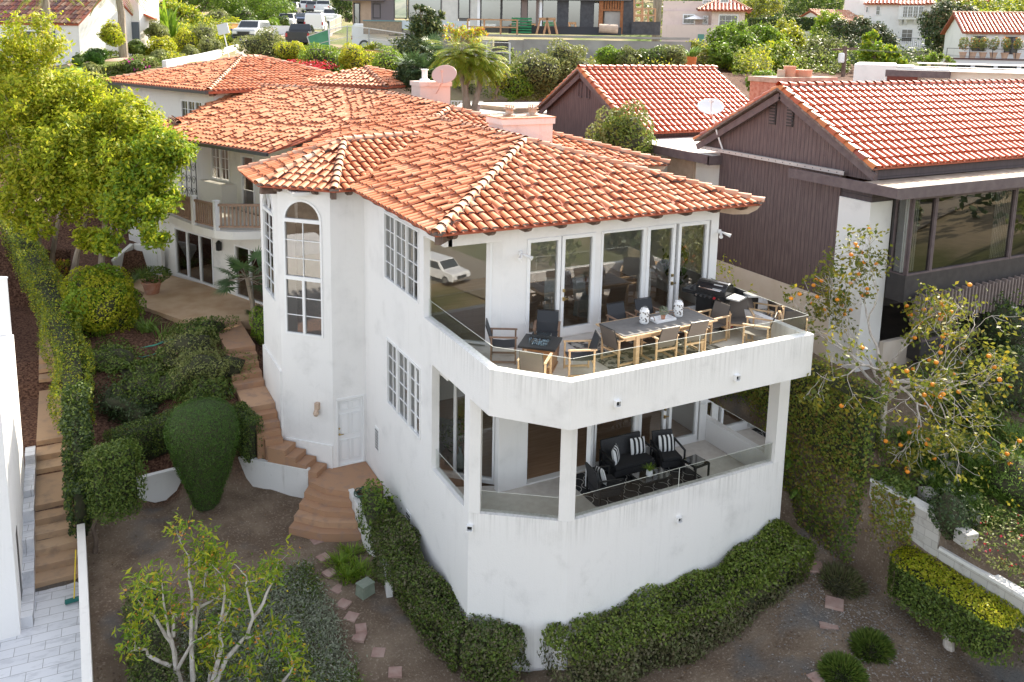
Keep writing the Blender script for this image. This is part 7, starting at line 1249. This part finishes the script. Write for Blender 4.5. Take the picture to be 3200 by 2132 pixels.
# ---- planting between the roofs and the site
for u, v, d, r, m, lab, n in ((830, 145, 57, 70, 'olive', 'large rounded olive bush behind the rear roof, in front of the road', 3200), (920, 165, 56, 38, 'yellowgreen', 'smaller light bush by the foot of the green fence screen', 1500), (1010, 195, 50, 60, 'bright', 'low green hedge mound behind the rear roof with red flowers beside it', 2600), (1120, 190, 49, 55, 'yellowgreen', 'sunlit hedge mound below the chain link fence', 2600), (1215, 210, 47, 45, 'bright', 'right end of the sunlit hedge mound near the dish', 1800), (1680, 240, 46, 85, 'olive', 'big feathery olive bush left of the rear brown gable', 4200), (1770, 205, 47, 75, 'olive', 'silvery domed bush against the concrete terrace wall', 3600), (1610, 260, 45, 55, 'bright', 'green shrub mass right of the date palm', 2200), (1905, 178, 54, 36, 'bright', 'light green bush peeping over the rear brown roof, leftmost', 1400), (1965, 182, 54, 38, 'olive', 'olive bush peeping over the rear brown roof, second from left', 1400), (2035, 182, 54, 40, 'hedgegreen', 'darker bush peeping over the rear brown roof, third from left', 1400), (2105, 175, 54, 36, 'olive', 'bush peeping over the rear brown roof by the orange planter', 1300), (1280, 235, 44, 40, 'dark', 'dark low shrub behind the pink chimney', 1500), (1350, 215, 46, 45, 'dark', 'dark shrub between hedge mound and date palm', 1700), (2380, 255, 44, 36, 'bright', 'bright green round bush left of the brick chimney', 1600)):
    S2(u, v, d, r, m, lab, n, .15, 'bush', asp=.8)
c = atd(*R1(2120, 462), 47); shrub('red_flowers', 'low patch of red flowers at the edge of the rear roof', c, (1.3, .8, .35), 900, .14, 'red', 'flowers', seed=5, core=False, lump=.4)
def date_palm():
    g = np.random.default_rng(14); b = atd(*R2(880, 705), 43); t = thing('date_palm', 'bright yellow green multi trunk date palm behind the pink chimney', 'palm', b); mb = MB(); hs = [atd(*R2(900, 470), 43)-b, atd(*R2(800, 440), 43)-b, atd(*R2(955, 480), 43.5)-b]; V = []
    for i, h in enumerate(hs): mb.tube([E1*(i-1)*.2-np.array([0, 0, .5]), h*.5+E1*(i-1)*.25, h], [.18, .15, .16], 8); V.append(fronds(h+np.array([0, 0, .3]), 60, 1.9, g, .36, 24, (-.1, 1.45), 1.1))
    mb.build('trunk', M['bark'], t); foliage('fronds', [(np.vstack(V), 'palm')], t)
date_palm()
for u, v, d, lab in ((490, 470, 44, 'grey green spiky yucca behind the rear roof'), (640, 360, 47, 'small fan palm under the dark conifer'), (600, 500, 44, 'low fan palm beside the pink chimney')): c = atd(*R2(u, v), d); g = np.random.default_rng(u); V, st = fan_leaves(c, 16, .7, g, .6, (-.2, 1.3), 14); tag(foliage('fan_palm', [(V, 'fanpalm')]), lab, 'palm')
b = atd(*R2(580, 430), 52); crown_tree('conifer', 'tall dark podocarpus like tree in front of the building site', b, [b, atd(*R2(585, 200), 52)], [blob(*R2(540, 60), 52, 22), blob(*R2(600, 110), 52, 28), blob(*R2(680, 100), 52, 18), blob(*R2(560, 170), 52, 42), blob(*R2(620, 190), 52, 40), blob(*R2(540, 260), 52, 50), blob(*R2(600, 300), 52, 45), blob(*R2(460, 330), 52, 50), blob(*R2(520, 390), 51, 60)], 8500, .22, 'dark', 'olive', None, 15, barkm='barkdark', r0=.2)
b = atd(*R2(830, 430), 54); crown_tree('dry_tree', 'sparse yellow leaved tree with bare twigs before the site terrace', b, [b, atd(*R2(820, 330), 54)], [blob(*R2(760, 240), 54, 34), blob(*R2(840, 225), 54, 30), blob(*R2(900, 260), 54, 30), blob(*R2(960, 220), 54, 22)], 700, .26, 'yellowgreen', 'orangeflower', None, 16, limbs=9)
b = atd(*R2(1060, 650), 44); crown_tree('bare_tree', 'tangled half bare tree right of the date palm', b, [b, atd(*R2(1100, 560), 44)], [blob(*R2(1110, 500), 44, 45), blob(*R2(1070, 600), 44, 35)], 700, .16, 'olive', 'yellowgreen', None, 17, limbs=16, r0=.1)
t = thing('palm_tree', 'large arching date palm crown at the top right of the building site', 'palm', atd(*R2(2170, 200), 76)); g = np.random.default_rng(18); V = fronds((0, 0, 6.3), 46, 4.6, g, .55, 26, (-.3, 1.3), 1.5); foliage('fronds', [(V, 'fanpalm')], t); mb = MB(); mb.tube([(0, 0, -2), (0, 0, 6.2)], .4, 10); mb.build('trunk', M['bark'], t)
# breeze block screen on the flat roof edge
t = thing('screen_wall', 'low white pierced block screen behind the pink chimney', 'wall', onz(*R2(760, 735), 2.4)); W = L(onz(*R2(752, 738), 2.4)[:2], onz(*R2(1010, 742), 2.4)[:2]); o = np.array(t.location); mb = MB()
for k in range(int(W.len/.42)):
    for a, b_, c, d in ((0, .4, 0, .07), (0, .4, .33, .4), (0, .08, .07, .33), (.2, .27, .07, .33)): s0, z0_ = k*.42+a, c; p = [np.array(W.P(s, n, 2.4+z))-o for z in (c, d) for s, n in ((k*.42+a, 0), (k*.42+b_, 0), (k*.42+b_, -.1), (k*.42+a, -.1))]; mb.hexa(p)
mb.build('blocks', M['trim'], t)
# ---- right hillside
W = WP(2133-60, 140, 92, 2325, 140, 90); zb = W.at(2200, 150)[1]-6; VL = thing('pink_villa', 'pale pink villa with arched windows and small tiled hip roof on the hillside', 'house')
mb = MB(); pan(W, mb, (2070, 0), (2300, 34), -6, -2.0); pan(W, mb, (2225, 33), (2325, 90), -6, 0); pan(W, mb, (2070, 33), (2226, 80), -6, -1.2); pan(W, mb, (2070, 77), (2325, 200), -6, .25); mb.build('wall', M['pink'], VL)
for a, b in (((2246, 45), (2306, 84)), ((2133, 43), (2170, 76)), ((2196, 48), (2213, 77)), ((2195, -4), (2224, 10)), ((2250, -4), (2278, 10))): pwin(VL, W, a, b, 3, 2, fr=.12, n=.0 if a[0] > 2230 else -1.15 if a[1] > 20 else -1.95)
mb = MB(); pan(W, mb, (2181, 107), (2199, 140), .26, .3); mb.build('door', mat('teal_door', (.12, .30, .25), .6), VL)
za = W.at(2230, 33)[1]; s0, s1 = W.at(2180, 33)[0], W.at(2348, 33)[0]; a, b, c, d = [np.array(q) for q in (W.P(s0, .6, za), W.P(s1, .6, za), W.P(s1-2, -3, za+1.2), W.P(s0+2, -3, za+1.2))]; e = np.array(W.P(s1, -6, za)); fc = [([a, b, c, d], b-a), ([b, e, c], e-b)]; mb = MB(); [mb.slab(q[0], .12) for q in fc]; o = mb.build('roof', M['pan'], VL); roof_tiles('roof_tiles', fc, o, [M['tilered'], M['pan'], M['pan']], sp=.4, course=.5, r=.15); ridge_caps('ridge_tiles', [(d, c), (b, c), (a, d)], o, r=.16)
t = thing('parasol', 'small white parasol on the pink villa terrace', 'parasol', W.P(W.at(2171, 70)[0], -.6, W.at(2171, 78)[1])); mb = MB(); mb.lathe((0, 0, .6), [(1.3, 0), (.03, .45)], 8); mb.build('canopy', M['trim'], t); mb = MB(); mb.tube([(0, 0, 0), (0, 0, 1)], .04, 6); mb.build('pole', M['trim'], t)
W = WP(2632, 150, 103, 2905, 150, 99); WH = thing('white_hillside_house', 'tall white stucco house with projecting oriel window on the hillside', 'house'); mb = MB(); pan(W, mb, (2702, 12), (2905, 230), -7, 0); pan(W, mb, (2640, -60), (2702, 45), -7, -3); mb.build('wall', M['white'], WH)
mb = MB(); pan(W, mb, (2810, 14), (2885, 62), 0, .9); [mb.hexa([W.P(W.at(u, 62)[0]+k, n, W.at(u, 78 if z == 0 else 62)[1]) for z in (0, 1) for k, n in ((-.15, .02), (.15, .02), (.15, .1 if z == 0 else .8), (-.15, .1 if z == 0 else .8))]) for u in (2815, 2830, 2860, 2876)]; mb.build('oriel', M['white'], WH)
pwin(WH, W, (2822, 20), (2884, 56), 2, 3, lites=4, n=.92, fr=.07); pwin(WH, W, (2818, 91), (2850, 132), 2, 3, fr=.07); pwin(WH, W, (2738, 18), (2750, 48), 1, 2, fr=.07); pwin(WH, W, (2706, 20), (2713, 40), 1, 1, fr=.07)
zb_ = W.at(2800, 145)[1]; s0, s1 = W.at(2805, 140)[0], W.at(2905, 140)[0]; mb = MB(); W.box(mb, s0, s1, 0, 2.2, zb_-.5, zb_); mb.build('balcony', M['white'], WH); mb = MB(); W.box(mb, s0, s1, 2.12, 2.16, zb_+.95, zb_+1.0); [W.box(mb, s, s+.03, 2.12, 2.15, zb_, zb_+.95) for s in np.arange(s0, s1, .22)]; mb.build('balcony_rail', M['black'], WH)
zr = W.at(2760, 12)[1]; s0, s1 = W.at(2698, 14)[0], W.at(2920, 5)[0]; a, b, c, d = [np.array(q) for q in (W.P(s0, .5, zr), W.P(s1, .5, zr), W.P(s1, -4, zr+2.2), W.P(s0+3, -4, zr+2.2))]; fc = [([a, b, c, d], b-a)]; mb = MB(); mb.slab(fc[0][0], .12); o = mb.build('roof', M['pan'], WH); roof_tiles('roof_tiles', fc, o, [M['tilered'], M['pan'], M['pan']], sp=.42, course=.5, r=.15)
a, b, c, d = [np.array(q) for q in (W.P(W.at(2806, 14)[0], 1.1, W.at(2806, 15)[1]), W.P(W.at(2892, 14)[0], 1.1, W.at(2892, 15)[1]), W.P(W.at(2885, 4)[0], 0, W.at(2885, 3)[1]), W.P(W.at(2815, 4)[0], 0, W.at(2815, 3)[1]))]; fc = [([a, b, c, d], b-a)]; mb = MB(); mb.slab(fc[0][0], .1); o = mb.build('oriel_roof', M['pan'], WH); roof_tiles('roof_tiles', fc, o, [M['tilered'], M['pan'], M['pan']], sp=.42, course=.5, r=.15)
W = WP(2588, 90, 98, 2702, 90, 100); simple_house('low_white_house', 'low white outbuilding with pale tiled roof left of the tall white house', W, W.at(2600, 120)[1]-4, W.at(2600, 70)[1], 6, 'white', 1.4, .3, tilemats=[M['ridge'], M['shaded_mortar'], M['pan']])
W = WP(3008, 200, 80, 3300, 203, 78); PH = simple_house('terrace_house', 'white house with potted plants along its upper terrace at the right edge', W, W.at(3100, 205)[1]-4, W.at(3100, 103)[1], 8, 'white', 1.9, .4, tilemats=[M['tilered'], M['pan'], M['pan']])
for a, b in (((3042, 113), (3076, 160)), ((3142, 115), (3177, 170))): pwin(PH, W, a, b, 1, 2, lites=2, fr=.1, frame='spandrel')
zt = W.at(3100, 186)[1]; mb = MB(); W.box(mb, -2, W.len, 0, 2.6, zt-.5, zt); W.box(mb, -2, W.len, .05, 2.4, zt-5, zt-1.4); mb.build('terrace_wall', M['white'], PH); mb = MB(); W.box(mb, -2, W.len, 2.45, 2.7, zt-.02, zt+.12); mb.build('terrace_edge', mat('brown_edge', (.12, .06, .055), .8), PH); mb = MB(); [W.box(mb, s, s+.35, 2.3, 2.5, zt-3, zt-.5) for s in np.arange(-1.8, W.len, 1.9)]; mb.build('terrace_post', M['white'], PH); mb = MB(); W.box(mb, -1.9, W.len, 2.42, 2.44, zt-2.6, zt-.52); mb.build('terrace_window', GLS, PH)
mb = MB(); [W.box(mb, s, s+.05, 2.3, 2.35, zt, zt+1.0) for s in np.arange(-2, W.len, 1.9)]; W.box(mb, -2, W.len, 2.3, 2.35, zt+.95, zt+1.0); mb.build('terrace_rail', M['black'], PH)
for i, u in enumerate((2992, 3022, 3053, 3085, 3120, 3157, 3198)): s = W.at(u, 180)[0]; p = W.P(s, 1.8, zt); t = thing('potted_shrub', 'round shrub in a pale terracotta pot on the white terrace', 'potted plant', p, 0, 'potted shrubs lined up on the terrace'); mb = MB(); mb.lathe((0, 0, 0), [(.2, 0), (.3, .55), (.34, .57), (.34, .66), (.28, .66)], 12); mb.build('pot', mat('pale_pot%d' % i, (.55, .36, .25), .9), t); shrub('leaves', None, (0, 0, 1.45), (.42, .42, .6), 380, .16, 'olive', parent=t, seed=i, m2='orangeflower', n2=25, core=False)
W = WP(2935, 60, 130, 3080, 60, 130); FH = simple_house('far_white_house', 'far white house with two windows behind the large dark tree', W, W.at(3000, 60)[1]-8, W.at(3000, 3)[1], 8, 'white', 2, .5, tilemats=[M['tilered'], M['pan'], M['pan']]); pwin(FH, W, (3005, 6), (3022, 32), 2, 2, fr=.12); pwin(FH, W, (3036, 6), (3056, 32), 2, 2, fr=.12)
W = WP(2668, 240, 46, 3320, 245, 42); WF = thing('flat_roofed_house', 'white flat roofed modern house behind the brown gable at right', 'house'); mb = MB(); pan(W, mb, (2670, 201), (2792, 300), -7, 0); pan(W, mb, (2792, 214), (3320, 300), -7, -.6); mb.build('wall', M['white'], WF); mb = MB(); pan(W, mb, (2768, 218), (2970, 246), -.58, .02); mb.build('fascia', M['fascia'], WF); mb = MB(); pan(W, mb, (2772, 238), (2866, 262), -.3, .04); mb.build('window', GLS, WF); mb = MB(); pan(W, mb, (2968, 224), (3320, 233), -6, .3); pan(W, mb, (2790, 206), (2860, 214), -4, -1); pan(W, mb, (2874, 203), (3320, 213), -6, -3); mb.build('flat_roof', M['flat'], WF)
b = atd(2632, 262, 60); t = thing('utility_pole', 'brown wooden utility pole with crossarm and grey transformer', 'utility pole', b); hgt = (262-146)*60/F; mb = MB(); mb.tube([(0, 0, -3), (0, 0, hgt)], [.17, .13], 8); mb.build('pole', M['darkwood'], t); mb = MB(); mb.bar(E1*-.85+(0, 0, hgt-.25), E1*.85+(0, 0, hgt-.15), .1, .13); mb.build('crossarm', M['darkwood'], t); mb = MB(); mb.lathe(E1*-.3-E2*.2+np.array([0, 0, hgt-1.15]), [(.2, 0), (.22, .1), (.22, .6), (.15, .68)], 10); mb.build('transformer', M['trim'], t); mb = MB(); [mb.tube([np.array([0, 0, hgt-.2])+E1*s, np.array([0, 0, hgt-.9])+E1*(s+18)+E2*6, np.array([0, 0, hgt])+E1*(s+36)+E2*12], .012, 4) for s in (-.8, .8)]; [mb.tube([np.array([0, 0, hgt-.2])+E1*s, np.array([0, 0, hgt-1.6])+E1*(s-14)+E2*8, np.array([0, 0, hgt-.2])+E1*(s-28)+E2*16], .012, 4) for s in (-.8, .8)]; mb.build('wires', M['black'], t)
p = atd(*R3(50, 430), 58); t = thing('orange_planter', 'orange ribbed planter with a spiky plant over the rear brown roof', 'planter', p); mb = MB(); mb.lathe((0, 0, -.6), [(.36, 0), (.42, .5), (.46, .95), (.42, 1.0)], 12); mb.build('pot', mat('orange_plastic', (.65, .17, .04), .6), t); foliage('leaves', [(blades((0, 0, .3), 70, 1.3, np.random.default_rng(6), .4, .07, .7), 'strap')], t)
HT = 'trees on the right hillside'
def T3(lab, u, v, d, blobs, n, m, m2, seed, size=.3, grp=HT, name='tree', bm='bark'):
    b = atd(u, v, d); crown_tree(name, lab, b, [b, atd(u, v-25, d)], [blob(a, c, d+k, r) for a, c, r, k in blobs], n, size, m, m2, grp, seed, barkm=bm, r0=.25)
T3('leafy mid green tree in front of the pink villa', 2290, 230, 66, [(2260, 120, 42, 0), (2300, 100, 35, 2), (2330, 150, 50, 0), (2250, 170, 40, -2), (2380, 110, 42, 2)], 7000, 'bright', 'hedgegreen', 101); T3('wide light green tree at the centre of the right hillside', 2400, 250, 64, [(2370, 190, 55, 0), (2430, 170, 50, 1), (2330, 215, 45, -1), (2450, 215, 45, 0), (2410, 130, 42, 4)], 8000, 'tree', 'bright', 102); T3('golden tipped tree above the brick chimney', 2470, 220, 72, [(2470, 120, 40, 0), (2500, 160, 38, 0), (2450, 90, 32, 2)], 4500, 'yellowgreen', 'olive', 103); T3('brownish green rounded tree left of the utility pole', 2560, 240, 70, [(2540, 170, 55, 0), (2590, 160, 50, 0), (2530, 210, 50, -2), (2600, 215, 45, -2)], 6500, 'olive', 'hedgebrown', 104); T3('dark tree mass below the low white outbuilding', 2680, 220, 80, [(2630, 100, 45, 0), (2690, 90, 45, 0), (2740, 110, 42, 0), (2770, 135, 38, 0), (2660, 150, 50, -2)], 7000, 'dark', 'hedgebrown', 105)
T3('bright green upright tree right of the utility pole', 2740, 240, 64, [(2720, 120, 22, 0), (2725, 155, 36, 0), (2740, 190, 50, 0), (2790, 165, 26, 0), (2790, 195, 32, 0)], 5200, 'bright', 'tree', 106); T3('very large dark glossy tree between the two white houses', 2960, 200, 92, [(2960, 50, 65, 0), (2935, 100, 60, 0), (2990, 90, 60, 0), (2950, 150, 60, 0), (2920, 60, 45, 0), (3010, 50, 40, 0)], 11000, 'dark', 'hedgebrown', 107, .35); T3('small green tree sprouting behind the white flat roof', 2910, 240, 60, [(2895, 190, 22, 0), (2920, 185, 24, 0), (2965, 195, 20, 0)], 1800, 'bright', 'olive', 108, .2); T3('light green tree at the middle left of the hillside hedge', 2570, 120, 85, [(2590, 60, 36, 0), (2575, 95, 36, 0), (2610, 85, 30, 0)], 3600, 'bright', 'tree', 109); T3('yellow leaved small tree beside the large dark tree', 3070, 70, 105, [(3070, 55, 32, 0), (3095, 65, 24, 0)], 2400, 'yellowgreen', 'bright', 110); T3('spreading olive tree behind the pink villa', 2350, 100, 104, [(2350, 20, 48, 0), (2400, 10, 45, 0), (2320, 45, 30, 0)], 3800, 'olive', 'yellowgreen', 111, .35)
hedge('hedge', 'long clipped dark hedge with sunlit top on the right hillside', [tuple(atd(2360, 95, 100)), tuple(atd(2545, 95, 96))], .9, 1.4, 5000, .25, 'dark', 'hedgegreen', .3, seed=44)
GF = 'trees along the street behind'
for i, (lab, u, v, d, bl, n, m, m2) in enumerate((('massive dark trunked ficus at the top left behind the orange wall', 620, 75, 100, [(600, -10, 60, 0), (670, -20, 60, 0), (560, -20, 45, 0)], 6000, 'hedgegreen', 'bright'), ('broad green street tree left of the parked white pickup', 780, 80, 105, [(760, 15, 62, 0), (830, 20, 62, 0), (880, 30, 45, -3), (720, 30, 45, 0), (840, 60, 40, -4)], 9000, 'bright', 'hedgegreen'), ('dark street tree at the far end of the road', 960, 40, 140, [(950, 5, 50, 0), (1010, -5, 55, 0), (910, -10, 45, 0)], 5000, 'dark', 'hedgegreen'), ('dark tree left of the unfinished house', 1085, 60, 95, [(1075, 10, 42, 0), (1095, 40, 30, 0), (1060, -10, 40, 0)], 4000, 'hedgegreen', 'dark'), ('yellow green street shrubbery tree behind the banana plants', 560, 60, 82, [(540, 25, 35, 0), (590, 50, 35, 0), (640, 75, 30, 0)], 3200, 'yellowgreen', 'bright'))):
    T3(lab, u, v, d, bl, n, m, m2, 120+i, .3, GF, bm='barkdark')
for u, v, d, r, m in ((700, 75, 92, 26, 'bright'), (730, 82, 90, 24, 'yellowgreen'), (800, 88, 92, 30, 'hedgegreen'), (850, 84, 95, 26, 'bright'), (760, 60, 95, 30, 'hedgegreen'), (680, 60, 90, 28, 'olive'), (880, 75, 98, 24, 'hedgegreen'), (940, 35, 130, 20, 'bright'), (985, 26, 135, 22, 'dark')): S2(u, v, d, r, m, 'leafy roadside bush on the left verge of the street', 900, .28, 'bush', 'roadside bushes along the street verge')
# distant wooded slope
g = np.random.default_rng(77); V = []; V2 = []
for k in range(150):
    u, v, d = g.uniform(-250, 3500), g.uniform(-70, 60), g.uniform(125, 240)
    if (2640 < u < 3100 and d < 150): d += 40
    c = atd(u, v, d); c[2] = G(c[0], c[1])+g.uniform(1, 4); r = g.uniform(2.5, 6); q, _ = blob_leaves(c, (r, r, r*.9), 420, .8, g, .3, .3, .6, .8); (V if g.random() < .6 else V2).append(q)
tag(foliage('distant_woodland', [(np.vstack(V), 'hedgegreen'), (np.vstack(V2), 'olive')]), kind='stuff')

# ---------------------------------------------------------------- low growth filling the ground between the bushes
def scatter(px, n, size, m1, m2, hgt, seed, mix=.5, lump=1.2):
    g = np.random.default_rng(seed); a, b, c, d = [np.array(q, float) for q in px]; k = 11; P0 = []
    for i in range(k+1):
        for j in range(k+1): s, t = i/k, j/k; P0.append(gp(*((a*(1-s)+b*s)*(1-t)+(d*(1-s)+c*s)*t)))
    P0 = np.array(P0).reshape(k+1, k+1, 3); u, v = g.uniform(0, k-.001, (2, n)); i, j = u.astype(int), v.astype(int); u, v = (u-i)[:, None], (v-j)[:, None]
    P = P0[i, j]*(1-u)*(1-v)+P0[i+1, j]*u*(1-v)+P0[i, j+1]*(1-u)*v+P0[i+1, j+1]*u*v; Lf = Lump(g, 1, f=lump); h = np.clip(Lf(P)*.5+.2, .08, 1.6)
    P[:, 2] += hgt*h*g.random(n)**.5; w = g.random(n) < mix; N = np.tile([0, 0, .6], (n, 1)); return [(leaf_quads(P[~w], N[~w], size, g, .5, .9), m1), (leaf_quads(P[w], N[w], size, g, .5, .9), m2)]
prt = []
for px, n, s, a, b, h in (((R1(1050, 350), R1(1650, 310), R1(1600, 345), R1(1130, 460)), 5000, .2, 'olive', 'yellowgreen', .5), ((R1(1050, 190), R1(1600, 200), R1(1600, 330), R1(1050, 340)), 7000, .24, 'yellowgreen', 'hedgeolive', 1.2), ((R1(560, 500), R1(1100, 440), R1(1200, 440), R1(700, 540)), 4000, .18, 'olive', 'hedgeolive', .5), ((R1(480, 400), R1(740, 380), R1(980, 370), R1(560, 440)), 1500, .18, 'olive', 'bright', .35),
   ((R1(1880, 420), R1(2353, 390), R1(2353, 500), R1(2000, 500)), 6000, .17, 'bright', 'hedgeolive', .8), ((R2(0, 370), R2(420, 400), R2(520, 520), R2(0, 510)), 7000, .17, 'yellowgreen', 'bright', .9), ((R2(420, 420), R2(1250, 440), R2(1000, 690), R2(500, 560)), 9000, .18, 'dark', 'hedgeolive', .8), ((R2(1000, 450), R2(1700, 470), R2(1500, 640), R2(1000, 690)), 9000, .18, 'hedgeolive', 'olive', 1.1), ((R2(1700, 400), R2(2353, 400), R2(2353, 500), R2(1700, 500)), 6000, .18, 'yellowgreen', 'olive', .9),
   ((R3(0, 420), R3(420, 330), R3(620, 560), R3(250, 480)), 9000, .2, 'yellowgreen', 'olive', 1.4), ((R3(200, 300), R3(1050, 240), R3(1150, 520), R3(350, 520)), 14000, .26, 'hedgeolive', 'olive', 2.2), ((R3(1000, 330), R3(1750, 300), R3(1750, 450), R3(1000, 520)), 8000, .26, 'dark', 'hedgeolive', 1.8), ((R3(480, 60), R3(1100, 60), R3(1100, 240), R3(450, 240)), 9000, .35, 'hedgeolive', 'dark', 2.4), ((R3(1650, 100), R3(2353, 60), R3(2353, 180), R3(1800, 220)), 5000, .4, 'yellowgreen', 'hedgegreen', 2.5), ((R1(1450, 110), R1(1900, 150), R1(1900, 210), R1(1560, 210)), 4000, .28, 'bright', 'hedgeolive', 1.2)):
    prt += scatter(px, n, s, a, b, h, len(prt)+300)
tag(foliage('undergrowth', prt), kind='stuff')
# ---------------------------------------------------------------- light
sv = np.array([1.15, .62, 1.0]); sv /= np.linalg.norm(sv); elev = math.asin(sv[2])
world = bpy.data.worlds.new('World'); scene.world = world; world.use_nodes = True; wn = world.node_tree; bgn = wn.nodes['Background']
sky = wn.nodes.new('ShaderNodeTexSky'); sky.sky_type = 'NISHITA'; sky.sun_disc = False; sky.sun_elevation = elev; sky.sun_rotation = math.atan2(sv[0], sv[1]); sky.air_density = 1.0; sky.dust_density = 2.0
hs = wn.nodes.new('ShaderNodeHueSaturation'); hs.inputs['Saturation'].default_value = .38; wn.links.new(sky.outputs[0], hs.inputs['Color']); wn.links.new(hs.outputs[0], bgn.inputs[0]); bgn.inputs[1].default_value = .15
sl = bpy.data.lights.new('sun', 'SUN'); sl.energy = 4.0; sl.angle = math.radians(.53); sl.color = (1, .90, .74)
so = bpy.data.objects.new('sun', sl); COL.objects.link(so); so.rotation_euler = Vector(sv).to_track_quat('Z', 'Y').to_euler(); so.location = (0, 0, 60)
scene.view_settings.view_transform = 'Standard'; scene.view_settings.look = 'None'; scene.view_settings.exposure = 1.55; scene.view_settings.gamma = 1
scene.render.engine = 'CYCLES'; scene.cycles.max_bounces = 8; scene.cycles.transparent_max_bounces = 16; scene.cycles.use_denoising = True
